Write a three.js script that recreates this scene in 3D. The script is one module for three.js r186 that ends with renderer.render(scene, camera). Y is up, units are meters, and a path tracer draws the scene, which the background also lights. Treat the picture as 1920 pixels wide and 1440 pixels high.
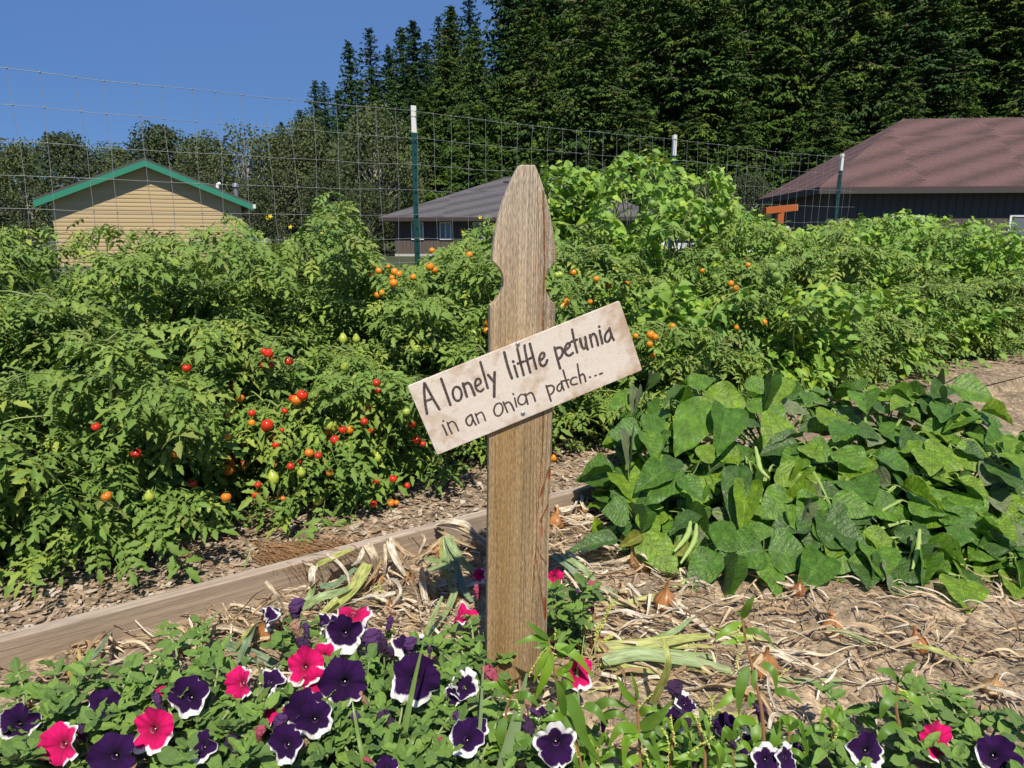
import * as THREE from 'three';
import { mergeGeometries, mergeVertices } from 'three/addons/utils/BufferGeometryUtils.js';
import { ImprovedNoise } from 'three/addons/math/ImprovedNoise.js';

// ------------------------------------------------------------------ camera, sky, sun, exposure
const scene = new THREE.Scene();
const EYE = 1.14, PITCH = THREE.MathUtils.degToRad(12.65), FOCAL = 1247;      // focal length in units of a 1920 x 1440 frame
const camera = new THREE.PerspectiveCamera(2 * Math.atan(720 / FOCAL) * 180 / Math.PI, 4 / 3, 0.05, 900);
camera.position.set(0, EYE, 0);
camera.rotation.set(-PITCH, 0, 0);
camera.updateMatrixWorld();
const renderer = new THREE.WebGLRenderer({ antialias: true });
renderer.setSize(1024, 768);
renderer.toneMapping = THREE.LinearToneMapping;
renderer.toneMappingExposure = 1.12;
renderer.shadowMap.enabled = true;
const SUN_EL = THREE.MathUtils.degToRad(56), SUN_AZ = THREE.MathUtils.degToRad(9);   // behind the camera, a little to the right
const sunDir = new THREE.Vector3(Math.sin(SUN_AZ) * Math.cos(SUN_EL), Math.sin(SUN_EL), Math.cos(SUN_AZ) * Math.cos(SUN_EL));
{
  const W = 512, H = 256, d = new Float32Array(W * H * 4);
  const hor = [0.20, 0.38, 0.64], low = [0.052, 0.182, 0.49], zen = [0.014, 0.062, 0.25];
  for (let y = 0; y < H; y++) for (let x = 0; x < W; x++) {
    const el = ((y + 0.5) / H - 0.5) * Math.PI, az = (x / W) * Math.PI * 2, i = (y * W + x) * 4;
    const dir = [Math.cos(el) * Math.cos(az), Math.sin(el), Math.cos(el) * Math.sin(az)];
    const e = Math.max(0, el), a = Math.exp(-e / 0.11), b = Math.exp(-e / 0.75);
    const c = dir[0] * sunDir.x + dir[1] * sunDir.y + dir[2] * sunDir.z;
    const glow = 0.35 * Math.exp((c - 1) * 22) + 0.12 * Math.exp((c - 1) * 4);
    for (let k = 0; k < 3; k++) {
      const clear = zen[k] + (low[k] - zen[k]) * b + (hor[k] - low[k]) * a * 0.95;
      d[i + k] = el < 0 ? [0.12, 0.13, 0.09][k] : clear + glow * [1, 0.97, 0.9][k];
    }
    d[i + 3] = 1;
  }
  const sky = new THREE.DataTexture(d, W, H, THREE.RGBAFormat, THREE.FloatType);
  sky.mapping = THREE.EquirectangularReflectionMapping;
  sky.magFilter = THREE.LinearFilter; sky.minFilter = THREE.LinearFilter; sky.needsUpdate = true;
  scene.background = sky; scene.environment = sky;
}
const sun = new THREE.DirectionalLight(new THREE.Color(1, 0.93, 0.80), 5.0);
sun.position.copy(sunDir).multiplyScalar(60).add(new THREE.Vector3(0, 0, -3));
sun.target.position.set(0, 0, -3);
sun.castShadow = true;
sun.shadow.mapSize.set(4096, 4096);
Object.assign(sun.shadow.camera, { left: -60, right: 60, top: 60, bottom: -60, near: 1, far: 200 });
scene.add(sun, sun.target);

// ------------------------------------------------------------------ helpers
const V = (x, y, z) => new THREE.Vector3(x, y, z);
const noise = new ImprovedNoise();
function rng(seed) { let s = (seed * 2654435761 + 12345) >>> 0; return () => { s = (s + 0x6d2b79f5) | 0; let t = Math.imul(s ^ (s >>> 15), 1 | s); t = (t + Math.imul(t ^ (t >>> 7), 61 | t)) ^ t; return ((t ^ (t >>> 14)) >>> 0) / 4294967296; }; }
const lerp = (a, b, t) => a + (b - a) * t, clamp = (x, a, b) => Math.min(b, Math.max(a, x));
function fbm(x, y, z, o = 4) { let a = 0, k = 0.5, f = 1; for (let i = 0; i < o; i++) { a += k * noise.noise(x * f, y * f, z * f); k *= 0.5; f *= 2.03; } return a; }
function curve(list, x) { if (x <= list[0][0]) return list[0][1]; for (let i = 1; i < list.length; i++) if (x <= list[i][0]) return lerp(list[i - 1][1], list[i][1], (x - list[i - 1][0]) / (list[i][0] - list[i - 1][0])); return list[list.length - 1][1]; }
// measuring: sight lines of the place as surveyed from the camera's spot
const CP = Math.cos(PITCH), SP = Math.sin(PITCH);
function sight(px, py) { const u = (px - 960) / FOCAL, v = (720 - py) / FOCAL; return V(u, v * CP - SP, -CP - v * SP); }
function G(px, py, y = 0) { const d = sight(px, py), t = (y - EYE) / d.y; return V(d.x * t, y, d.z * t); }                 // on a level y
function Z(px, py, z) { const d = sight(px, py), t = -z / d.z; return V(d.x * t, EYE + d.y * t, -z); }                      // at a forward distance
const NX = -0.545, NZ = -0.839, GX = 0.839, GZ = -0.545;                                                                  // across and along the garden rows
function row(o, s, y = 0) { return V(NX * o + GX * s, y, NZ * o + GZ * s); }
function R(px, py, o) { const d = sight(px, py), t = o / (d.x * NX + d.z * NZ); return V(d.x * t, EYE + d.y * t, d.z * t); }  // on a row's upright plane
const along = (p) => p.x * GX + p.z * GZ, across = (p) => p.x * NX + p.z * NZ;
function P(p) { const y = p.y - EYE, zc = -p.z * CP - y * SP, yc = y * CP - p.z * SP * 1; return [960 + p.x / zc * FOCAL, 720 - (y * CP + (-p.z) * SP) / zc * FOCAL, zc]; }

// objects
const used = {};
function numbered(n) { const k = used[n] = (used[n] ?? -1) + 1; return k ? n + '_' + String(k).padStart(3, '0') : n; }
function tag(o, label, category, group, kind) { if (label) o.userData.label = label; if (category) o.userData.category = category; if (group) o.userData.group = group; if (kind) o.userData.kind = kind; return o; }
function thing(name, label, category, pos = V(0, 0, 0), turn = 0, group) { const g = new THREE.Group(); g.name = numbered(name); g.position.copy(pos); g.rotation.y = turn; scene.add(g); return tag(g, label, category, group); }
function part(name, geo, mat, parent, label) { const m = new THREE.Mesh(geo, mat); m.name = name; m.castShadow = m.receiveShadow = true; parent.add(m); if (label) m.userData.label = label; return m; }
function structure(name, geo, mat) { const m = new THREE.Mesh(geo, mat); m.name = name; m.castShadow = m.receiveShadow = true; m.userData.kind = 'structure'; scene.add(m); return m; }
function copies(name, geo, mat, mats, parent, colors) {
  if (!mats.length) return null;
  const m = new THREE.InstancedMesh(geo, mat, mats.length); m.name = name; m.castShadow = m.receiveShadow = true; m.userData.kind = 'stuff';
  mats.forEach((x, i) => m.setMatrixAt(i, x));
  if (colors) colors.forEach((c, i) => m.setColorAt(i, c));
  m.frustumCulled = false; (parent ?? scene).add(m); return m;
}
const ORD = ['first', 'second', 'third', 'fourth', 'fifth', 'sixth', 'seventh', 'eighth', 'ninth', 'tenth', 'eleventh', 'twelfth', 'thirteenth', 'fourteenth', 'fifteenth', 'sixteenth', 'seventeenth', 'eighteenth', 'nineteenth', 'twentieth'];

// mesh builder
class MB {
  constructor() { this.p = []; this.c = []; this.u = []; this.i = []; }
  v(x, y, z, c, u = 0, w = 0) { this.p.push(x, y, z); this.u.push(u, w); if (c) this.c.push(c[0], c[1], c[2]); return this.p.length / 3 - 1; }
  tri(a, b, c) { this.i.push(a, b, c); }
  quad(a, b, c, d) { this.i.push(a, b, c, a, c, d); }
  geo() {
    const g = new THREE.BufferGeometry();
    g.setAttribute('position', new THREE.Float32BufferAttribute(this.p, 3));
    g.setAttribute('uv', new THREE.Float32BufferAttribute(this.u, 2));
    if (this.c.length) g.setAttribute('color', new THREE.Float32BufferAttribute(this.c, 3));
    g.setIndex(this.i); g.computeVertexNormals(); return g;
  }
  // round tapered tube through points
  tube(pts, r0, r1, segs = 8, sides = 6, col) {
    const cv = new THREE.CatmullRomCurve3(pts), base = this.p.length / 3, t = V(0, 0, 0), n = V(0, 0, 0), b = V(0, 0, 0); let up = V(0.13, 0.31, 0.94).normalize();
    const len = cv.getLength();
    for (let k = 0; k <= segs; k++) {
      const f = k / segs, q = cv.getPoint(f); cv.getTangent(f, t);
      n.crossVectors(up, t); if (n.lengthSq() < 1e-4) n.set(1, 0, 0); n.normalize(); b.crossVectors(t, n); up = b.clone().applyAxisAngle(n, 0);
      const r = typeof r0 === 'function' ? r0(f) : lerp(r0, r1, f);
      for (let j = 0; j <= sides; j++) { const a = j / sides * Math.PI * 2, x = Math.cos(a) * r, y = Math.sin(a) * r; this.v(q.x + n.x * x + b.x * y, q.y + n.y * x + b.y * y, q.z + n.z * x + b.z * y, typeof col === 'function' ? col(f) : col, j / sides * r * 6.28, f * len); }
    }
    for (let k = 0; k < segs; k++) for (let j = 0; j < sides; j++) { const a = base + k * (sides + 1) + j, d = a + sides + 1; this.quad(a, a + 1, d + 1, d); }
    return this;
  }
  // ribbon through points, folded along its middle; width is a function of t; up is the side the blade faces
  ribbon(pts, width, up, segs = 10, fold = 0.3, col, twist = 0) {
    const cv = new THREE.CatmullRomCurve3(pts), base = this.p.length / 3, t = V(0, 0, 0), sd = V(0, 0, 0), nn = V(0, 0, 0);
    for (let k = 0; k <= segs; k++) {
      const f = k / segs, q = cv.getPoint(f); cv.getTangent(f, t);
      sd.crossVectors(t, up); if (sd.lengthSq() < 1e-5) sd.set(1, 0, 0); sd.normalize(); nn.crossVectors(sd, t).normalize();
      if (twist) { const a = twist * f, s2 = sd.clone().multiplyScalar(Math.cos(a)).addScaledVector(nn, Math.sin(a)); nn.multiplyScalar(Math.cos(a)).addScaledVector(sd, -Math.sin(a)); sd.copy(s2); }
      const w = width(f) / 2;
      for (let j = -1; j <= 1; j++) { const up_ = Math.abs(j) * fold * w; this.v(q.x + sd.x * w * j + nn.x * up_, q.y + sd.y * w * j + nn.y * up_, q.z + sd.z * w * j + nn.z * up_, typeof col === 'function' ? col(f, j) : col, (j + 1) / 2, f); }
    }
    for (let k = 0; k < segs; k++) for (let j = 0; j < 2; j++) { const a = base + k * 3 + j; this.quad(a, a + 1, a + 4, a + 3); }
    return this;
  }
  box(x0, y0, z0, x1, y1, z1, col) {
    const f = [[[0, 0, 1], [1, 0, 1], [1, 1, 1], [0, 1, 1]], [[1, 0, 0], [0, 0, 0], [0, 1, 0], [1, 1, 0]], [[1, 0, 1], [1, 0, 0], [1, 1, 0], [1, 1, 1]], [[0, 0, 0], [0, 0, 1], [0, 1, 1], [0, 1, 0]], [[0, 1, 1], [1, 1, 1], [1, 1, 0], [0, 1, 0]], [[0, 0, 0], [1, 0, 0], [1, 0, 1], [0, 0, 1]]];
    f.forEach((q, k) => { const id = q.map(([a, b, c]) => { const x = a ? x1 : x0, y = b ? y1 : y0, z = c ? z1 : z0; return this.v(x, y, z, col, k < 2 ? x : k < 4 ? z : x, k < 4 ? y : z); }); this.quad(...id); });
    return this;
  }
}
// frame: local +Z along d, local +Y towards n
function frame(p, d, n, s = 1, sy = s) {
  const z = d.clone().normalize(), x = V(0, 0, 0).crossVectors(n, z); if (x.lengthSq() < 1e-5) x.set(1, 0, 0); x.normalize(); const y = V(0, 0, 0).crossVectors(z, x);
  return new THREE.Matrix4().makeBasis(x.multiplyScalar(s), y.multiplyScalar(sy), z.multiplyScalar(s)).setPosition(p);
}
function place(m, mat) { mat.decompose(m.position, m.quaternion, m.scale); return m; }
// leaf blade in local axes: base at 0, tip at +Z, face +Y
function leafGeo({ len = 1, width, fold = 0.15, droop = 0.2, nl = 8, nw = 2, ripple = 0, veins = 0, quilt = 0, curl = 0, seed = 1, colour }) {
  const m = new MB(), r = rng(seed), ph = r() * 9;
  for (let k = 0; k <= nl; k++) {
    const t = k / nl, w = width(t);
    for (let j = -nw; j <= nw; j++) {
      const a = j / nw, x = a * w;
      let y = Math.abs(a) * w * fold - droop * t * t + ripple * a * a * Math.sin(t * 17 + ph + Math.sign(a) * 1.3) + curl * a * a * w;
      if (quilt) { const q = (t - Math.abs(a) * w * 0.55) * veins; y += quilt * (0.5 - 0.5 * Math.cos(q * 6.283)) * (1 - Math.pow(Math.abs(a), 4)) * Math.min(1, Math.abs(a) * 5) * Math.min(1, (1 - t) * 4); }
      m.v(x, y, t * len, colour ? colour(t, a) : undefined, (x / len) + 0.5, t);
    }
  }
  const n = nw * 2 + 1;
  for (let k = 0; k < nl; k++) for (let j = 0; j < n - 1; j++) { const a = k * n + j; m.quad(a, a + n, a + n + 1, a + 1); }
  return m.geo();
}
// textures
function canvas(w, h, draw) { const c = document.createElement('canvas'); c.width = w; c.height = h; draw(c.getContext('2d'), w, h); return c; }
function tex(c, srgb = true, rx = 1, ry = 1) { const t = new THREE.CanvasTexture(c); if (srgb) t.colorSpace = THREE.SRGBColorSpace; t.wrapS = t.wrapT = THREE.RepeatWrapping; t.repeat.set(rx, ry); t.magFilter = THREE.LinearFilter; return t; }
function noiseMap(w, h, f) { const d = new Uint8Array(w * h * 4); for (let y = 0; y < h; y++) for (let x = 0; x < w; x++) { const c = f(x / w, y / h), i = (y * w + x) * 4; for (let k = 0; k < 3; k++) d[i + k] = clamp(Array.isArray(c) ? c[k] : c, 0, 1) * 255; d[i + 3] = 255; } const t = new THREE.DataTexture(d, w, h); t.wrapS = t.wrapT = THREE.RepeatWrapping; t.magFilter = THREE.LinearFilter; t.needsUpdate = true; return t; }
function periodic(x, y, f, oct = 4, seed = 0) { let a = 0, k = 0.5; for (let i = 0; i < oct; i++) { const q = f * 2 ** i, A = x * Math.PI * 2, B = y * Math.PI * 2, R1 = q / 6.283; a += k * (noise.noise(Math.cos(A) * R1 + seed, Math.sin(A) * R1 + Math.cos(B) * R1 * 1.0 + seed * 2, Math.sin(B) * R1 + i * 7.1)); k *= 0.55; } return a; }
const std = (name, color, rough = 0.9, more = {}) => { const m = new THREE.MeshStandardMaterial({ color: new THREE.Color().setRGB(...color), roughness: rough, side: THREE.DoubleSide, ...more }); m.name = name; return m; };
const leafMat = (name, color, rough = 0.6, through = 0.35, more = {}) => { const m = new THREE.MeshPhysicalMaterial({ color: new THREE.Color().setRGB(...color), roughness: rough, transmission: through, thickness: 0, side: THREE.DoubleSide, ...more }); m.name = name; return m; };

// ------------------------------------------------------------------ ground
const rough = (seed, f = 6) => noiseMap(256, 256, (x, y) => 0.5 + periodic(x, y, f, 5, seed));
const grainBump = rough(3, 10);
const soilMap = noiseMap(512, 512, (x, y) => { const a = periodic(x, y, 5, 5, 1.3), b = periodic(x, y, 40, 3, 4.4), k = 1 + a * 0.55 + b * 0.5; return [0.645 * k, 0.575 * k, 0.475 * k]; });
soilMap.colorSpace = THREE.SRGBColorSpace; soilMap.repeat.set(1.4, 1.4);
const soilBump = noiseMap(512, 512, (x, y) => 0.5 + 0.9 * periodic(x, y, 14, 5, 2.2)); soilBump.repeat.set(2.2, 2.2);
const soilMat = std('dry soil', [0.83, 0.81, 0.79], 1, { map: soilMap, bumpMap: soilBump, bumpScale: 0.02 });
const EDGE = 2.045;                                                    // near face of the bed's plank
function soilY(s, o) {
  if (o > EDGE) return lerp(soilY(s, EDGE), PATH_Y, clamp((o - EDGE) / 0.045, 0, 1));
  let y = fbm(s * 1.1, o * 1.1, 0.3, 3) * 0.05 + fbm(s * 7, o * 7, 2.3, 3) * 0.022;
  const c = fbm(s * 22, o * 22, 5.1, 2); y += Math.max(0, c) * 0.028 + fbm(s * 48, o * 48, 7.7, 2) * 0.006;
  return y + 0.005;
}
function sheet(s0, s1, o0, o1, ds, dof, f) {
  const m = new MB(), ns = Math.ceil((s1 - s0) / ds), no = Math.ceil((o1 - o0) / dof);
  for (let j = 0; j <= no; j++) for (let i = 0; i <= ns; i++) { const s = s0 + (s1 - s0) * i / ns, o = o0 + (o1 - o0) * j / no, p = row(o, s); m.v(p.x, f(s, o), p.z, undefined, s, o); }
  for (let j = 0; j < no; j++) for (let i = 0; i < ns; i++) { const a = j * (ns + 1) + i; m.quad(a, a + 1, a + ns + 2, a + ns + 1); }
  return m.geo();
}
const PATH_Y = 0.068;
structure('garden_bed_soil', sheet(-1.6, 6.5, 0.1, EDGE + 0.05, 0.0165, 0.0165, soilY), soilMat);
structure('garden_bed_soil_edge', mergeGeometries([sheet(-9, -1.6, -4, EDGE + 0.012, 0.25, 0.25, (s, o) => fbm(s, o, 0, 2) * 0.04), sheet(6.5, 16, -4, EDGE + 0.012, 0.25, 0.25, (s, o) => fbm(s, o, 0, 2) * 0.04), sheet(-1.6, 6.5, -4, 0.1, 0.25, 0.25, (s, o) => fbm(s, o, 0, 2) * 0.04)]), soilMat);
const pathY = (s, o) => o > 5.9 ? PATH_Y - (o - 5.9) * 1.5 : PATH_Y + fbm(s * 1.3, o * 1.3, 8, 3) * 0.02 + fbm(s * 14, o * 14, 3, 3) * 0.012;
const pathMap = noiseMap(512, 512, (x, y) => { const a = periodic(x, y, 30, 4, 9.3), b = periodic(x, y, 6, 3, 0.4), k = 0.95 + a * 0.9 + b * 0.35; return [0.60 * k, 0.53 * k, 0.44 * k]; });
pathMap.colorSpace = THREE.SRGBColorSpace; pathMap.repeat.set(1.1, 1.1);
const path = structure('path', sheet(-6, 14, EDGE + 0.03, 6.1, 0.04, 0.04, pathY), std('shredded bark', [1, 0.97, 0.95], 1, { map: pathMap, bumpMap: soilBump, bumpScale: 0.015 }));
{
  const grass = noiseMap(512, 512, (x, y) => { const a = periodic(x, y, 8, 5, 6.3), b = periodic(x, y, 60, 2, 1.4), k = 0.9 + a * 0.6 + b * 0.6; return [0.36 * k, 0.40 * k, 0.24 * k]; });
  grass.colorSpace = THREE.SRGBColorSpace; grass.repeat.set(0.2, 0.2);
  const m = new MB(), n = 90;
  const hill = (x, z) => { const back = Math.max(0, -z - 58 - Math.max(0, -x - 2) * 0.25); return -0.16 + Math.pow(back, 1.05) * 0.30 * clamp(0.35 + (x + 30) / 70, 0.15, 1.15) + fbm(x * 0.02, z * 0.02, 1, 3) * Math.min(6, back * 0.2); };
  globalThis.hillY = hill;
  const X = [], ZZ = [];
  for (let i = 0; i <= n; i++) { const t = i / n * 2 - 1; X.push(Math.sign(t) * Math.pow(Math.abs(t), 2.2) * 420); }
  for (let i = 0; i <= n; i++) { const t = i / n; ZZ.push(60 - Math.pow(t, 1.3) * 470); }
  for (let j = 0; j <= n; j++) for (let i = 0; i <= n; i++) m.v(X[i], Math.min(hill(X[i], ZZ[j]), 120) - (Math.hypot(X[i], ZZ[j] + 3) < 14 ? 0.06 : 0), ZZ[j], undefined, X[i], ZZ[j]);
  for (let j = 0; j < n; j++) for (let i = 0; i < n; i++) { const a = j * (n + 1) + i; m.quad(a, a + 1, a + n + 2, a + n + 1); }
  structure('ground', m.geo(), std('mown dry grass', [0.55, 0.55, 0.5], 1, { map: grass }));
}
// clods of earth
{
  const r = rng(11), mats = [], cols = [], g = new THREE.IcosahedronGeometry(1, 1), pa = g.attributes.position;
  for (let i = 0; i < pa.count; i++) { const p = V().fromBufferAttribute(pa, i), k = 1 + fbm(p.x * 1.3, p.y * 1.3, p.z * 1.3, 3) * 0.7; pa.setXYZ(i, p.x * k, p.y * k * 0.75, p.z * k); }
  const gg = mergeVertices(g.deleteAttribute('normal') && g); gg.computeVertexNormals();
  for (let i = 0; i < 5200; i++) {
    const s = lerp(-0.9, 4.4, r()), o = lerp(0.4, EDGE - 0.02, r()), q = 0.0025 + 0.016 * Math.pow(r(), 4), p = row(o, s, soilY(s, o) + q * 0.2);
    mats.push(new THREE.Matrix4().compose(p, new THREE.Quaternion().setFromEuler(new THREE.Euler(r() * 6, r() * 6, r() * 6)), V(q * (0.7 + r() * 0.7), q, q * (0.7 + r() * 0.7))));
    const k = 0.8 + r() * 0.35; cols.push(new THREE.Color().setRGB(0.27 * k, 0.2 * k, 0.135 * k));
  }
  const c = copies('soil_clods', gg, std('clod', [1, 1, 1], 1, { bumpMap: grainBump, bumpScale: 0.002 }), mats, null, cols);
  c.name = 'soil_clods'; tag(c, 'loose crumbs and clods of dry brown earth on the bed', 'soil', null, 'stuff');
}
// bark chips: the nearest are pieces of their own
const chipGeos = [0, 1, 2, 3, 4].map((k) => {
  const r = rng(70 + k), n = 7, m = new MB(), L = 1, W = 0.28 + r() * 0.35, top = [], bot = [];
  for (let j = 0; j < n; j++) { const a = j / n * 6.283 + r() * 0.5, e = 0.75 + r() * 0.35, x = Math.cos(a) * L * e * 0.5, z = Math.sin(a) * W * e * 0.5, y = 0.05 * Math.sin(x * 4 + k); top.push(m.v(x, y + 0.05, z)); bot.push(m.v(x * 0.95, y - 0.05, z * 0.95)); }
  const a = m.v(0, 0.075, 0), b = m.v(0, -0.05, 0);
  for (let j = 0; j < n; j++) { const q = (j + 1) % n; m.tri(a, top[q], top[j]); m.tri(b, bot[j], bot[q]); m.quad(top[j], top[q], bot[q], bot[j]); }
  const g = m.geo().toNonIndexed(); g.computeVertexNormals(); return g;
});
const chipTones = [[0.36, 0.28, 0.20], [0.44, 0.36, 0.27], [0.26, 0.18, 0.12], [0.46, 0.40, 0.33], [0.32, 0.24, 0.165], [0.21, 0.15, 0.105]].map((c, i) => std('bark chip ' + i, c.map((x) => x * 1.05), 0.95, { bumpMap: grainBump, bumpScale: 0.001 }));
{
  const r = rng(12), lots = chipGeos.map(() => ({ m: [], c: [] })), near = [];
  for (let i = 0; i < 17000; i++) {
    const s = lerp(-1.3, 4.6, r()), o = EDGE + 0.05 + Math.pow(r(), 1.3) * 1.1, L = 0.010 + 0.034 * Math.pow(r(), 2.4), y = pathY(s, o) + 0.003 + r() * 0.008, p = row(o, s, y);
    const q = new THREE.Quaternion().setFromEuler(new THREE.Euler((r() - 0.5) * 0.8, r() * 6.283, (r() - 0.5) * 0.8)), M = new THREE.Matrix4().compose(p, q, V(L, 0.6 * L * (0.4 + r() * 0.6), L));
    const k = Math.floor(r() * 5), t = Math.floor(r() * 6), [px] = P(p);
    if (L > 0.026 && o < 2.62 && s > -0.3 && s < 2.6 && near.length < 280) near.push([M, k, t]); else { lots[k].m.push(M); const c = chipTones[t].color; lots[k].c.push(c); }
  }
  for (const [M, k, t] of near) place(part('bark_chip', chipGeos[k], chipTones[t], path), M);
  const white = std('bark litter', [1, 1, 1], 0.95, { bumpMap: grainBump, bumpScale: 0.001 });
  lots.forEach((l, k) => copies('bark_litter', chipGeos[k], white, l.m, path, l.c));
}

// ------------------------------------------------------------------ wood
function woodCanvas(w, h, seed, base, streak = 1, lines = 60) {       // grain runs along the canvas height
  return canvas(w, h, (c) => {
    const im = c.createImageData(w, h), d = im.data;
    for (let y = 0; y < h; y++) for (let x = 0; x < w; x++) {
      const X = x / w, Y = y / h, q = X + 0.02 * noise.noise(X * 2, Y * 2.2, seed);
      const a = noise.noise(q * lines, Y * 1.6, seed + 1), b = noise.noise(q * lines * 3.1, Y * 5, seed + 4), e = noise.noise(q * lines * 7, Y * 60, seed + 9), g = noise.noise(X * 3, Y * 4, seed + 20);
      const k = 1 + streak * (0.16 * a + 0.12 * b + 0.09 * e + 0.12 * g) - streak * 0.28 * Math.max(0, Math.abs(a) < 0.06 ? 1 - Math.abs(a) / 0.06 : 0) * 0.6;
      const i = (y * w + x) * 4; d[i] = clamp(base[0] * k, 0, 255); d[i + 1] = clamp(base[1] * k * (1 + 0.02 * g), 0, 255); d[i + 2] = clamp(base[2] * k * (1 + 0.05 * g), 0, 255); d[i + 3] = 255;
    }
    c.putImageData(im, 0, 0);
  });
}
const greyWood = woodCanvas(256, 1024, 5, [176, 160, 142]), greyWoodMap = tex(greyWood), greyWoodBump = tex(greyWood, false);
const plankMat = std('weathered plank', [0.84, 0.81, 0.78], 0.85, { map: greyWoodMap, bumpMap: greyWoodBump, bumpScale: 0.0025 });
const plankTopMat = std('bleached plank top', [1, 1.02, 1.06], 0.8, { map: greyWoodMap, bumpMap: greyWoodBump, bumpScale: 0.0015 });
function plank(label, s0, s1, o, h, t, y0 = -0.12) {
  const a = row(o, s0), L = s1 - s0, p = thing('edging_plank', label, 'plank', a, Math.atan2(-GZ, GX));
  const m = new MB(), c = 0.004, n = 24, prof = [[y0, 0], [h - c, 0], [h, -c], [h, -t + c], [h - c, -t], [y0, -t]];   // near face, chamfer, top, chamfer, far face
  const faces = [[0, 1], [1, 2], [3, 4], [4, 5]], top = new MB();
  const strip = (mb, q, u0) => { const [i, j] = q; let v = 0; for (let k = 0; k <= n; k++) { const x = L * k / n, w = 0.002 * Math.sin(x * 3.1 + s0); const A = mb.v(x, prof[i][0] + (i ? w : 0), prof[i][1], undefined, u0 + prof[i][0] * 2.2 + prof[i][1], x * 0.55), B = mb.v(x, prof[j][0] + w, prof[j][1], undefined, u0 + prof[j][0] * 2.2 + prof[j][1], x * 0.55); if (k) mb.quad(A - 2, A, B, B - 2); v = B; } };
  faces.forEach((q) => strip(m, q, 0.1)); strip(top, [2, 3], 0.6);
  for (const x of [0, L]) { const id = prof.map(([y, z]) => m.v(x, y + (y > 0 ? 0.002 * Math.sin(x * 3.1 + s0) : 0), z, undefined, z * 5, y * 5)); for (let k = 1; k < 5; k++) m.tri(id[0], id[k], id[k + 1]); }
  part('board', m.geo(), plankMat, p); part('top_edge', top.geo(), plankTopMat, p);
  return p;
}
const sEnd = along(R(1141, 905, EDGE));
plank('weathered grey edging plank between the onion bed and the bark path', -2.6, sEnd, EDGE, 0.096, 0.042);
plank('grey edging plank half hidden behind the bean plants', sEnd + 0.24, sEnd + 3.4, EDGE + 0.004, 0.088, 0.042);

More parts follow.
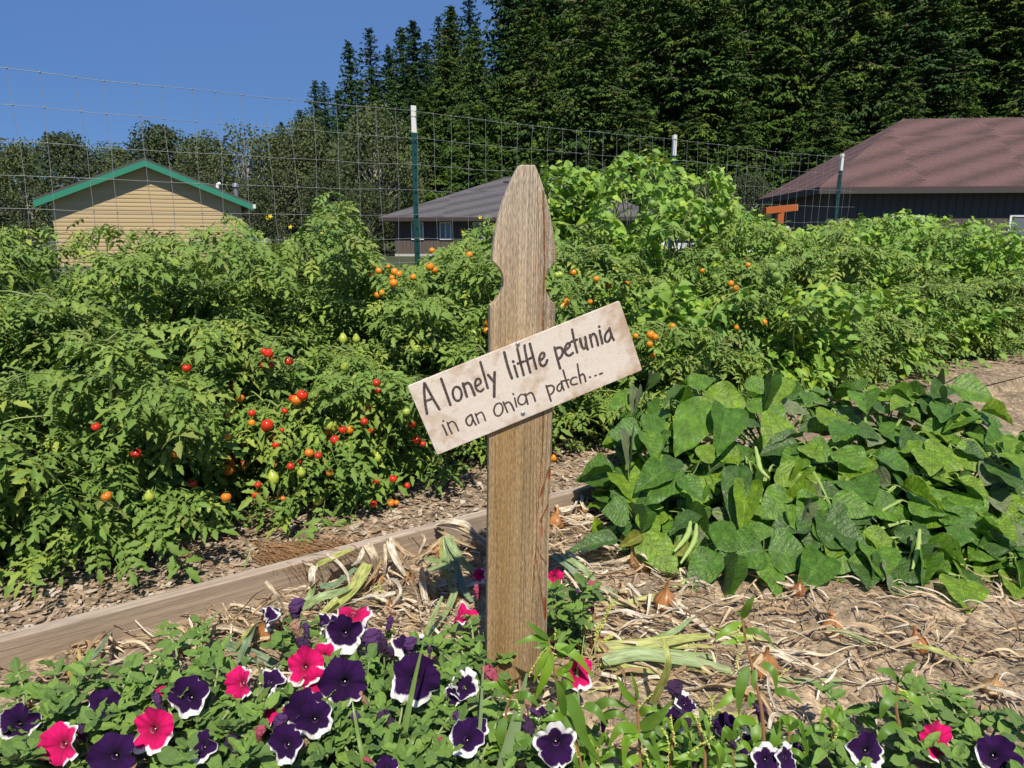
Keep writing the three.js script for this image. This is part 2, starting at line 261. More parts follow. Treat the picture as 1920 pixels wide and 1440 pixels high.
// ------------------------------------------------------------------ the picket post and the sign
const postBase = G(968, 1290), YAW = THREE.MathUtils.degToRad(10);
const post = thing('picket_post', 'tall weathered picket with a pointed notched top standing in the flower bed', 'post', postBase);
post.rotation.set(0, YAW, THREE.MathUtils.degToRad(-0.97), 'YXZ'); post.updateMatrixWorld();
const postInv = post.matrixWorld.clone().invert();
function onPost(px, py, z = 0) { const o = camera.position.clone().applyMatrix4(postInv), d = sight(px, py).transformDirection(postInv), t = (z - o.z) / d.z; return [o.x + d.x * t, o.y + d.y * t]; }
{
  // half widths of the milled head, from the survey
  const L = [[975, 309], [966, 325], [955, 349], [944, 378], [936, 404], [930, 430], [926, 457], [923.5, 480], [923, 490], [929, 495], [936, 502], [942, 513], [944.5, 525], [944, 537], [940, 550], [933, 561], [926, 568], [919, 573]].map((q) => onPost(...q));
  const Rr = [[1003, 309], [1011, 327], [1018, 347], [1026, 376], [1032, 402], [1037, 428], [1041, 455], [1043, 480], [1043, 491], [1036, 497], [1029, 506], [1024, 517], [1022, 528], [1023, 541], [1027, 552], [1034, 563], [1042, 571]].map((q) => onPost(...q));
  const lb = onPost(913, 1250), rb = onPost(1024.5, 1250);
  const sh = new THREE.Shape(); sh.moveTo(lb[0], -0.28); L.slice().reverse().forEach((q) => sh.lineTo(...q)); Rr.forEach((q) => sh.lineTo(...q)); sh.lineTo(rb[0], -0.28); sh.closePath();
  const g = new THREE.ExtrudeGeometry(sh, { depth: 0.026, bevelEnabled: true, bevelThickness: 0.002, bevelSize: 0.002, bevelOffset: -0.002, bevelSegments: 2, curveSegments: 4 });
  g.translate(0, 0, -0.028);
  const pa = g.attributes.position, uv = g.attributes.uv, W = 0.2, H = 1.7;
  for (let i = 0; i < pa.count; i++) uv.setXY(i, (pa.getX(i) + W / 2 + (pa.getZ(i) < -0.004 ? pa.getZ(i) * 0.6 : 0)) / W, (pa.getY(i) + 0.3) / H);
  const TW = 640, TH = 2048, toX = (x) => (x + W / 2) / W * TW, toY = (y) => (1 - (y + 0.3) / H) * TH, at = (px, py) => { const q = onPost(px, py); return [toX(q[0]), toY(q[1])]; };
  const knot = at(1014, 1003), hgt = new Float32Array(TW * TH);
  const cv = canvas(TW, TH, (c) => {
    const im = c.createImageData(TW, TH), d = im.data, split = toY(0.86), tipY = at(980, 309)[1], footY = toY(0);
    for (let y = 0; y < TH; y++) for (let x = 0; x < TW; x++) {
      const dx = (x - knot[0]) / 46, dy = (y - knot[1]) / 150, kd = dx * dx + dy * dy, bend = Math.exp(-kd * 0.55) * (x < knot[0] ? -26 : 20);
      const q = (x + bend * 1.4 + 5 * noise.noise(0.3, y / 500, 2)) / TW, Y = y / TH;
      const right = clamp((q - 0.42) / 0.35, 0, 1);
      const a = noise.noise(q * 46, Y * 1.8, 3), b = noise.noise(q * 150, Y * 7, 8), e = noise.noise(q * 260, Y * 120, 5), g2 = noise.noise(q * 5, Y * 5, 31);
      const lineD = Math.abs(noise.noise(q * 60, Y * 0.9, 12)), line = lineD < 0.07 ? (1 - lineD / 0.07) : 0;
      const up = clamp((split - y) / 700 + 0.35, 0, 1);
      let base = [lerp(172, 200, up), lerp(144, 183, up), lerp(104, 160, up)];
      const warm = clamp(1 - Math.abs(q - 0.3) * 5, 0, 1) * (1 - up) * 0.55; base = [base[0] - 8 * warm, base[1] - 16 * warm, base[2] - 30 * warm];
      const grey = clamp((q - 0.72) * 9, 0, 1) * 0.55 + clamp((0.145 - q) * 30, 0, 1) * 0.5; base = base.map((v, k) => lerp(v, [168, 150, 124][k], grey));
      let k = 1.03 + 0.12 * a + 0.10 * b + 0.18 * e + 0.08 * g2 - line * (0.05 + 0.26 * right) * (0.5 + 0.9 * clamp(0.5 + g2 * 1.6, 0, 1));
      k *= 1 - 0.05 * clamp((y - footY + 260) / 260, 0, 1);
      const sheer = kd < 1 ? 1 - kd : 0;
      const i = (y * TW + x) * 4, tone = base.map((v, n) => lerp(v * k, [196, 160, 128][n] * (1 + 0.10 * Math.sin(Math.sqrt(kd) * 16)), sheer * 0.65));
      d[i] = clamp(tone[0], 0, 255); d[i + 1] = clamp(tone[1], 0, 255); d[i + 2] = clamp(tone[2], 0, 255); d[i + 3] = 255;
      hgt[y * TW + x] = 0.55 + 0.2 * a * 0.5 + 0.22 * b + 0.3 * e - line * 0.5 * (0.4 + right);
    }
    c.putImageData(im, 0, 0);
    // fibre tears that show red heartwood
    const tear = (pts, w, col) => { const r = rng(pts[0][0]); c.strokeStyle = col; c.lineCap = 'round'; for (let i = 0; i < pts.length - 1; i++) { const [x0, y0] = at(...pts[i]), [x1, y1] = at(...pts[i + 1]); for (let k = 0; k < 6; k++) { const t = k / 6, u = (k + 1) / 6; c.globalAlpha = 0.45 + r() * 0.4; c.lineWidth = w * (0.5 + r() * 0.9) * 4.6; c.beginPath(); c.moveTo(lerp(x0, x1, t) + r() * 2, lerp(y0, y1, t)); c.lineTo(lerp(x0, x1, u) + r() * 2, lerp(y0, y1, u)); c.stroke(); } } c.globalAlpha = 1; };
    tear([[1018, 360], [1020, 420], [1020.5, 470], [1020, 520], [1018.5, 560], [1018, 620], [1018.5, 690], [1018, 800]], 2.6, 'rgb(140,80,40)');
    tear([[1018, 800], [1016, 850], [1012, 905], [1008, 960]], 1.8, 'rgb(135,78,40)');
    tear([[1009, 370], [1009.5, 450], [1009, 540], [1007.5, 640]], 1.1, 'rgb(150,96,56)');
    tear([[1029, 878], [1021, 905], [1013, 930]], 2.6, 'rgb(146,82,38)'); tear([[1030, 880], [1029, 896]], 4, 'rgb(146,82,38)');
    tear([[1028, 946], [1020, 962], [1012, 980]], 2.0, 'rgb(132,76,44)'); tear([[1004, 1020], [1012, 1042], [1024, 1056]], 1.3, 'rgb(96,62,36)');
    tear([[1004, 1040], [1010, 1080], [1016, 1120], [1022, 1150]], 1.9, 'rgb(140,74,34)'); tear([[1021, 1128], [1022, 1160]], 5, 'rgb(142,78,36)');
    tear([[929, 830], [929, 900], [929, 960]], 0.8, 'rgb(120,76,44)'); tear([[1000, 1060], [1006, 1150], [1006, 1230]], 0.9, 'rgb(108,74,46)');
    const pale = (pts, w, col) => tear(pts, w, col); pale([[984, 1105], [985, 1145]], 1.4, 'rgb(214,198,176)'); pale([[984, 1208], [983, 1240]], 1.1, 'rgb(214,198,176)');
    c.strokeStyle = 'rgba(120,84,56,0.7)'; for (const s of [0.45, 0.8, 1.05]) { c.lineWidth = 2.2; c.beginPath(); c.ellipse(knot[0] + 6, knot[1] + 18, 26 * s, 58 * s, 0.12, 0, 6.283); c.stroke(); }
    c.fillStyle = 'rgba(176,116,84,0.8)'; c.beginPath(); c.ellipse(knot[0] + 4, knot[1] - 10, 15, 18, 0, 0, 6.283); c.fill();
    const r = rng(5); for (let k = 0; k < 2400; k++) { const x = toX(lerp(0.045, 0.072, r())), y = toY(lerp(0.95, 1.2, r())); c.fillStyle = r() < 0.5 ? 'rgba(110,92,74,0.35)' : 'rgba(226,212,196,0.4)'; c.fillRect(x, y, 2 + r() * 2, 1 + r() * 3); }
  });
  const bump = noiseMap(TW, TH, () => 0.5); for (let y = 0; y < TH; y++) for (let x = 0; x < TW; x++) { const i = (((TH - 1 - y) * TW) + x) * 4, v = clamp(hgt[y * TW + x], 0, 1) * 255; bump.image.data[i] = bump.image.data[i + 1] = bump.image.data[i + 2] = v; }
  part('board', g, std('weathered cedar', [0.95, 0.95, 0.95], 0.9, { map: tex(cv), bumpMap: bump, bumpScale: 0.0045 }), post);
}
{
  const SW = 0.522, SH = 0.177, TT = 0.0085, gap = 0.0015;
  const cs = [[762, 722], [1163, 565], [1205, 693], [820, 856]].map((q) => onPost(...q, TT + gap));
  const cx = cs.reduce((a, q) => a + q[0], 0) / 4, cy = cs.reduce((a, q) => a + q[1], 0) / 4, ang = Math.atan2(cs[1][1] - cs[0][1] + cs[2][1] - cs[3][1], cs[1][0] - cs[0][0] + cs[2][0] - cs[3][0]);
  const sign = thing('painted_sign', 'tilted off-white wooden sign with two lines of black hand lettering on the picket', 'sign');
  post.updateMatrixWorld();
  const M = post.matrixWorld.clone().multiply(new THREE.Matrix4().makeTranslation(cx, cy, gap)).multiply(new THREE.Matrix4().makeRotationZ(ang)); place(sign, M); sign.updateMatrixWorld();
  const inv = sign.matrixWorld.clone().invert();
  const onSign = (px, py) => { const o = camera.position.clone().applyMatrix4(inv), d = sight(px, py).transformDirection(inv), t = (TT - o.z) / d.z; return [o.x + d.x * t, o.y + d.y * t]; };
  const TW = 1566, TH = 531, at = (px, py) => { const q = onSign(px, py); return [(q[0] / SW + 0.5) * TW, (0.5 - q[1] / SH) * TH]; };
  const A = (x, y) => at(750 + x / 6.2625, 640 + y / 6.2625), B = (x, y) => at(970 + x / 6.2625, 550 + y / 6.2625);
  const ring = (f, cx_, cy_, rx, ry, rot = 0.2, t0 = 0, t1 = 6.6) => { const o = []; for (let k = 0; k <= 22; k++) { const t = lerp(t0, t1, k / 22) - 1.2, x = Math.cos(t) * rx, y = Math.sin(t) * ry; o.push(f(cx_ + x * Math.cos(rot) - y * Math.sin(rot), cy_ + x * Math.sin(rot) + y * Math.cos(rot))); } return o; };
  const a = (...q) => q.map(([x, y]) => A(x, y)), b = (...q) => q.map(([x, y]) => B(x, y));
  const big = [
    a([285, 495], [284, 580], [292, 700], [315, 852]), a([290, 495], [370, 645], [462, 798]), a([295, 705], [375, 676]),
    a([482, 440], [540, 600], [592, 748]), ring(A, 672, 617, 52, 84, -0.12),
    a([738, 495], [760, 570], [787, 652]), a([746, 530], [768, 496], [798, 486], [828, 510], [853, 570], [876, 634]),
    a([886, 532], [930, 510], [955, 480], [936, 440], [905, 438], [881, 478], [884, 540], [912, 584], [950, 592], [980, 562]),
    a([945, 242], [985, 390], [1030, 550]), a([1036, 396], [1095, 470]), a([1112, 365], [1106, 500], [1108, 652]),
    a([1222, 130], [1262, 290], [1312, 435]), a([1342, 285], [1360, 350], [1380, 416]), a([1329, 238], [1331, 242]),
    a([1378, 88], [1415, 250], [1453, 400]), a([1385, 262], [1447, 240]),
    b([85, 612], [84, 640], [97, 700], [112, 780], [152, 930]), b([98, 797], [182, 748]), b([148, 592], [186, 750], [222, 884]),
    b([266, 795], [306, 765], [324, 715], [300, 690], [268, 722], [256, 780], [268, 838], [302, 860], [338, 830], [350, 785]),
    b([436, 638], [468, 760], [502, 884]), b([446, 655], [488, 630], [524, 645], [538, 692], [516, 748], [478, 776]),
    b([566, 668], [605, 640], [622, 600], [598, 580], [568, 612], [556, 668], [572, 720], [608, 738], [652, 702]),
    b([644, 425], [664, 550], [704, 695]), b([634, 572], [696, 544]),
    b([734, 535], [752, 610], [778, 656], [804, 636], [806, 590]), b([796, 515], [808, 590], [824, 658]),
    b([850, 490], [868, 570], [880, 628]), b([856, 522], [886, 466], [918, 488], [936, 555], [948, 610]),
    b([965, 440], [983, 520], [1001, 590]), b([961, 390], [964, 394]),
    b([1086, 422], [1045, 455], [1020, 525], [1044, 580], [1084, 555], [1106, 482]), b([1082, 410], [1105, 500], [1134, 552]),
  ];
  const small = [
    a([500, 982], [530, 1040], [551, 1100]), a([506, 935], [510, 939]), a([555, 955], [582, 1030], [612, 1085]), a([566, 975], [590, 945], [622, 940], [655, 968], [686, 1052]),
    a([830, 862], [788, 890], [770, 935], [800, 994], [838, 986], [856, 922]), a([838, 862], [862, 930], [892, 980]), a([886, 850], [925, 962]), a([898, 868], [938, 826], [974, 842], [1004, 932]),
    ring(A, 1156, 802, 52, 76, 0.16), a([1214, 715], [1262, 835]), a([1226, 740], [1272, 700], [1310, 742], [1340, 810]), a([1346, 665], [1370, 770]), a([1329, 618], [1332, 622]),
    ring(A, 1434, 684, 48, 62, 0.2), b([92, 1182], [124, 1302]), b([104, 1200], [148, 1156], [184, 1180], [212, 1266]),
    b([340, 1085], [368, 1180], [396, 1264]), b([348, 1098], [398, 1074], [438, 1108], [420, 1168], [378, 1196]),
    b([518, 1050], [480, 1074], [460, 1120], [490, 1160], [520, 1128], [524, 1062]), b([518, 1050], [548, 1140]), b([538, 905], [565, 1010], [602, 1105]), b([514, 1036], [602, 1014]),
    b([692, 986], [650, 986], [618, 1040], [645, 1080], [704, 1062]), b([705, 832], [722, 950], [746, 1052]), b([728, 980], [764, 936], [790, 970], [802, 1036]),
    b([848, 985], [858, 984]), b([912, 968], [926, 964]), b([968, 950], [996, 938]),
  ];
  const ink = canvas(TW, TH, (c) => {
    const r = rng(17); c.lineCap = 'round'; c.lineJoin = 'round';
    const draw = (strokes, w) => strokes.forEach((s) => {
      for (let pass = 0; pass < 3; pass++) { c.globalAlpha = 0.8; c.strokeStyle = 'rgb(44,34,33)'; c.lineWidth = w * (0.78 + r() * 0.3); c.beginPath(); const j = () => (r() - 0.5) * w * 0.16; c.moveTo(s[0][0] + j(), s[0][1] + j()); for (let i = 1; i < s.length - 1; i++) { const mx = (s[i][0] + s[i + 1][0]) / 2, my = (s[i][1] + s[i + 1][1]) / 2; c.quadraticCurveTo(s[i][0] + j(), s[i][1] + j(), mx, my); } const e = s[s.length - 1]; c.lineTo(e[0] + j(), e[1] + j()); c.stroke(); }
    });
    draw(big, 18.5); draw(small, 13);
    c.globalCompositeOperation = 'destination-out'; c.globalAlpha = 1;
    for (let k = 0; k < 52000; k++) { c.fillStyle = `rgba(0,0,0,${0.2 + r() * 0.6})`; const q = 0.6 + r() * r() * 3.2; c.fillRect(r() * TW, r() * TH, q, q * (0.6 + r())); }
  });
  const face = canvas(TW, TH, (c) => {
    const im = c.createImageData(TW, TH), d = im.data;
    for (let y = 0; y < TH; y++) for (let x = 0; x < TW; x++) {
      const X = x / TH, Y = y / TH, edge = clamp(Math.min(x, TW - x, y, TH - y) / 90, 0, 1);
      const n1 = fbm(X * 2.2, Y * 2.2, 4, 4), n2 = fbm(X * 9, Y * 9, 9, 3), n3 = noise.noise(X * 90, Y * 90, 3), rightW = clamp((X - 1.9) / 1.0, 0, 1);
      const stain = clamp(n1 * 1.7 + n2 * 1.1 + n3 * 0.12 + (1 - edge) * 0.32 + rightW * 0.36 - 0.12, 0, 1) * 0.8;
      const i = (y * TW + x) * 4, k = 1 + n3 * 0.035 + n2 * 0.03;
      const speck = noise.noise(X * 130, Y * 130, 13) > 0.42 ? 0.78 : noise.noise(X * 60, Y * 60, 23) > 0.55 ? 0.8 : 1;
      d[i] = clamp(lerp(222, 178, stain) * k * speck, 0, 255); d[i + 1] = clamp(lerp(211, 150, stain) * k * speck, 0, 255); d[i + 2] = clamp(lerp(198, 122, stain) * k * speck, 0, 255); d[i + 3] = 255;
    }
    c.putImageData(im, 0, 0);
    c.globalAlpha = 0.93; c.drawImage(ink, 0, 0); c.globalAlpha = 1;
    const [hx, hy] = at(971, 632); c.strokeStyle = 'rgba(70,48,30,0.9)'; c.lineWidth = 9; c.beginPath(); c.moveTo(hx - 8, hy - 4); c.lineTo(hx + 24, hy + 10); c.stroke();
  });
  const sh = new THREE.Shape(); const q = 0.003, w2 = SW / 2, h2 = SH / 2;
  sh.moveTo(-w2 + q, -h2); sh.lineTo(w2 - q, -h2 + 0.001); sh.lineTo(w2, -h2 + q); sh.lineTo(w2 - 0.0008, h2 - q); sh.lineTo(w2 - q, h2); sh.lineTo(-w2 + q, h2 - 0.0006); sh.lineTo(-w2, h2 - q); sh.lineTo(-w2 + 0.0006, -h2 + q); sh.closePath();
  const g = new THREE.ExtrudeGeometry(sh, { depth: TT - 0.002, bevelEnabled: true, bevelThickness: 0.001, bevelSize: 0.0012, bevelOffset: -0.0012, bevelSegments: 2 }); g.translate(0, 0, 0.001);
  const pa = g.attributes.position, uv = g.attributes.uv; for (let i = 0; i < pa.count; i++) uv.setXY(i, pa.getX(i) / SW + 0.5, pa.getY(i) / SH + 0.5);
  part('board', g, std('chalky white paint', [0.97, 0.97, 0.97], 0.75, { map: tex(face), bumpMap: grainBump, bumpScale: 0.0004 }), sign);
  const steel = std('zinc screw', [0.62, 0.63, 0.65], 0.35, { metalness: 0.9 });
  for (const [px, py, turn] of [[971, 645.5, 0.4], [980.5, 775, 1.3]]) {
    const s = onSign(px, py), head = new THREE.SphereGeometry(0.0058, 20, 8, 0, 6.2832, 0, Math.PI / 2); head.rotateX(Math.PI / 2); head.scale(1, 1, 0.55);
    const sc = part('screw', head, steel, sign); sc.position.set(s[0], s[1], TT);
    const cross = new MB(); cross.box(-0.0032, -0.0006, 0.0026, 0.0032, 0.0006, 0.0034); cross.box(-0.0006, -0.0032, 0.0026, 0.0006, 0.0032, 0.00335);
    const slot = part('cross_slot', cross.geo(), std('dark slot', [0.06, 0.06, 0.06], 0.6), sc); slot.rotation.z = turn;
  }
}

// ------------------------------------------------------------------ fence
const FO = 5.25;
{
  const galv = std('galvanised wire', [0.28, 0.29, 0.295], 0.5, { metalness: 0.4 });
  const p1 = R(774, 200, FO), p2 = R(1271, 250, FO), s1 = along(p1), s2 = along(p2), gap = s2 - s1, topY = (p1.y + p2.y) / 2;
  const green = std('dark green enamel', [0.012, 0.062, 0.058], 0.4), white = std('white enamel', [0.8, 0.79, 0.74], 0.5);
  const tee = (y0, y1) => { const m = new MB(), a = 0.022, t = 0.005, d = 0.034; m.box(-a, y0, -t, a, y1, t); m.box(-t / 1.2, y0, -d - t, t / 1.2, y1, -t - 0.001); return m.geo(); };
  const shaft = tee(-0.3, topY - 0.21), tip = tee(topY - 0.208, topY), stud = new THREE.BoxGeometry(0.012, 0.02, 0.008);
  const proto = thing('fence_post', '', 'fence post');
  part('shaft', shaft, green, proto); part('painted_tip', tip, white, proto);
  for (let k = 0; k < 18; k++) { const s = part('stud', stud, green, proto); s.position.set(0, 0.2 + k * 0.1, 0.009); }
  const labels = ['green steel fence post with a white top in front of the grey-roofed house', 'green steel fence post with a white top rising out of the tall tomatillo plants', 'green steel fence post with a white top at the far left of the fence', 'green steel fence post with a white top farthest to the right'];
  [s1, s2, s1 - gap, s2 + gap].forEach((s, i) => {
    const o = i ? proto.clone() : proto; if (i) { o.name = numbered('fence_post'); scene.add(o); }
    o.position.copy(row(FO + 0.012, s)); o.rotation.set((i ? 0.004 : -0.006), Math.atan2(-NX, -NZ), i === 1 ? 0.012 : -0.004);
    o.userData = { label: labels[i], category: 'fence post', group: 'steel fence posts' };
  });
  const f = thing('wire_fence', 'tall woven wire fence strung between the green steel posts behind the vegetables', 'fence');
  const r = rng(21), step = 0.166, sA = s1 - gap, sB = s2 + gap + 0.4, lv = [0.045, 0.255, 0.465, 0.665, 0.865, 1.06, 1.25, 1.44, 1.62].map((d) => topY - d);
  const wob = (s, k) => V(0, fbm(s * 1.7, k * 3.1, 4, 2) * 0.02 - (k === 0 ? 0.02 : 0.01) * Math.sin(((s - s1) / gap % 1 + 1) % 1 * Math.PI), 0);
  const pt = (s, k, off) => { const w = wob(s, k), q = row(FO - 0.004 + off, s, lv[k] + w.y); return q; };
  for (let k = 0; k < lv.length; k++) { const pts = []; for (let s = sA; s <= sB; s += 0.12) pts.push(pt(s, k, 0.003 * Math.sin(s * 7 + k))); const m = new MB(); m.tube(pts, k ? 0.0018 : 0.0022, k ? 0.0018 : 0.0022, pts.length * 2, 4); part('line_wire', m.geo(), galv, f); }
  const knotG = new THREE.SphereGeometry(0.0062, 6, 5);
  for (let s = s1 - gap + 0.06, n = 0; s < sB; s += step, n++) {
    const m = new MB(), pts = [], slant = (r() - 0.5) * 0.01; let off = (r() - 0.5) * 0.02;
    for (let k = 0; k < lv.length; k++) { const q = s + off + slant * k; pts.push(pt(q, k, -0.004)); off += (r() - 0.5) * 0.02; }
    m.tube(pts, 0.0017, 0.0017, 22, 4);
    const geos = [m.geo(), ...pts.map((q) => knotG.clone().translate(q.x, q.y, q.z))];
    part('stay_wire', mergeGeometries(geos.map((g) => { g.deleteAttribute('color'); return g; })), galv, f);
  }
}

// ------------------------------------------------------------------ vegetables behind the path
const tomLeaf = (seed, len = 1) => {                                        // a whole feathered tomato leaf
  const r = rng(seed), m = new MB();
  const leaflet = (bx, by, bz, az, L, W, tilt) => {
    const n = 6, ws = [0.12, 0.62, 0.42, 0.78, 0.5, 0.34, 0.02], ca = Math.cos(az), sa = Math.sin(az), id = [];
    for (let k = 0; k <= n; k++) {
      const t = k / n, w = ws[k] * W * (0.85 + r() * 0.3), dr = -0.3 * t * t * L + tilt * t * L;
      const back = k === 1 || k === 3 ? 0.1 * L : -0.02 * L;
      const q = (x, z, y) => m.v(bx + x * ca + z * sa, by + y, bz - x * sa + z * ca, undefined, x + 0.5, t);
      id.push([q(-w, t * L + back, dr + w * 0.35 + (r() - 0.5) * 0.03 * L), q(0, t * L, dr), q(w, t * L + back, dr + w * 0.35 + (r() - 0.5) * 0.03 * L)]);
    }
    for (let k = 0; k < n; k++) for (let j = 0; j < 2; j++) m.quad(id[k][j], id[k + 1][j], id[k + 1][j + 1], id[k][j + 1]);
  };
  const droop = (z) => -0.42 * z * z * (0.7 + 0.5 * ((seed * 37) % 7) / 7);
  const pairs = [[0.30, 0.26], [0.50, 0.34], [0.70, 0.32]];
  for (const [z, L] of pairs) for (const sd of [-1, 1]) leaflet(sd * 0.02, droop(z), z + (r() - 0.5) * 0.05, sd * (0.95 + r() * 0.5), L * (0.8 + r() * 0.4), L * 0.34, 0.1 - r() * 0.35);
  for (const z of [0.40, 0.60]) leaflet(0, droop(z), z, (r() < 0.5 ? -1 : 1) * 1.3, 0.1, 0.05, -0.1);
  leaflet(0, droop(0.82), 0.8, (r() - 0.5) * 0.4, 0.36, 0.12, -0.25);
  m.tube([V(0, 0, 0), V(0, droop(0.4), 0.4), V(0, droop(0.85), 0.85)], 0.012, 0.006, 4, 3);
  const g = m.geo(); g.scale(len, len, len); return g;
};
const tomLeaves = [1, 2, 3, 4, 5].map((k) => tomLeaf(k * 13));
const ovate = (k) => leafGeo({ len: 1, width: (t) => 0.34 * Math.pow(Math.sin(Math.PI * Math.pow(t, 0.72)), 0.9) + 0.004, fold: 0.25 + 0.1 * (k % 3), droop: 0.12 + 0.14 * (k % 4), nl: 7, nw: 2, ripple: 0.035, seed: k });
const tilloLeaves = [1, 2, 3, 4].map((k) => { const g = ovate(k); const m = new MB(); m.tube([V(0, 0.09, -0.34), V(0, 0.03, -0.15), V(0, 0, 0.02)], 0.014, 0.01, 2, 3); const s = m.geo(); const all = mergeGeometries([g, s]); all.translate(0, 0, 0.34); return all; });
const tomMat = leafMat('tomato leaf', [0.145, 0.25, 0.03], 0.7, 0.22), tomMatOld = leafMat('ageing tomato leaf', [0.24, 0.30, 0.05], 0.7, 0.35);
const tomWhite = leafMat('tomato foliage', [1, 1, 1], 0.7, 0.22);
const tilloMat = leafMat('tomatillo leaf', [0.205, 0.38, 0.028], 0.65, 0.4), tilloWhite = leafMat('tomatillo foliage', [1, 1, 1], 0.6, 0.32);
const stemMat = std('green stem', [0.16, 0.22, 0.06], 0.7), stemPale = std('pale stem', [0.26, 0.33, 0.1], 0.65), stemBrown = std('woody stem', [0.24, 0.18, 0.1], 0.85);
// survey of the leaf mass: where its top stands against the distance, and where one sees through it
const SKYLINE = [[-200, 430], [100, 420], [300, 432], [420, 404], [440, 398], [470, 420], [500, 442], [540, 448], [575, 412], [600, 378], [625, 350], [650, 372], [690, 440], [715, 482], [745, 504], [790, 492], [830, 466], [865, 438], [900, 410], [940, 404], [990, 345], [1030, 306], [1075, 303], [1110, 335], [1140, 318], [1165, 276], [1205, 284], [1240, 281], [1275, 306], [1310, 326], [1345, 304], [1372, 344], [1400, 384], [1440, 414], [1470, 426], [1510, 428], [1600, 410], [1700, 400], [1800, 415], [2100, 420]];
const GLIMPSE = [[1172, 395, 26, 38], [1270, 452, 34, 16], [1322, 360, 18, 20], [1400, 370, 20, 24], [735, 455, 40, 14]];
const GROUND = [[-200, 1120], [300, 1060], [420, 1012], [520, 1010], [600, 985], [700, 945], [760, 905], [800, 884], [900, 880], [1045, 890], [1160, 895], [1500, 800], [2100, 700]];
const fruits = [];   // [px, py, radius px, kind, tone]
const addF = (kind, tone, list) => list.forEach(([x, y, r]) => fruits.push({ x, y, r, kind, tone }));
addF('round', 'red', [[501, 797, 11], [432, 722, 9.5], [542, 677, 8], [503, 663, 9], [496, 659, 7], [508, 672, 6], [494, 684, 6], [508, 683, 6], [567, 741, 10.5], [513, 818, 8], [517, 834, 7], [706, 717, 7], [708, 731, 6], [534, 770, 6], [441, 858, 8], [683, 790, 7], [695, 806, 7], [772, 795, 7], [781, 824, 7.5], [793, 832, 6], [545, 874, 7], [516, 869, 5], [529, 806, 4], [480, 795, 4], [300, 760, 9], [255, 850, 9], [180, 800, 8], [350, 690, 8], [100, 880, 9], [360, 905, 8]]);
addF('round', 'orange', [[427, 880, 12], [430, 869, 9], [424, 932, 9], [556, 750, 10], [614, 809, 8.5], [553, 956, 5], [642, 633, 5], [200, 930, 9], [330, 850, 8]]);
addF('cherry', 'gold', [[697, 515, 6], [710, 508, 6], [740, 510, 7], [748, 514, 6.5], [738, 531, 7.5], [735, 521, 5], [806, 500, 7.5], [815, 506, 6.5], [810, 470, 5.5], [708, 553, 6], [716, 549, 5.5], [775, 520, 6], [1140, 534, 7], [1062, 566, 6.5], [1056, 573, 6], [1118, 523, 5.5], [1220, 628, 8], [1228, 632, 6], [1218, 645, 6], [914, 605, 6], [912, 620, 6], [1038, 858, 7], [1075, 511, 6], [702, 500, 4], [728, 500, 4], [880, 478, 6], [1192, 630, 5]]);
{ const r = rng(606); for (let k = 0; k < 34; k++) addF(r() < 0.5 ? 'round' : 'cherry', ['red', 'red', 'orange', 'gold'][Math.floor(r() * 4)], [[lerp(425, 770, r()), lerp(640, 950, Math.sqrt(r())), 4.5 + r() * 4]]); for (let k = 0; k < 14; k++) addF('cherry', 'gold', [[lerp(1045, 1480, r()), lerp(480, 680, r()), 4 + r() * 2]]); }
addF('pear', 'lime', [[512, 895, 12], [616, 794, 10], [628, 797, 10], [596, 938, 10], [428, 985, 11], [643, 634, 9], [668, 635, 8], [647, 688, 9], [430, 740, 9], [753, 786, 10], [690, 758, 8], [790, 877, 9], [786, 887, 8], [565, 885, 9], [708, 857, 8], [700, 846, 7], [825, 862, 7], [150, 940, 10], [280, 930, 10]]);
addF('cherry', 'green', [[890, 625, 8], [782, 655, 8], [1053, 575, 6], [1050, 515, 6], [1045, 516, 6], [762, 772, 7], [820, 602, 6], [590, 740, 6], [725, 540, 5], [1160, 650, 5], [1175, 596, 5]]);
addF('husk', 'husk', [[1455, 517, 10], [1458, 531, 9], [1449, 500, 10], [1352, 404, 9], [1387, 433, 9], [1331, 378, 7], [1222, 381, 9], [1287, 441, 9], [1370, 396, 8], [1412, 558, 9], [1303, 408, 8], [1340, 520, 8], [1270, 575, 7], [1100, 640, 7], [1290, 600, 7]]);
const surfO = (py, px) => px > 1000 ? curve([[280, 4.25], [450, 3.55], [520, 3.1], [620, 2.85], [760, 2.65], [880, 2.56]], py) : curve([[420, 4.1], [470, 3.75], [520, 3.4], [600, 3.0], [700, 2.72], [820, 2.52], [900, 2.42], [1000, 2.32]], py);
for (const f of fruits) { f.o = surfO(f.y, f.x) - 0.03; f.p = R(f.x, f.y, f.o); f.zc = P(f.p)[2]; f.R = f.r * f.zc / FOCAL; }
function allowed(p, r, size = 0) {
  const [px, py, zc] = P(p);
  if (py < curve(SKYLINE, px) + size + (r() - 0.65) * 26) return false;
  if (py > curve(GROUND, px) + 12 + r() * 10) return false;
  for (const [gx, gy, gw, gh] of GLIMPSE) { const a = (px - gx) / gw, b = (py - gy) / gh; if (a * a + b * b < 0.8 + r() * 0.5) return false; }
  return true;
}
const tones = {
  tomato: (r, k) => { const y = r(); return new THREE.Color().setRGB(0.135 * k + 0.17 * y * y * y, 0.238 * k + 0.14 * y * y * y, 0.026 * k + 0.02 * y * y * y); },
  tillo: (r, k) => { const y = r(); return new THREE.Color().setRGB(0.185 * k + 0.18 * y * y * y, 0.345 * k + 0.15 * y * y * y, 0.026 * k); },
};
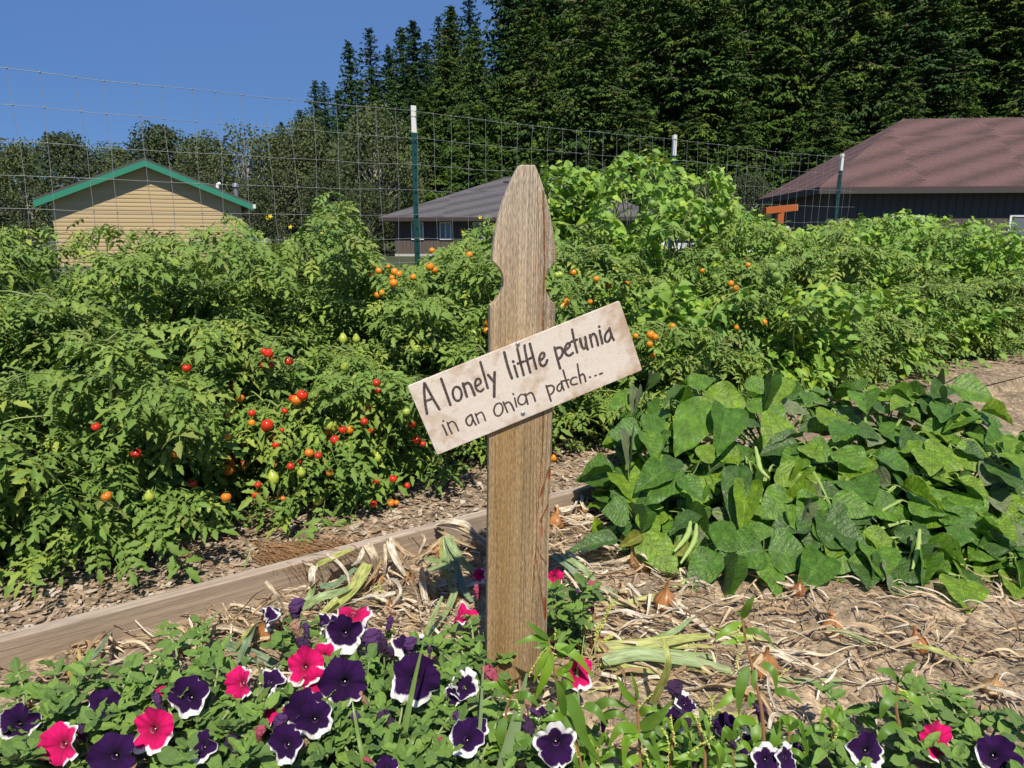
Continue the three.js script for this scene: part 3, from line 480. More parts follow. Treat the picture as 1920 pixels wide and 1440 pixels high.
const fruitMat = {
  red: std('ripe tomato', [0.62, 0.035, 0.012], 0.18), orange: std('ripening tomato', [0.72, 0.2, 0.02], 0.18), gold: std('golden cherry tomato', [0.78, 0.25, 0.015], 0.2),
  lime: std('green pear tomato', [0.42, 0.5, 0.07], 0.22), green: std('unripe tomato', [0.36, 0.46, 0.08], 0.25), husk: leafMat('papery green husk', [0.30, 0.46, 0.08], 0.6, 0.4),
};
const fruitGeo = {};
for (const k of ['round', 'cherry', 'pear', 'husk']) {
  const g = new THREE.SphereGeometry(1, 22, 14), pa = g.attributes.position;
  for (let i = 0; i < pa.count; i++) {
    let x = pa.getX(i), y = pa.getY(i), z = pa.getZ(i); const a = Math.atan2(z, x);
    if (k === 'round') { const d = 1 - 0.16 * Math.exp(-((1 - y) * 6)); y *= 0.93 * d; const lob = 1 + 0.025 * Math.cos(a * 5) * Math.max(0, y); x *= lob; z *= lob; }
    if (k === 'pear') { const n = y > 0 ? 1 - 0.42 * Math.pow(y, 1.1) : 1; x *= 0.86 * n; z *= 0.86 * n; y *= 1.2; }
    if (k === 'husk') { const rib = 1 + 0.09 * Math.cos(a * 6) * (1 - y * y); x *= rib; z *= rib; y = y < 0 ? y * 1.12 * (1 - 0.1 * (1 - Math.abs(y))) : y * 0.9; if (y < -0.8) y -= 0.12; }
    pa.setXYZ(i, x, y, z);
  }
  g.computeVertexNormals(); fruitGeo[k] = g;
}
const calyxGeo = (() => { const m = new MB(); for (let k = 0; k < 5; k++) { const a = k * 1.257, d = V(Math.cos(a), 0, Math.sin(a)); m.ribbon([V(0, 0.98, 0), d.clone().multiplyScalar(0.35).setY(1.06), d.clone().multiplyScalar(0.85).setY(1.0)], (t) => 0.26 * (1 - t) + 0.01, V(0, 1, 0), 3, 0.2); } m.tube([V(0, 0.95, 0), V(0.1, 1.3, 0), V(0.3, 1.7, 0.1)], 0.07, 0.06, 3, 4); return m.geo(); })();
const plants = [], leafSpots = [];
function bushPlant(kind, s, o, h, rad, label, group, seed, opts = {}) {
  const r = rng(seed), b = row(o, s, PATH_Y - 0.01), isT = kind === 'tomato';
  const t = thing(isT ? 'tomato_plant' : 'tomatillo_plant', label, isT ? 'tomato plant' : 'tomatillo plant', b, 0, group);
  const geos = isT ? tomLeaves : tilloLeaves, base = isT ? 0.15 : 0.088, stems = new MB(), shoots = new MB(), items = [];
  const nS = opts.stems ?? 9;
  const leafAt = (p, az, pitch, sc, dark) => {
    const d = V(Math.sin(az) * Math.cos(pitch), Math.sin(pitch), Math.cos(az) * Math.cos(pitch)), n = V(-d.x * 0.3 + (r() - 0.5) * 1.3, 0.9, -d.z * 0.3 + (r() - 0.5) * 1.3 + 0.25);
    const w = p.clone().add(b), mid = w.clone().addScaledVector(d, base * sc * 0.6);
    if (p.y < 0.01 || fbm(mid.x * 4.6, mid.y * 4.6, mid.z * 4.6 + 3, 3) < -0.13 || !allowed(mid, r, 4) || !allowed(w, r)) return;
    items.push([frame(p, d, n, base * sc), dark, mid]); { const q = P(mid); leafSpots.push(q); }
  };
  for (let k = 0; k < nS; k++) {
    const az = k / nS * 6.283 + r() * 0.7, hh = h * (k < 3 ? 1.0 + r() * (isT ? 0.42 : 0.12) : 0.55 + r() * 0.5), rr = rad * (k < 2 ? 0.25 : 0.6 + r() * 0.6), sprawl = isT ? 0.75 : 1;
    const f = (q) => { const a = az + 0.5 * Math.sin(q * 3 + k), rq = rr * Math.pow(q, 0.85), y = hh * (isT ? Math.sin(Math.min(1, q * 1.12) * Math.PI * 0.5) - 0.18 * Math.max(0, q - 0.75) * 4 * (k > 1) : Math.pow(q, 0.9)); return V(Math.sin(a) * rq, Math.max(0.015, y * (1 - (1 - sprawl) * 0.2)), Math.cos(a) * rq); };
    const pts = []; for (let q = 0; q <= 8; q++) pts.push(f(q / 8));
    if (pts.slice(4).some((p) => { const w = P(p.clone().add(b)); return w[1] > curve(SKYLINE, w[0]) + 8; })) { let cut = pts.length; for (let i = 1; i < pts.length; i++) { const w = P(pts[i].clone().add(b)); if (w[1] < curve(SKYLINE, w[0]) + 10) { cut = i; break; } } if (cut > 2) stems.tube(pts.slice(0, cut), isT ? 0.009 : 0.008, 0.004, cut * 2, 5); }
    const L = isT ? 15 : 20;
    for (let n = 1; n <= L; n++) {
      const q = n / L, p = f(q), a = az + n * 2.4;
      leafAt(p, a, isT ? 0.25 - r() * 0.6 : 0.3 - r() * 0.9, 0.75 + r() * 0.5, 0.85 + r() * 0.35);
      const side = isT ? 7 : 7;                                              // side shoots
      if (n > 1) { const sl = (isT ? 0.2 : 0.24) * (1.1 - q * 0.5) * (0.6 + r() * 0.7), sa = a + 1.2 + r(), e0 = p.clone().add(V(Math.sin(sa) * sl, sl * (isT ? 0.25 : 0.6) - 0.1 * sl, Math.cos(sa) * sl)), ok = P(e0.clone().add(b)); if (r() < 0.3 && ok[1] > curve(SKYLINE, ok[0]) + 22 && e0.y > 0.02) shoots.tube([p, p.clone().lerp(e0, 0.5).add(V(0, 0.012, 0)), e0], 0.0034, 0.0014, 4, 4); for (let j = 1; j <= side; j++) { const w = j / side, sp = p.clone().add(V(Math.sin(sa) * sl * w, sl * w * (isT ? 0.25 : 0.6) - 0.1 * w * w * sl, Math.cos(sa) * sl * w)); leafAt(sp, sa + (j % 2 ? 1 : -1) * (0.6 + r()), isT ? 0.2 - r() * 0.9 : 0.35 - r() * 1.1, 0.55 + r() * 0.5, 0.85 + r() * 0.4); } }
    }
  }
  for (let k = 0; k < (opts.fill ?? 70); k++) { const a = r() * 6.283, q = Math.sqrt(r()) * rad * 1.05, y = h * (0.04 + 0.8 * r() * (1 - q / rad * 0.35)); leafAt(V(Math.sin(a) * q, y, Math.cos(a) * q), a + (r() - 0.5), 0.2 - r() * 0.9, 0.6 + r() * 0.5, 0.8 + r() * 0.4); }
  if (stems.p.length) part('stem', stems.geo(), isT ? stemMat : stemPale, t);
  if (shoots.p.length) part('shoot', shoots.geo(), stemPale, t);
  const front = items.map((x, i) => [across(x[2]) + (1 - x[0].elements[13] / h) * 0.05, i]).sort((a, b2) => a[0] - b2[0]).slice(0, opts.single ?? 44).map((x) => x[1]), set = new Set(front);
  const lots = geos.map(() => ({ m: [], c: [] }));
  items.forEach(([M, dark], i) => {
    const g = Math.floor(r() * geos.length);
    if (set.has(i)) place(part('leaf', geos[g], isT ? (r() < 0.14 ? tomMatOld : tomMat) : tilloMat, t), M);
    else { lots[g].m.push(M); lots[g].c.push(tones[isT ? 'tomato' : 'tillo'](r, dark)); }
  });
  lots.forEach((l, k) => copies('foliage', geos[k], isT ? tomWhite : tilloWhite, l.m, t, l.c));
  plants.push({ t, b, kind, o, s });
  return t;
}
const where = (s) => { const q = P(row(3, s, 0.5)); return q[0]; };
{
  const rowLabel = ['front row beside the path', 'second row behind the path', 'third row of the patch', 'back row by the wire fence'];
  let seed = 100;
  const spec = [], jr = rng(4242);
  const line = (s0, s1, ds, o, ri, h, rad, kindOf) => { for (let s = s0; s < s1; s += ds * (0.85 + jr() * 0.3)) spec.push([kindOf(s), s, o + (jr() - 0.5) * 0.5, ri, h * (0.68 + jr() * 0.62), rad * (0.85 + jr() * 0.35)]); };
  const tom = () => 'tomato', tillo = () => 'tomatillo';
  line(-0.75, 8.6, 0.44, 2.74, 0, 0.56, 0.34, (s) => (s > 2.75 && jr() < 0.55 ? 'tomatillo' : 'tomato'));
  line(-0.85, 9.0, 0.5, 3.18, 1, 0.82, 0.42, (s) => (s > 2.7 && jr() < 0.6 ? 'tomatillo' : 'tomato'));
  line(-0.95, 9.4, 0.55, 3.7, 2, 1.02, 0.46, (s) => (s > 2.9 && jr() < 0.75 ? 'tomatillo' : 'tomato'));
  line(-1.0, 3.2, 0.52, 4.3, 3, 1.28, 0.5, tom);
  line(3.25, 9.6, 0.44, 4.3, 3, 1.85, 0.5, tillo);
  for (const x of [1048, 1082, 1118, 1335]) { const q = R(x, 400, 4.05); spec.push(['tomatillo', along(q), 4.05 + (jr() - 0.5) * 0.2, 3, 1.75, 0.36]); }
  spec.sort((a, b) => a[3] - b[3] || a[1] - b[1]);
  const count = {};
  for (const [kind, s, o, ri, h0, rad] of spec) {
    const px = P(row(o, s, 0.5))[0], far = px < -120 || px > 2050, h = ri === 3 ? Math.max(h0, kind === 'tomato' ? 1.2 : 1.75) : h0;
    const key = kind + ri, k = count[key] = (count[key] ?? -1) + 1;
    const nth = ORD[k] ?? 'twenty-' + (ORD[k - 20] ?? 'last');
    bushPlant(kind, s, o, h, rad, kind === 'tomato' ? `${h > 0.9 ? 'tall' : 'low'} tomato plant, ${nth} from the left in the ${rowLabel[ri]}` : `light green tomatillo plant, ${nth} from the left in the ${rowLabel[ri]}`, kind === 'tomato' ? 'tomato plants in rows behind the path' : 'tomatillo plants in rows behind the path', seed++, { fill: far ? 30 : kind === 'tomato' ? 100 : 110, single: px > 0 && px < 1920 ? 36 : 6, stems: kind === 'tomato' ? 9 : 10 });
  }
  // fruit hangs among the outermost leaves of the plant nearest to it
  for (const f of fruits) { let z = 1e9; for (const [x, y, zc] of leafSpots) if (Math.hypot(x - f.x, y - f.y) < f.r + 9 && zc < z) z = zc; if (z < 1e8) { const d = sight(f.x, f.y); f.p = d.clone().multiplyScalar(z - 0.02).add(camera.position); f.zc = z - 0.02; f.R = f.r * f.zc / FOCAL; } }
  for (const f of fruits) {
    const want = f.kind === 'husk' ? 'tomatillo' : 'tomato';
    let best = null, bd = 1e9; for (const q of plants) { if (q.kind !== want) continue; const d = Math.hypot(q.s - along(f.p), q.o - across(f.p)); if (d < bd) { bd = d; best = q; } }
    const m = part(f.kind === 'husk' ? 'husk' : 'tomato', fruitGeo[f.kind], fruitMat[f.tone], best.t);
    const r = rng(Math.round(f.x * 7 + f.y)); m.position.copy(f.p).sub(best.b); m.scale.setScalar(f.R * (f.kind === 'husk' ? 0.8 : 1.05)); m.rotation.set((r() - 0.5) * 1.2, r() * 6, (r() - 0.5) * 1.2);
    part('calyx', calyxGeo, stemMat, m);
  }
  // yellow blossoms
  const fl = (() => { const m = new MB(); for (let k = 0; k < 5; k++) { const a = k * 1.257, d = V(Math.cos(a), 0, Math.sin(a)); m.ribbon([V(0, 0, 0), d.clone().multiplyScalar(0.6).setY(0.3), d.clone().multiplyScalar(1.0).setY(-0.1)], (t) => 0.4 * Math.sin(Math.PI * Math.min(1, t + 0.15)) + 0.02, V(0, 1, 0), 4, 0.1); } m.tube([V(0, -0.1, 0), V(0, 0.55, 0)], 0.14, 0.05, 2, 5); return m.geo(); })();
  const yellow = std('yellow blossom', [0.72, 0.55, 0.02], 0.6); const r = rng(77);
  const spots = [[502, 409], [507, 406], [545, 426], [560, 440], [611, 430], [605, 437], [900, 408], [870, 440], [868, 436], [1035, 315], [1046, 322], [1160, 300], [1180, 296], [1215, 300], [1240, 300], [1130, 700], [1190, 720], [1345, 760], [1260, 640], [1370, 570], [1420, 560], [1480, 610], [1330, 700], [1290, 660]];
  for (const [x, y] of spots) { const o = surfO(y, x) - 0.04, p = R(x, y, o); let best = plants[0], bd = 1e9; for (const q of plants) { const d = Math.hypot(q.s - along(p), q.o - across(p)); if (d < bd) { bd = d; best = q; } } const m = part('blossom', fl, yellow, best.t); m.position.copy(p).sub(best.b); m.scale.setScalar(0.016); m.rotation.set(1.0 + r(), r() * 6, r() - 0.5); }
}

// ------------------------------------------------------------------ bean plants
const beanTex = (() => {
  const S = 384, veins = (c, w, col) => { c.strokeStyle = col; c.lineCap = 'round'; c.lineWidth = w * 2; c.beginPath(); c.moveTo(S / 2, S); c.lineTo(S / 2, 0); c.stroke(); for (let k = 0; k < 7; k++) for (const d of [-1, 1]) { const y = S * (0.95 - k * 0.125); c.lineWidth = w * (1.25 - k * 0.1); c.beginPath(); c.moveTo(S / 2, y); c.quadraticCurveTo(S / 2 + d * S * 0.22, y - S * 0.1, S / 2 + d * S * 0.42, y - S * 0.28); c.stroke(); } };
  const col = canvas(S, S, (c) => {
    const im = c.createImageData(S, S); for (let y = 0; y < S; y++) for (let x = 0; x < S; x++) { const n = fbm(x / 30, y / 30, 2, 4), m2 = fbm(x / 90, y / 90, 6, 2), i = (y * S + x) * 4, k = 1 + n * 0.35 + m2 * 0.4; im.data[i] = 200 * k; im.data[i + 1] = 205 * k; im.data[i + 2] = 190 * k; im.data[i + 3] = 255; } c.putImageData(im, 0, 0);
    c.globalAlpha = 0.75; veins(c, 2.2, 'rgb(255,255,190)');
    c.globalAlpha = 0.14; c.strokeStyle = 'rgb(245,255,190)'; c.lineWidth = 0.8; const r = rng(3); for (let k = 0; k < 420; k++) { const x = r() * S, y = r() * S, a = r() * 6.28, l = 6 + r() * 12; c.beginPath(); c.moveTo(x, y); c.lineTo(x + Math.cos(a) * l, y + Math.sin(a) * l); c.stroke(); }
  });
  const bump = canvas(S, S, (c) => { c.fillStyle = '#aaa'; c.fillRect(0, 0, S, S); const r = rng(9); for (let k = 0; k < 900; k++) { const x = r() * S, y = r() * S, q = 4 + r() * 9, g = c.createRadialGradient(x, y, 0, x, y, q); g.addColorStop(0, 'rgba(255,255,255,0.5)'); g.addColorStop(1, 'rgba(255,255,255,0)'); c.fillStyle = g; c.fillRect(x - q, y - q, 2 * q, 2 * q); } c.filter = 'none'; c.globalAlpha = 0.9; veins(c, 4.5, 'rgb(60,60,60)'); });
  return [tex(col), tex(bump, false)];
})();
const beanW = (t) => 0.46 * Math.pow(Math.sin(Math.PI * Math.pow(t, 0.62)), 0.85) * (1 - 0.25 * t * t) + 0.004;
const beanGeos = [0, 1, 2, 3, 4, 5].map((k) => { const g = leafGeo({ len: 1, width: beanW, fold: [0.1, 0.18, -0.06, 0.22, 0.05, 0.3][k], droop: [0.1, 0.2, 0.05, 0.14, 0.24, 0.12][k], nl: 22, nw: 8, ripple: 0.025, veins: 6.5, quilt: 0.013, curl: -0.12 + 0.06 * k, seed: 40 + k }); return g; });
const beanFold = leafGeo({ len: 1, width: (t) => beanW(t) * 0.62, fold: 1.6, droop: 0.2, nl: 18, nw: 6, ripple: 0.03, veins: 6.5, quilt: 0.016, seed: 51 });
const beanMats = [[0.12, 0.27, 0.024], [0.165, 0.335, 0.024], [0.25, 0.41, 0.022], [0.085, 0.19, 0.024]].map((c, i) => leafMat('bean leaf ' + i, c.map((x) => x * 1.2), 0.5, 0.35, { map: beanTex[0], bumpMap: beanTex[1], bumpScale: 0.005, specularIntensity: 0.8 }));
const beanUnder = leafMat('bean leaf underside', [0.27, 0.33, 0.15], 0.75, 0.3, { map: beanTex[0], bumpMap: beanTex[1], bumpScale: -0.004 });
const beanOld = leafMat('yellowing bean leaf', [0.34, 0.34, 0.035], 0.6, 0.35, { map: beanTex[0] });
{
  const petiole = std('bean stalk', [0.24, 0.34, 0.08], 0.6), podMat = std('bean pod', [0.32, 0.44, 0.12], 0.5);
  const mound = (px, py) => { const d = sight(px, py), k = -d.y / -d.z, z = 2.07 / (k + 0.49); return Z(px, py, z); };
  const spotsB = [[1245, 985], [1410, 1015], [1575, 1050], [1260, 910], [1440, 920], [1620, 950], [1790, 990], [1500, 850], [1740, 870], [1900, 940]];
  const names = ['bean plant nearest to the picket with a large hole-chewed leaf', 'bean plant with big glossy leaves reaching over the cut onion stalks', 'bean plant at the front edge of the patch, second from its right end', 'bean plant beside the end of the grey plank', 'bean plant in the middle of the patch with a hanging pale pod', 'bean plant behind the front ones towards the right edge', 'bean plant at the front right corner of the patch', 'bean plant in the back of the patch below the tomatillos', 'bean plant in the back of the patch farther right', 'bean plant at the right edge of the picture'];
  const bases = spotsB.map(([x, y], i) => { const b = G(x, y, 0.0); b.y = 0.01; const t = thing('bean_plant', names[i], 'bean plant', b, 0, 'bean plants in the bed'); return { t, b, stems: new MB() }; });
  const nearest = (p) => bases.reduce((a, q) => (Math.hypot(q.b.x - p.x, (q.b.z - p.z)) < Math.hypot(a.b.x - p.x, a.b.z - p.z) ? q : a), bases[0]);
  const r = rng(31), N = V(0, 0.9, 0.44).normalize(), D = V(0, -0.44, 0.9).normalize();
  const put = (base, tip, w, tone, tilt = [0, 0], lift = 0, folded = false, node = null, own = null) => {
    const q = own ?? nearest(base), d = tip.clone().sub(base), L = d.length(), n = N.clone().add(V(tilt[0], 0, tilt[1])).normalize();
    const g = folded ? beanFold : beanGeos[Math.floor(r() * 6)], M = frame(base.clone().sub(q.b), d, n, 1), wl = clamp(w / (0.84 * L), 0.45, 1.35);
    const m = part('leaf', g, tone, q.t); place(m, M); m.scale.set(L * wl, L, L);
    const foot = node ?? base.clone().addScaledVector(d, -0.25).add(V(0, -0.05, -0.03));
    const top = base.clone().sub(q.b), ft = foot.clone().sub(q.b), ground = V((r() - 0.5) * 0.05, 0, (r() - 0.5) * 0.05);
    q.stems.tube([ground, V(ft.x * 0.35, Math.max(0.02, ft.y * 0.6), ft.z * 0.35), ft, top], 0.0038, 0.002, 8, 5);
    return m;
  };
  // the leaves that stand out, base and tip as surveyed; width, tone, tilt
  const B0 = beanMats[0], B1 = beanMats[1], B2 = beanMats[2], B3 = beanMats[3];
  const list = [
    [1185, 731, 1139, 769, 34, B1, [-0.2, 0.3]], [1205, 738, 1182, 778, 24, beanUnder, [-0.5, 0], 1], [1208, 735, 1225, 690, 22, B3, [0.6, -0.3], 1], [1285, 725, 1240, 755, 24, B3, [0, -0.6]], [1290, 722, 1345, 704, 36, B1, [0, 0.5]],
    [1203, 810, 1143, 815, 66, B0, [-0.1, 0.5]], [1205, 810, 1234, 864, 46, B1, [0.3, 0.3]], [1184, 818, 1178, 884, 24, beanUnder, [-0.4, 0.4], 1], [1206, 806, 1250, 780, 44, B0, [0.1, 0.3]],
    [1325, 745, 1268, 852, 72, B1, [0.0, 0.2]], [1388, 738, 1298, 776, 66, B2, [0, 0.7]], [1362, 765, 1350, 848, 66, B0, [0.2, 0.4]], [1400, 712, 1445, 735, 40, B1, [0, 0.4]], [1432, 713, 1442, 768, 26, B3, [0.4, 0.2], 1],
    [1372, 782, 1444, 800, 32, B3, [0, -0.2]], [1466, 782, 1440, 828, 62, B2, [0.1, 0.3]], [1505, 818, 1440, 832, 28, B3, [0, -0.5]], [1474, 708, 1452, 750, 42, B2, [-0.3, 0.4]], [1313, 862, 1342, 830, 38, B2, [0.2, 0.5]], [1502, 856, 1462, 885, 48, B1, [0, 0.2]],
    [1180, 958, 1128, 957, 64, B0, [-0.3, 0.4]], [1200, 1002, 1187, 934, 24, B3, [0.7, 0.2], 1], [1203, 1002, 1276, 1076, 66, B2, [-0.1, 0.3]], [1205, 998, 1232, 952, 48, B2, [0.0, 0.8]], [1203, 1003, 1160, 1026, 24, beanOld, [0, 0.5]], [1160, 1012, 1058, 1030, 40, B3, [0.2, -0.2]],
    [1252, 878, 1191, 918, 54, B0, [-0.1, 0.3]], [1282, 884, 1204, 948, 38, B0, [-0.3, 0.1]], [1268, 885, 1246, 848, 42, B3, [0, 0.6]], [1276, 896, 1320, 936, 48, B0, [0.2, 0.1]], [1308, 962, 1252, 992, 40, B3, [-0.2, -0.3]],
    [1385, 872, 1372, 970, 46, B3, [-0.4, 0.3]], [1402, 903, 1392, 998, 36, B2, [-0.2, 0.4]], [1488, 928, 1428, 968, 70, B1, [0, 0.6]], [1408, 944, 1430, 968, 28, B2, [0.2, 0.4]], [1456, 880, 1510, 905, 62, B2, [0, 0.4]],
    [1343, 1029, 1378, 972, 62, B0, [0.1, 0.7]], [1340, 1033, 1291, 1110, 56, B0, [-0.2, 0.4]], [1431, 1030, 1345, 1041, 78, B0, [-0.1, 0.4]], [1432, 1033, 1465, 1122, 54, B1, [0.2, 0.2]], [1440, 1030, 1525, 1046, 84, B0, [0.1, 0.4]], [1355, 1046, 1366, 1142, 30, B3, [0.6, -0.2], 1], [1432, 1012, 1404, 972, 52, B1, [-0.1, 0.6]], [1290, 1042, 1268, 1008, 46, beanOld, [0, 0.5]],
    [1505, 945, 1500, 1000, 26, beanUnder, [0.5, 0.3], 1], [1480, 985, 1530, 960, 60, B1, [0, 0.5]], [1545, 1040, 1500, 1110, 64, B0, [0, 0.3]], [1555, 1035, 1620, 1060, 70, B1, [0.1, 0.4]], [1550, 1028, 1560, 960, 66, B0, [0, 0.7]],
  ];
  for (const [bx, by, tx, ty, w, tone, tilt, fold] of list) {
    const b = mound(bx, by), e = mound(tx, ty), zc = P(b)[2]; const m = put(b, e, w * zc / FOCAL, tone, tilt, 0, !!fold);
    if (tone === beanOld) m.userData.label = 'yellowing bean leaf'; if (tone === beanUnder) m.userData.label = 'pale folded leaf showing its underside';
  }
  // the leaves behind and beside them
  const inPatch = (px, py) => { const top = curve([[1130, 905], [1150, 850], [1180, 745], [1230, 720], [1300, 700], [1420, 690], [1600, 690], [1950, 760]], px), bot = curve([[1130, 960], [1180, 1010], [1290, 1060], [1480, 1095], [1700, 1160], [1950, 1250]], px); return py > top && py < bot; };
  for (let k = 0, n = 0; k < 900 && n < 250; k++) {
    const px = lerp(1135, 1960, r()), py = lerp(690, 1240, r()); if (!inPatch(px, py)) continue;
    const deep = px < 1500, p = mound(px, py).addScaledVector(N, deep ? -0.05 - r() * 0.16 : 0.02 - r() * 0.14); if (p.y < 0.03) continue; n++;
    const node = p.clone().add(V(0, 0, 0)), az = r() * 6.283, q = nearest(p);
    for (let j = 0; j < 3; j++) {
      const a = az + (j - 1) * 1.75 + (r() - 0.5) * 0.4, L = (0.1 + r() * 0.07) * (j === 1 ? 1.12 : 1), out = V(p.x - q.b.x, 0, p.z - q.b.z).multiplyScalar(0.5);
      const d = V(Math.cos(a), -0.05 - r() * 0.4, Math.sin(a)).add(out).normalize(), base = node.clone().addScaledVector(d, 0.02);
      if (base.y + d.y * L < 0.015) d.y = Math.max(d.y, -0.05);
      const tone = r() < 0.1 ? beanUnder : beanMats[Math.floor(r() * 4)], tl = [(r() - 0.5) * 0.8, 0.1 + (r() - 0.5) * 0.8];
      if (!deep || j < 2) put(base, base.clone().addScaledVector(d, L), L * (0.72 + r() * 0.2), tone, tl, 0, r() < 0.12, node, q);
    }
  }
  const pod = (pts, w) => { const P3 = pts.map(([x, y]) => mound(x, y).addScaledVector(N, 0.02)), q = nearest(P3[0]), m = new MB(), zc = P(P3[0])[2], R0 = w * zc / FOCAL / 2; m.tube(P3.map((p) => p.sub(q.b)), (t) => R0 * (0.35 + 0.65 * Math.sin(Math.PI * clamp(t * 0.9 + 0.08, 0, 1))) * (1 + 0.08 * Math.sin(t * 26)), 0, 26, 7); part('pod', m.geo(), podMat, q.t); };
  pod([[1293, 985], [1287, 1010], [1262, 1042]], 11); pod([[1304, 990], [1300, 1020], [1274, 1064]], 10); pod([[1414, 845], [1419, 868], [1424, 888], [1440, 904]], 10); pod([[1283, 1092], [1275, 1104], [1258, 1108]], 8); pod([[1720, 1000], [1716, 1040], [1706, 1075]], 10);
  for (const q of bases) if (q.stems.p.length) part('stem', q.stems.geo(), petiole, q.t);
}

// ------------------------------------------------------------------ onions
const bulbGeo = new THREE.LatheGeometry([[0.001, -0.85], [0.45, -0.78], [0.85, -0.4], [1, 0.05], [0.86, 0.5], [0.5, 0.85], [0.24, 1.1], [0.15, 1.4], [0.13, 1.8]].map(([x, y]) => new THREE.Vector2(x, y)), 22);
{
  const pa = bulbGeo.attributes.position; for (let i = 0; i < pa.count; i++) { const x = pa.getX(i), z = pa.getZ(i), a = Math.atan2(z, x), k = 1 + 0.03 * Math.sin(a * 7) + 0.02 * Math.sin(a * 17); pa.setX(i, x * k); pa.setZ(i, z * k); } bulbGeo.computeVertexNormals();
}
const skinMap = tex(canvas(256, 128, (c) => { const im = c.createImageData(256, 128); for (let y = 0; y < 128; y++) for (let x = 0; x < 256; x++) { const a = periodic(x / 256, y / 1200, 26, 3, 3.1), b = fbm(x / 40, y / 50, 2, 3), k = 0.92 + a * 0.5 + b * 0.3, i = (y * 256 + x) * 4; im.data[i] = 255 * k; im.data[i + 1] = 250 * k * (1 - 0.06 * b); im.data[i + 2] = 240 * k; im.data[i + 3] = 255; } c.putImageData(im, 0, 0); }));
const skins = [[0.46, 0.21, 0.075], [0.38, 0.15, 0.05], [0.52, 0.31, 0.14], [0.30, 0.12, 0.045], [0.54, 0.39, 0.15]].map((c, i) => std('onion skin ' + i, c, 0.38, { map: skinMap }));
const strawTones = [[0.72, 0.57, 0.38], [0.82, 0.71, 0.55], [0.54, 0.38, 0.22], [0.88, 0.81, 0.69], [0.66, 0.51, 0.33], [0.42, 0.29, 0.175]];
const strawMap = tex(canvas(64, 256, (c) => { const im = c.createImageData(64, 256); for (let y = 0; y < 256; y++) for (let x = 0; x < 64; x++) { const a = noise.noise(x / 3.2, y / 70, 4), b = noise.noise(x / 11, y / 34, 9), e = noise.noise(x / 5, y / 9, 2), k = clamp(0.93 + a * 0.36 + b * 0.26 + e * 0.10, 0.3, 1.1), i = (y * 64 + x) * 4; im.data[i] = clamp(250 * k, 0, 255); im.data[i + 1] = clamp(246 * Math.pow(k, 1.12), 0, 255); im.data[i + 2] = clamp(238 * Math.pow(k, 1.3), 0, 255); im.data[i + 3] = 255; } c.putImageData(im, 0, 0); }));
const strawMats = strawTones.map((c, i) => leafMat('dry onion leaf ' + i, c, 0.8, 0.15, { map: strawMap, bumpMap: strawMap, bumpScale: 0.002 })), strawWhite = leafMat('dry straw', [1, 1, 1], 0.8, 0.12, { map: strawMap });
const greenOnion = [leafMat('green onion leaf', [0.33, 0.46, 0.20], 0.55, 0.2, { map: strawMap }), leafMat('yellow green onion leaf', [0.50, 0.56, 0.17], 0.55, 0.25, { map: strawMap }), leafMat('blue green onion leaf', [0.22, 0.34, 0.20], 0.55, 0.2, { map: strawMap }), leafMat('pale onion stalk', [0.62, 0.64, 0.46], 0.5, 0.25)];
const strand = (k, len = 1) => { const r = rng(200 + k), m = new MB(), pts = []; let a = 0, x = 0, z = 0; for (let i = 0; i <= 6; i++) { pts.push(V(x, 0.02 + 0.05 * Math.sin(i * 1.7 + k) + (i === 0 ? 0.05 : 0) + r() * 0.05, z)); a += (r() - 0.5) * 0.95; x += Math.sin(a) / 6; z += Math.cos(a) / 6; } const w = [0.022, 0.035, 0.055][k % 3]; m.ribbon(pts, (t) => w * (1 - 0.75 * t) * (0.8 + 0.3 * Math.sin(t * 9 + k)) + 0.008, V(0, 1, 0), 14, 0.55 + 0.3 * r(), undefined, (r() - 0.5) * 5); const g = m.geo(); g.scale(len, len, len); return g; };
const strands = [...Array(9).keys()].map((k) => strand(k));
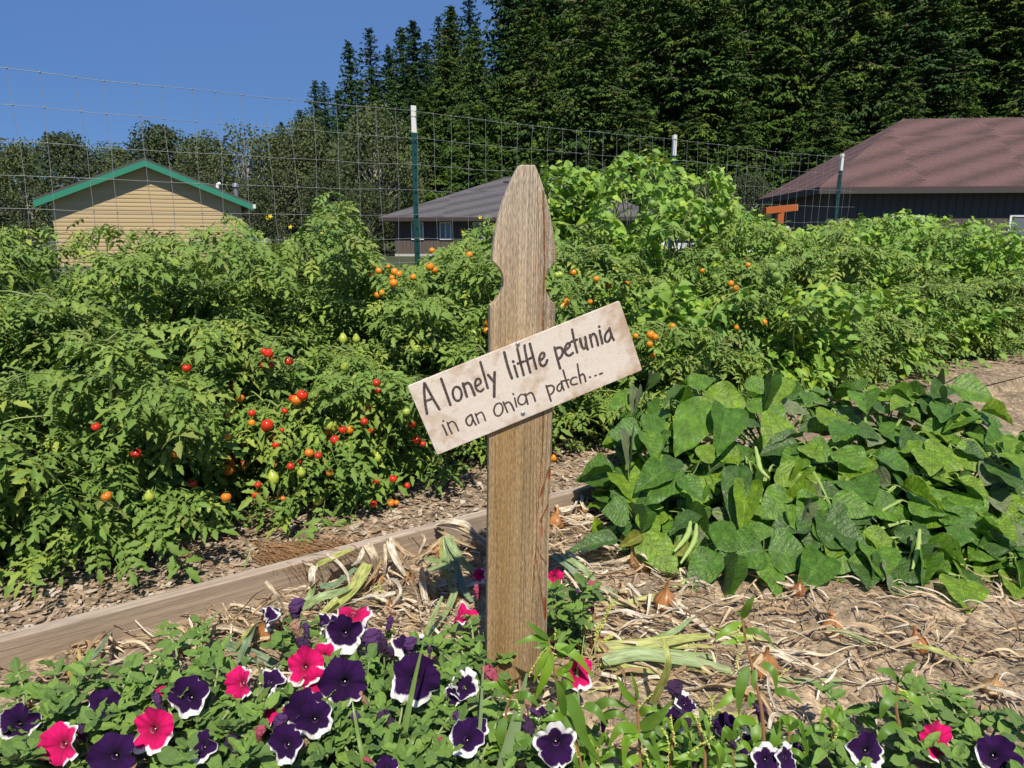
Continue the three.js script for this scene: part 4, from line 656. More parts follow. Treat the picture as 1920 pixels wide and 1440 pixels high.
{
  // litter of dry leaves over the bed
  const r = rng(61), lots = strands.map(() => ({ m: [], c: [] }));
  const litter = thing('dry_leaf_litter', 'loose straw-coloured dry onion leaves strewn over the bed', 'dry leaves'); litter.userData.kind = 'stuff';
  const dens = (px, py) => curve([[300, 0.5], [430, 0.55], [560, 1.0], [700, 1.2], [840, 0.8], [930, 0.7], [1040, 1.0], [1150, 1.0], [1300, 0.75], [1500, 0.7], [1900, 0.6]], px) * curve([[880, 0.3], [960, 1.0], [1100, 0.8], [1180, 1.2], [1240, 1.3], [1300, 0.6], [1440, 0.5]], py);
  for (let k = 0; k < 6500; k++) {
    const s = lerp(-1.0, 4.4, r()), o = lerp(0.5, EDGE - 0.01, r()), p = row(o, s, soilY(s, o) + 0.004 + r() * 0.012), [px, py] = P(p); if (r() > dens(px, py) * 0.85) continue;
    const L = 0.06 + 0.2 * Math.pow(r(), 1.6), a = r() < 0.6 ? 1.4 + (r() - 0.5) * 1.2 + (r() < 0.5 ? Math.PI : 0) : r() * 6.283, g = Math.floor(r() * 9), d = V(Math.sin(a), (r() - 0.5) * 0.12, Math.cos(a));
    lots[g].m.push(frame(p, d, V((r() - 0.5) * 0.6, 1, (r() - 0.5) * 0.6), L, L * (0.5 + r()))); const t = strawTones[Math.floor(r() * 6)], q = 0.8 + r() * 0.3; lots[g].c.push(new THREE.Color().setRGB(t[0] * q, t[1] * q, t[2] * q));
  }
  lots.forEach((l, k) => copies('dry_leaf', strands[k], strawWhite, l.m, litter, l.c));
  // brown straw on the path
  const lots2 = strands.map(() => ({ m: [], c: [] })), st = thing('dry_straw', 'heap of thin rusty brown straw lying on the bark path by the plank', 'straw'); st.userData.kind = 'stuff';
  for (let k = 0; k < 620; k++) {
    const c = r() < 0.7 ? G(lerp(470, 640, r()), lerp(1022, 1062, r()), PATH_Y) : G(lerp(120, 760, r()), lerp(985, 1060, r()), PATH_Y); if (across(c) < EDGE + 0.05 || across(c) > 2.6) continue;
    const p = V(c.x, pathY(along(c), across(c)) + 0.006 + r() * 0.02, c.z), a = 1.2 + (r() - 0.5) * 1.0, g = Math.floor(r() * 9), L = 0.08 + r() * 0.12;
    lots2[g].m.push(frame(p, V(Math.sin(a), (r() - 0.5) * 0.1, Math.cos(a)), V(0, 1, (r() - 0.5)), L, L * 0.35).multiply(new THREE.Matrix4().makeScale(0.4, 1, 1))); const q = 0.7 + r() * 0.5; lots2[g].c.push(new THREE.Color().setRGB(0.38 * q, 0.22 * q, 0.1 * q));
  }
  lots2.forEach((l, k) => copies('straw', strands[k], strawWhite, l.m, st, l.c));
}
// each onion: bulb as surveyed [px, py, radius px, skin, lean], then its own leaves as [[px, py, height] ..., width px, tone]
const onions = [];
function onion(label, bx, by, rad, skin, leaves, dry = 7, lean = 0.5, sunk = 0.45) {
  const b = G(bx, by + rad * 0.6, 0), s = along(b), o = Math.min(across(b), EDGE - 0.03), q = row(o, s, soilY(s, o)), zc = P(q)[2], Rr = rad * zc / FOCAL, t = thing('onion', label, 'onion', q, 0, 'onions in the bed'), r = rng(Math.round(bx * 3 + by));
  const m = part('bulb', bulbGeo, skins[skin], t); m.scale.setScalar(Rr); m.position.y = Rr * (0.85 - sunk); m.rotation.set((r() - 0.5) * lean * 1.6, r() * 6, (r() - 0.5) * lean * 2.2);
  for (const [pts, w, tone] of leaves) {
    const P3 = pts.map(([x, y, h = 0.01]) => { const g = G(x, y, h); const y0 = soilY(along(g), Math.min(across(g), EDGE)); return V(g.x, Math.max(h, y0 + 0.006), g.z).sub(q); });
    const g = new MB(), W = w * (tone.name.includes('dry') ? 0.8 : 1) * P(P3[0].clone().add(q))[2] / FOCAL; g.ribbon(P3, (f) => W * (f < 0.12 ? 0.75 + f * 2 : 1 - 0.55 * Math.pow(f, 2.2)), V(0, 0.8, 0.6), 16, tone.name.includes('dry') ? 0.8 : 0.42, undefined, (r() - 0.5) * (tone.name.includes('dry') ? 2.4 : 0.7));
    part(tone.name.includes('dry') ? 'dry_leaf' : 'green_leaf', g.geo(), tone, t);
  }
  for (let k = 0; k < dry; k++) { const L = 0.1 + r() * 0.18, a = r() * 6.283, d = V(Math.sin(a), 0.06, Math.cos(a)), l = part('dry_leaf', strands[Math.floor(r() * 9)], strawMats[Math.floor(r() * 6)], t); place(l, frame(V(0, Rr * (1.1 - sunk) * 0.7, 0).addScaledVector(d, Rr * 0.3), d, V((r() - 0.5) * 0.5, 1, (r() - 0.5) * 0.5), L)); l.scale.set(L * (0.8 + r() * 0.7), L * (0.5 + r() * 0.7), L); }
  onions.push(t); return t;
}
const [S0, S1, S2, S3, S4, S5] = strawMats, [O0, O1, O2, O3] = greenOnion;
onion('shiny orange onion beside the curled purple petunia at the left', 507, 1183, 24, 0, [[[[480, 1170, 0.02], [466, 1200, 0.09], [452, 1235, 0.05], [455, 1262, 0.02]], 15, O2], [[[482, 1168, 0.03], [460, 1190, 0.1], [440, 1222, 0.04]], 9, O1], [[[420, 1212, 0.03], [470, 1228, 0.05], [535, 1252, 0.03]], 24, O2], [[[470, 1190, 0.02], [430, 1175, 0.06], [380, 1180, 0.02]], 12, S1]], 9);
onion('brown onion in front of the magenta petunia under a knot of bleached leaves', 735, 1140, 17, 3, [[[[725, 1128, 0.05], [700, 1118, 0.06], [655, 1132, 0.03]], 9, S3], [[[742, 1112, 0.07], [700, 1122, 0.05], [645, 1128, 0.02]], 11, S3], [[[738, 1130, 0.05], [752, 1112, 0.08], [736, 1086, 0.08], [712, 1100, 0.04]], 8, S3], [[[720, 1140, 0.02], [735, 1158, 0.015], [800, 1152, 0.01]], 9, S0]], 8);
onion('yellow onion with a drawn-up neck on bare soil left of the picket', 806, 1106, 19, 4, [[[[803, 1092, 0.05], [801, 1078, 0.08], [797, 1066, 0.09]], 14, S4], [[[792, 1062, 0.12], [794, 1090, 0.06], [800, 1130, 0.02], [805, 1158, 0.01]], 12, S3], [[[790, 1064, 0.11], [788, 1100, 0.05], [795, 1140, 0.01]], 6, S1]], 6);
onion('onion with a folded green top just left of the picket', 850, 1118, 14, 0, [[[[838, 1006, 0.17], [832, 1030, 0.13], [835, 1060, 0.08], [846, 1104, 0.03]], 18, O1], [[[838, 1006, 0.172], [846, 1030, 0.14], [855, 1060, 0.1], [868, 1104, 0.04], [885, 1128, 0.02]], 17, O2], [[[839, 1006, 0.174], [855, 1036, 0.14], [880, 1066, 0.08], [912, 1076, 0.05]], 16, O0], [[[836, 1030, 0.14], [835, 1056, 0.1], [815, 1052, 0.09], [796, 1046, 0.08]], 15, O0], [[[842, 1040, 0.13], [840, 1058, 0.1], [822, 1064, 0.09], [802, 1069, 0.08]], 14, O0], [[[838, 1006, 0.17], [840, 1040, 0.12], [844, 1070, 0.08]], 15, O3], [[[846, 1104, 0.03], [852, 1112, 0.05], [835, 1150, 0.03], [800, 1196, 0.04]], 14, O0], [[[795, 1196, 0.04], [812, 1160, 0.09], [830, 1118, 0.14]], 12, O0]], 7);
onion('small orange onion against the plank beside the folded green top', 824, 1032, 13, 0, [[[[836, 1006, 0.12], [815, 1020, 0.1], [790, 1040, 0.09], [765, 1050, 0.08]], 9, S4], [[[790, 1000, 0.12], [796, 1010, 0.1], [788, 1030, 0.08], [782, 1042, 0.06]], 6, S1]], 6);
onion('onion with a fan of bleached leaves draped over the plank', 893, 1030, 12, 2, [[[[818, 986, 0.115], [850, 990, 0.13], [885, 1006, 0.1], [915, 1030, 0.05]], 14, S3], [[[820, 984, 0.12], [850, 982, 0.15], [880, 994, 0.12], [912, 1020, 0.06]], 12, S1], [[[824, 980, 0.125], [855, 978, 0.15], [875, 984, 0.13], [895, 1005, 0.09], [918, 1014, 0.06]], 12, S3], [[[816, 988, 0.1], [840, 1004, 0.1], [880, 1022, 0.07], [910, 1032, 0.05]], 9, S4], [[[830, 980, 0.12], [860, 986, 0.14], [900, 1010, 0.09], [916, 1024, 0.06]], 10, S0], [[[866, 976, 0.13], [880, 988, 0.12], [890, 1002, 0.1]], 7, S2]], 4);
onion('onion with thick white stalks leaning on the plank', 765, 1082, 14, 2, [[[[730, 1010, 0.14], [738, 1036, 0.11], [748, 1056, 0.08], [762, 1078, 0.04]], 18, S3], [[[726, 1008, 0.15], [732, 1035, 0.1], [752, 1075, 0.04]], 9, S4], [[[735, 1012, 0.14], [760, 1036, 0.1], [785, 1046, 0.08]], 10, S4], [[[722, 1020, 0.12], [722, 1055, 0.08], [720, 1080, 0.03]], 8, S1], [[[740, 1014, 0.13], [756, 1050, 0.08], [776, 1074, 0.04]], 7, S5]], 6);
onion('onion with a pair of broad bleached stalks propped over the plank edge', 712, 1086, 13, 0, [[[[688, 1022, 0.14], [700, 1038, 0.13], [706, 1060, 0.08], [710, 1080, 0.03]], 20, S1], [[[686, 1024, 0.13], [697, 1046, 0.1], [706, 1076, 0.03]], 10, S0], [[[684, 1028, 0.13], [674, 1050, 0.1], [660, 1062, 0.07]], 12, S3], [[[706, 1098, 0.02], [712, 1112, 0.02], [708, 1130, 0.015]], 15, O1], [[[716, 1050, 0.1], [700, 1080, 0.06], [676, 1110, 0.03]], 8, S2]], 8);
onion('onion with knobbly white neck bent against the plank', 590, 1112, 13, 2, [[[[592, 1062, 0.12], [585, 1076, 0.11], [585, 1090, 0.09], [590, 1104, 0.04]], 17, S3], [[[594, 1062, 0.12], [620, 1048, 0.115], [645, 1036, 0.12], [662, 1030, 0.12]], 13, O1], [[[592, 1095, 0.08], [585, 1110, 0.05], [566, 1136, 0.02]], 14, O0], [[[600, 1100, 0.07], [625, 1098, 0.06], [650, 1080, 0.06], [676, 1058, 0.07]], 13, O2], [[[586, 1060, 0.12], [576, 1056, 0.12], [566, 1050, 0.1]], 7, S1], [[[582, 1092, 0.08], [572, 1108, 0.05], [566, 1118, 0.03]], 6, S4]], 5);
onion('onion with long flat green leaves lying over dry ones', 640, 1156, 15, 0, [[[[690, 1058, 0.09], [672, 1092, 0.06], [650, 1120, 0.04], [608, 1152, 0.02]], 25, O1], [[[568, 1140, 0.03], [600, 1122, 0.06], [640, 1110, 0.06], [676, 1094, 0.04]], 18, O0], [[[634, 1122, 0.06], [615, 1140, 0.04], [598, 1156, 0.02]], 13, O1], [[[612, 1038, 0.13], [636, 1056, 0.1], [652, 1078, 0.07], [656, 1100, 0.04]], 8, S3], [[[560, 1150, 0.02], [600, 1152, 0.02], [650, 1156, 0.02]], 10, S0]], 9);
onion('onion with one long dried stalk standing against the left part of the plank', 540, 1165, 12, 2, [[[[498, 1090, 0.15], [515, 1112, 0.12], [526, 1130, 0.08], [536, 1152, 0.03]], 9, S1], [[[540, 1150, 0.03], [528, 1168, 0.05], [528, 1186, 0.02]], 10, S4]], 6);
onion('orange onion on bare ground right of the picket below the plank', 1043, 985, 17, 0, [[[[1052, 960, 0.06], [1072, 955, 0.06], [1088, 925, 0.05]], 9, S3], [[[1040, 930, 0.06], [1048, 955, 0.05], [1080, 950, 0.05], [1130, 945, 0.02]], 9, S1], [[[1050, 930, 0.08], [1090, 932, 0.06], [1140, 945, 0.02]], 7, S3]], 9);
onion('small onion under a tangle of white leaves by the plank', 1095, 955, 13, 2, [[[[1090, 928, 0.07], [1095, 950, 0.05], [1120, 958, 0.02]], 8, S3], [[[1100, 965, 0.04], [1115, 975, 0.03], [1110, 995, 0.02]], 10, S3], [[[1060, 970, 0.03], [1100, 968, 0.03], [1136, 966, 0.02]], 7, S1]], 10);
onion('small onion peeping out beside the picket with a bent white leaf', 1130, 1030, 12, 0, [[[[1128, 1028, 0.05], [1136, 1018, 0.08], [1160, 1028, 0.05], [1188, 1042, 0.02]], 6, S3], [[[1160, 1028, 0.06], [1152, 1050, 0.02]], 4, S3], [[[1160, 1030, 0.05], [1186, 1042, 0.02]], 7, O0]], 6);
onion('large pale orange onion in front of the hole-chewed bean leaf', 1200, 1056, 23, 2, [[[[1190, 1042, 0.05], [1160, 1052, 0.04], [1105, 1058, 0.02]], 10, S1], [[[1196, 1040, 0.07], [1206, 1044, 0.08], [1225, 1068, 0.03]], 12, S3], [[[1180, 1062, 0.03], [1140, 1074, 0.02], [1085, 1075, 0.015]], 7, S3]], 9);
onion('conical orange onion at the end of a flat yellow leaf', 1247, 1138, 23, 0, [[[[1258, 1124, 0.05], [1220, 1124, 0.04], [1175, 1132, 0.03], [1125, 1136, 0.02]], 17, O1], [[[1262, 1124, 0.06], [1275, 1138, 0.05], [1300, 1160, 0.03], [1340, 1190, 0.02]], 17, S3], [[[1262, 1120, 0.06], [1282, 1112, 0.05], [1300, 1106, 0.04]], 8, S4], [[[1330, 1180, 0.02], [1380, 1190, 0.03], [1440, 1204, 0.02]], 13, O1]], 8);
onion('onion with a torn open amber skin among the dry stalks', 1172, 1118, 13, 4, [[[[1162, 1108, 0.05], [1178, 1106, 0.06], [1186, 1122, 0.04]], 7, S3], [[[1160, 1120, 0.02], [1140, 1108, 0.04], [1100, 1106, 0.02]], 14, O2], [[[1036, 1040, 0.1], [1066, 1062, 0.08], [1092, 1090, 0.05], [1118, 1110, 0.03]], 14, O2], [[[1050, 1040, 0.1], [1085, 1060, 0.09], [1112, 1086, 0.05], [1124, 1108, 0.02]], 12, O0], [[[1060, 1034, 0.11], [1098, 1056, 0.09], [1120, 1080, 0.05]], 8, S1]], 8);
onion('onion at the head of the row of cut flat green leaves', 1120, 1220, 15, 3, [[[[1120, 1215, 0.04], [1200, 1210, 0.05], [1270, 1200, 0.05], [1332, 1192, 0.04]], 22, O1], [[[1125, 1222, 0.03], [1200, 1220, 0.04], [1290, 1228, 0.03], [1340, 1232, 0.02]], 16, O0], [[[1130, 1240, 0.05], [1190, 1228, 0.06], [1290, 1240, 0.05], [1370, 1258, 0.03]], 26, O0], [[[1125, 1246, 0.02], [1180, 1254, 0.04], [1243, 1262, 0.03]], 16, O1], [[[1260, 1246, 0.02], [1320, 1256, 0.03], [1375, 1263, 0.02]], 15, O1], [[[1225, 1200, 0.03], [1265, 1184, 0.06], [1297, 1160, 0.07]], 12, O0], [[[1222, 1320, 0.02], [1248, 1264, 0.13], [1252, 1232, 0.18], [1243, 1196, 0.2]], 15, O1], [[[1258, 1212, 0.03], [1300, 1212, 0.03], [1336, 1213, 0.02]], 10, O1]], 8);
onion('large orange onion with a broad white sheath near the right side', 1432, 1252, 27, 0, [[[[1430, 1216, 0.05], [1455, 1224, 0.05], [1500, 1244, 0.03], [1540, 1260, 0.02]], 18, S3], [[[1428, 1218, 0.06], [1470, 1222, 0.05], [1530, 1222, 0.02]], 10, S1], [[[1455, 1272, 0.02], [1500, 1276, 0.02], [1580, 1276, 0.02]], 12, O0]], 9);
onion('small onion under the dangling bean leaves by the yellow leaf', 1306, 1022, 17, 4, [], 3);
onion('reddish onion at the right edge of the bare soil', 1496, 1108, 15, 3, [[[[1490, 1100, 0.03], [1450, 1092, 0.03], [1400, 1076, 0.02]], 9, S1]], 6);
onion('small onion half buried in the middle of the bare soil', 1395, 1302, 12, 2, [[[[1390, 1300, 0.02], [1340, 1288, 0.02], [1240, 1296, 0.015]], 6, S3]], 5);
onion('onion buried beneath matted straw right of the seeding weed', 1110, 1165, 12, 1, [], 14);
onion('onion with long pale stalks lying across the front of the bed', 1500, 1420, 16, 0, [[[[1250, 1330, 0.02], [1330, 1350, 0.04], [1420, 1380, 0.03], [1500, 1410, 0.02]], 20, S1], [[[1300, 1340, 0.02], [1360, 1345, 0.03], [1420, 1352, 0.02]], 22, O1], [[[1440, 1372, 0.06], [1448, 1340, 0.07], [1470, 1345, 0.05], [1490, 1356, 0.03]], 10, S3]], 8);
[[1560, 1180, 'first'], [1720, 1210, 'second'], [1860, 1290, 'third']].forEach(([x, y, n], i) => onion(`orange onion with withered leaves, ${n} from the bean patch towards the right edge`, x, y, 20, i % 5, [[[[x - 10, y, 0.05], [x + 30, y + 8, 0.06], [x + 70, y + 24, 0.03], [x + 110, y + 30, 0.012]], 10, [O0, O1, S3, O1, S1][i]], [[[x, y - 8, 0.05], [x - 40, y + 2, 0.04], [x - 80, y + 18, 0.02], [x - 110, y + 30, 0.012]], 7, S4]], 10));
[[350, 1215, 'first'], [250, 1290, 'second'], [150, 1255, 'third'], [60, 1345, 'fourth']].forEach(([x, y, n], i) => onion(`orange onion beside the plank, ${n} to the left of the petunias`, x, y, 21, (i + 2) % 5, [[[[x - 10, y, 0.05], [x + 30, y - 30, 0.08], [x + 60, y - 70, 0.05]], 15, [O0, O1, O2, O1][i]], [[[x, y - 8, 0.05], [x - 50, y + 2, 0.04], [x - 90, y + 24, 0.02], [x - 120, y + 40, 0.012]], 8, S4]], 10));

// ------------------------------------------------------------------ petunias
const petLeafMats = [[0.15, 0.275, 0.042], [0.20, 0.345, 0.05], [0.11, 0.21, 0.036]].map((c, i) => leafMat('petunia leaf ' + i, c.map((v) => v * 0.85), 0.72, 0.2, { bumpMap: grainBump, bumpScale: 0.001 }));
const petWhite = leafMat('petunia foliage', [0.85, 0.85, 0.85], 0.72, 0.2), petStem = std('hairy petunia stem', [0.24, 0.30, 0.13], 0.85);
const petLeaves = [0, 1, 2, 3, 4].map((k) => leafGeo({ len: 1, width: (t) => (k < 3 ? 0.27 : 0.19) * Math.pow(Math.sin(Math.PI * Math.pow(Math.min(1, t * 0.97 + 0.03), k === 1 ? 1.25 : 0.95)), 0.8) + 0.012, fold: [0.3, 0.12, 0.5, 0.3, 0.2][k], droop: [0.15, 0.3, 0.05, 0.4, -0.1][k], nl: 9, nw: 3, ripple: 0.05, veins: 4.5, quilt: 0.018, curl: 0.15 * (k - 2), seed: 300 + k }));
// an open trumpet: five lobes round a throat, with a pale picotee edge
function corolla(seed, kind, o = {}) {
  const r = rng(seed), m = new MB(), nr = 20, nt = 90, ph = r() * 6.28, col = kind === 'purple' ? [[0.027, 0.0025, 0.056], [0.008, 0.0015, 0.018]] : [[0.66, 0.006, 0.13], [0.28, 0.004, 0.045]], white = [0.83, 0.81, 0.80];
  const cup = o.cup ?? 0.25, bend = o.bend ?? 0, edge = o.edge ?? 0.85, side = o.side ?? 0.1, dirW = o.dir ?? -1.57;
  for (let j = 0; j <= nr; j++) for (let k = 0; k <= nt; k++) {
    const t = j / nr, a = k / nt * 6.2832, lobe = Math.abs(Math.cos(2.5 * (a + ph))), R0 = 1 - 0.2 * (1 - Math.pow(lobe, 0.5)) + 0.035 * Math.sin(a * 11 + ph * 3) * (t > 0.7 ? 1 : 0) + 0.06 * Math.sin(a + ph * 2);
    const throat = 0.11; let rad, z;
    if (t < 0.3) { const q = t / 0.3; rad = lerp(0.05, throat, q * q); z = -0.95 + 0.53 * q; } else { const q = (t - 0.3) / 0.7; rad = throat + (R0 - throat) * Math.pow(q, 0.85); z = -0.42 + 0.42 * Math.pow(q, 0.6) - cup * q * q * 0.4 * (1 + 0.5 * Math.sin(2.5 * 2 * (a + ph))) + 0.22 * q * q * Math.sin(a * 2 + ph * 5) + 0.15 * q * q * Math.sin(a * 5 + ph * 7) + 0.07 * q * Math.sin(a * 3 + ph * 2) + 0.06 * q * q * q * Math.sin(a * 13 + ph) + 0.03 * q * Math.cos(a * 10 + ph * 2); z -= 0.045 * Math.exp(-Math.pow((lobe - 1) * 9, 2)) * q + 0.11 * q * q * Math.pow(1 - lobe, 2.0); z += 0.12 * q * q * fbm(Math.cos(a) * 1.7 + seed * 3, Math.sin(a) * 1.7, 7, 2); }
    let x = Math.cos(a) * rad, y = Math.sin(a) * rad; z -= bend * y * y * 0.6 + bend * 0.5 * Math.max(0, -y) * Math.max(0, -y);
    const q = (t - 0.3) / 0.7, e = edge + 0.2 - (side + 0.2) * Math.pow(0.5 + 0.5 * Math.cos(a - dirW), 1.5) * 1.25 - 0.10 * (1 - lobe) * (side > 0.2 ? 0 : 1) + 0.07 * fbm(Math.cos(a) * 4 + seed, Math.sin(a) * 4, 2, 3) + 0.05 * Math.pow(lobe, 3);
    const w = clamp((q - e) * 26, 0, 1), dark = clamp(1 - q * 1.8, 0, 1), streak = 1 + 0.35 * Math.sin(a * 25 + ph + Math.sin(a * 7)) * (1 - q * 0.6) * q + 0.25 * fbm(x * 6, y * 6, seed, 3);
    const base = [0, 1, 2].map((n) => lerp(col[0][n], col[1][n], dark) * streak), c = t < 0.12 && kind !== 'purple' ? [0.6, 0.5, 0.25] : base.map((v, n) => lerp(v, white[n], w));
    m.v(x, y, z, c);
  }
  for (let j = 0; j < nr; j++) for (let k = 0; k < nt; k++) { const a = j * (nt + 1) + k; m.quad(a, a + 1, a + nt + 2, a + nt + 1); }
  return m.geo();
}
const petalMat = leafMat('petunia petal', [1, 1, 1], 0.9, 0.2, { vertexColors: true, specularIntensity: 0.35 });
const tubeGeo = (() => { const m = new MB(); m.tube([V(0, 0, -0.3), V(0, 0.02, -0.75), V(0, -0.02, -1.25)], (t) => lerp(0.17, 0.075, Math.pow(t, 0.7)), 0, 8, 10); return m.geo(); })();
const calyx2 = (() => { const m = new MB(); for (let k = 0; k < 5; k++) { const a = k * 1.257, d = V(Math.cos(a), Math.sin(a), 0); m.ribbon([V(0, 0, -1.32), d.clone().multiplyScalar(0.13).setZ(-1.15), d.clone().multiplyScalar(0.22).setZ(-0.82)], (t) => 0.1 * Math.sin(Math.PI * (0.25 + 0.72 * t)) + 0.01, d, 4, 0.2); } m.tube([V(0, 0, -1.2), V(0, 0, -1.42)], 0.09, 0.05, 2, 6); return m.geo(); })();
const stigma = new THREE.SphereGeometry(0.035, 10, 8).translate(0, 0, -0.46);
const tubePurple = std('purple flower tube', [0.14, 0.03, 0.2], 0.7), tubePink = std('rosy flower tube', [0.42, 0.14, 0.17], 0.7), pistil = std('pale stigma', [0.62, 0.62, 0.5], 0.5);
const wiltMats = { purple: std('wilted purple petals', [0.035, 0.012, 0.045], 0.95), violet: std('closed violet bud', [0.065, 0.02, 0.095], 0.9), pink: std('wilted pink petals', [0.30, 0.055, 0.09], 0.95), tan: std('withered brown petals', [0.30, 0.17, 0.11], 0.9) };
const wiltGeos = [0, 1, 2, 3].map((k) => { const r = rng(400 + k), m = new MB(), n = 22, s = 22; for (let j = 0; j <= n; j++) for (let i = 0; i <= s; i++) { const t = j / n, a = i / s * 6.2832, fl = Math.pow(t, 2.2), R0 = (0.10 + 0.24 * fl * (k < 2 ? 1 : 0.4) + 0.06 * Math.sin(t * 3.1)) * (1 + 0.95 * fbm(Math.cos(a) * 3.4, Math.sin(a) * 3.4, t * 5 + k * 9, 3) * (0.35 + t)) * (t > 0.95 ? 0.75 : 1), b = 0.22 * t * t * (k - 1.5) * 0.5; m.v(Math.cos(a) * R0 + b, Math.sin(a) * R0 - 0.12 * fl, t + 0.06 * fbm(a, t * 3, k, 2)); } for (let j = 0; j < n; j++) for (let i = 0; i < s; i++) { const a = j * (s + 1) + i; m.quad(a, a + s + 1, a + s + 2, a + 1); } const c = m.v(0, -0.1, 0.9); for (let i = 0; i < s; i++) m.tri(n * (s + 1) + i, n * (s + 1) + i + 1, c); return m.geo(); });
const calyx3 = (() => { const m = new MB(); for (let k = 0; k < 5; k++) { const a = k * 1.257, d = V(Math.cos(a), Math.sin(a), 0); m.ribbon([V(0, 0, -0.06), d.clone().multiplyScalar(0.15).setZ(0.08), d.clone().multiplyScalar(0.22).setZ(0.36)], (t) => 0.12 * (1 - t * 0.85), d, 3, 0.2); } return m.geo(); })();
const pets = [];
function petunia(label, bx, by, spread, height, nS, seed, single = 120, upright = 0) {
  const b = G(bx, by, 0), s = along(b), o = across(b); b.y = soilY(s, o) - 0.004; const t = thing('petunia_plant', label, 'petunia', b, 0, 'petunia plants in the bed'), r = rng(seed), stems = new MB(), items = [];
  for (let k = 0; k < nS; k++) {
    const az = k / nS * 6.283 + r() * 0.6, L = spread * (0.45 + 0.65 * r()), H = height * (0.55 + 0.55 * r());
    const f = (q) => V(Math.sin(az + 0.4 * q) * L * Math.pow(q, upright ? 1.3 : 0.9), H * Math.pow(q, upright ? 0.9 : 0.75), Math.cos(az + 0.4 * q) * L * Math.pow(q, upright ? 1.3 : 0.9));
    stems.tube([0, 0.25, 0.5, 0.75, 1].map(f), 0.0036, 0.0022, 8, 5);
    const n = 8 + Math.floor(r() * 4);
    for (let j = 1; j <= n; j++) {
      const q = j / n, p = f(q), tip = q > 0.82; for (let d = 0; d < (tip ? 3 : 1); d++) {
        const a = az + j * 2.4 + d * 2.1, pitch = tip ? 0.95 - r() * 0.8 : 0.55 - r() * 0.75, dir = V(Math.sin(a) * Math.cos(pitch), Math.sin(pitch), Math.cos(a) * Math.cos(pitch)), size = (tip ? 0.024 : 0.036) + r() * 0.026;
        if (p.y + dir.y * size < 0.004) dir.y = Math.abs(dir.y) * 0.3;
        items.push([frame(p, dir, V(-dir.x * 0.4 + (r() - 0.5) * 1.1, 1, -dir.z * 0.4 + (r() - 0.5) * 1.1 + 0.2), size), p.clone().add(b), size]);
      }
    }
  }
  part('stem', stems.geo(), petStem, t);
  const rank = items.map((x, i) => [P(x[1])[2] - x[1].y * 2.2 - x[2] * 3, i]).sort((a, c) => a[0] - c[0]).slice(0, single).map((x) => x[1]), set = new Set(rank), lots = petLeaves.map(() => ({ m: [], c: [] }));
  items.forEach(([M], i) => { const g = Math.floor(r() * 5); if (set.has(i)) place(part('leaf', petLeaves[g], petLeafMats[Math.floor(r() * 3)], t), M); else { lots[g].m.push(M); const k = 0.75 + r() * 0.5; lots[g].c.push(new THREE.Color().setRGB(0.15 * k, 0.275 * k, 0.042 * k)); } });
  lots.forEach((l, k) => copies('foliage', petLeaves[k], petWhite, l.m, t, l.c));
  pets.push({ t, b, stems: new MB() }); return t;
}
petunia('petunia with the magenta flower at the lower left and withered blooms', 452, 1430, 0.13, 0.11, 12, 501);
petunia('petunia with two stacked dark purple flowers near the bottom left', 555, 1470, 0.19, 0.14, 17, 502);
petunia('petunia with a magenta flower above a large purple one', 640, 1400, 0.15, 0.12, 14, 503);
petunia('petunia with the largest dark purple flower left of the picket', 762, 1400, 0.19, 0.13, 16, 504);
petunia('petunia at the bottom edge left of the long grass blade', 690, 1510, 0.19, 0.15, 17, 505);
petunia('petunia with two white-edged flowers seen from the side by the picket foot', 862, 1440, 0.13, 0.1, 13, 506);
petunia('petunia at the bottom edge in front of the picket', 840, 1520, 0.17, 0.14, 14, 507);
petunia('petunia with small white-edged purple flowers farthest back at the left', 590, 1262, 0.09, 0.1, 8, 508, 90);
petunia('small petunia with withered violet tubes behind the largest flower', 706, 1290, 0.1, 0.09, 8, 509, 90);
petunia('petunia close to the left side of the picket with a magenta bloom above', 880, 1290, 0.12, 0.12, 10, 510, 90);
petunia('upright petunia shoot standing right behind the picket', 1066, 1225, 0.085, 0.2, 9, 511, 110, 1);
petunia('petunia with a wide white and purple flower below the picket', 1035, 1480, 0.11, 0.12, 10, 512);
petunia('petunia with drooping purple flowers beside the bent onion leaf', 1285, 1420, 0.08, 0.08, 7, 513, 90);
petunia('petunia among the weeds near the bottom right', 1425, 1490, 0.11, 0.09, 8, 514, 90);
petunia('petunia at the bottom right with white petal edges', 1510, 1500, 0.15, 0.1, 9, 515, 70);
[[350, 1440], [230, 1400], [120, 1470], [20, 1430], [330, 1340]].forEach(([x, y], i) => petunia(`petunia in the mat of flowers at the far left, ${ORD[i]} from the board sign side`.replace('board sign side', 'middle'), x, y, 0.18, 0.13, 14, 520 + i, 90));
[[1640, 1480], [1780, 1450], [1900, 1490]].forEach(([x, y], i) => petunia(`petunia at the far right below the onions, ${ORD[i]} from the middle`, x, y, 0.16, 0.12, 12, 530 + i, 90));
const petNear = (p) => pets.reduce((a, q) => (Math.hypot(q.b.x - p.x, q.b.z - p.z) < Math.hypot(a.b.x - p.x, a.b.z - p.z) ? q : a), pets[0]);
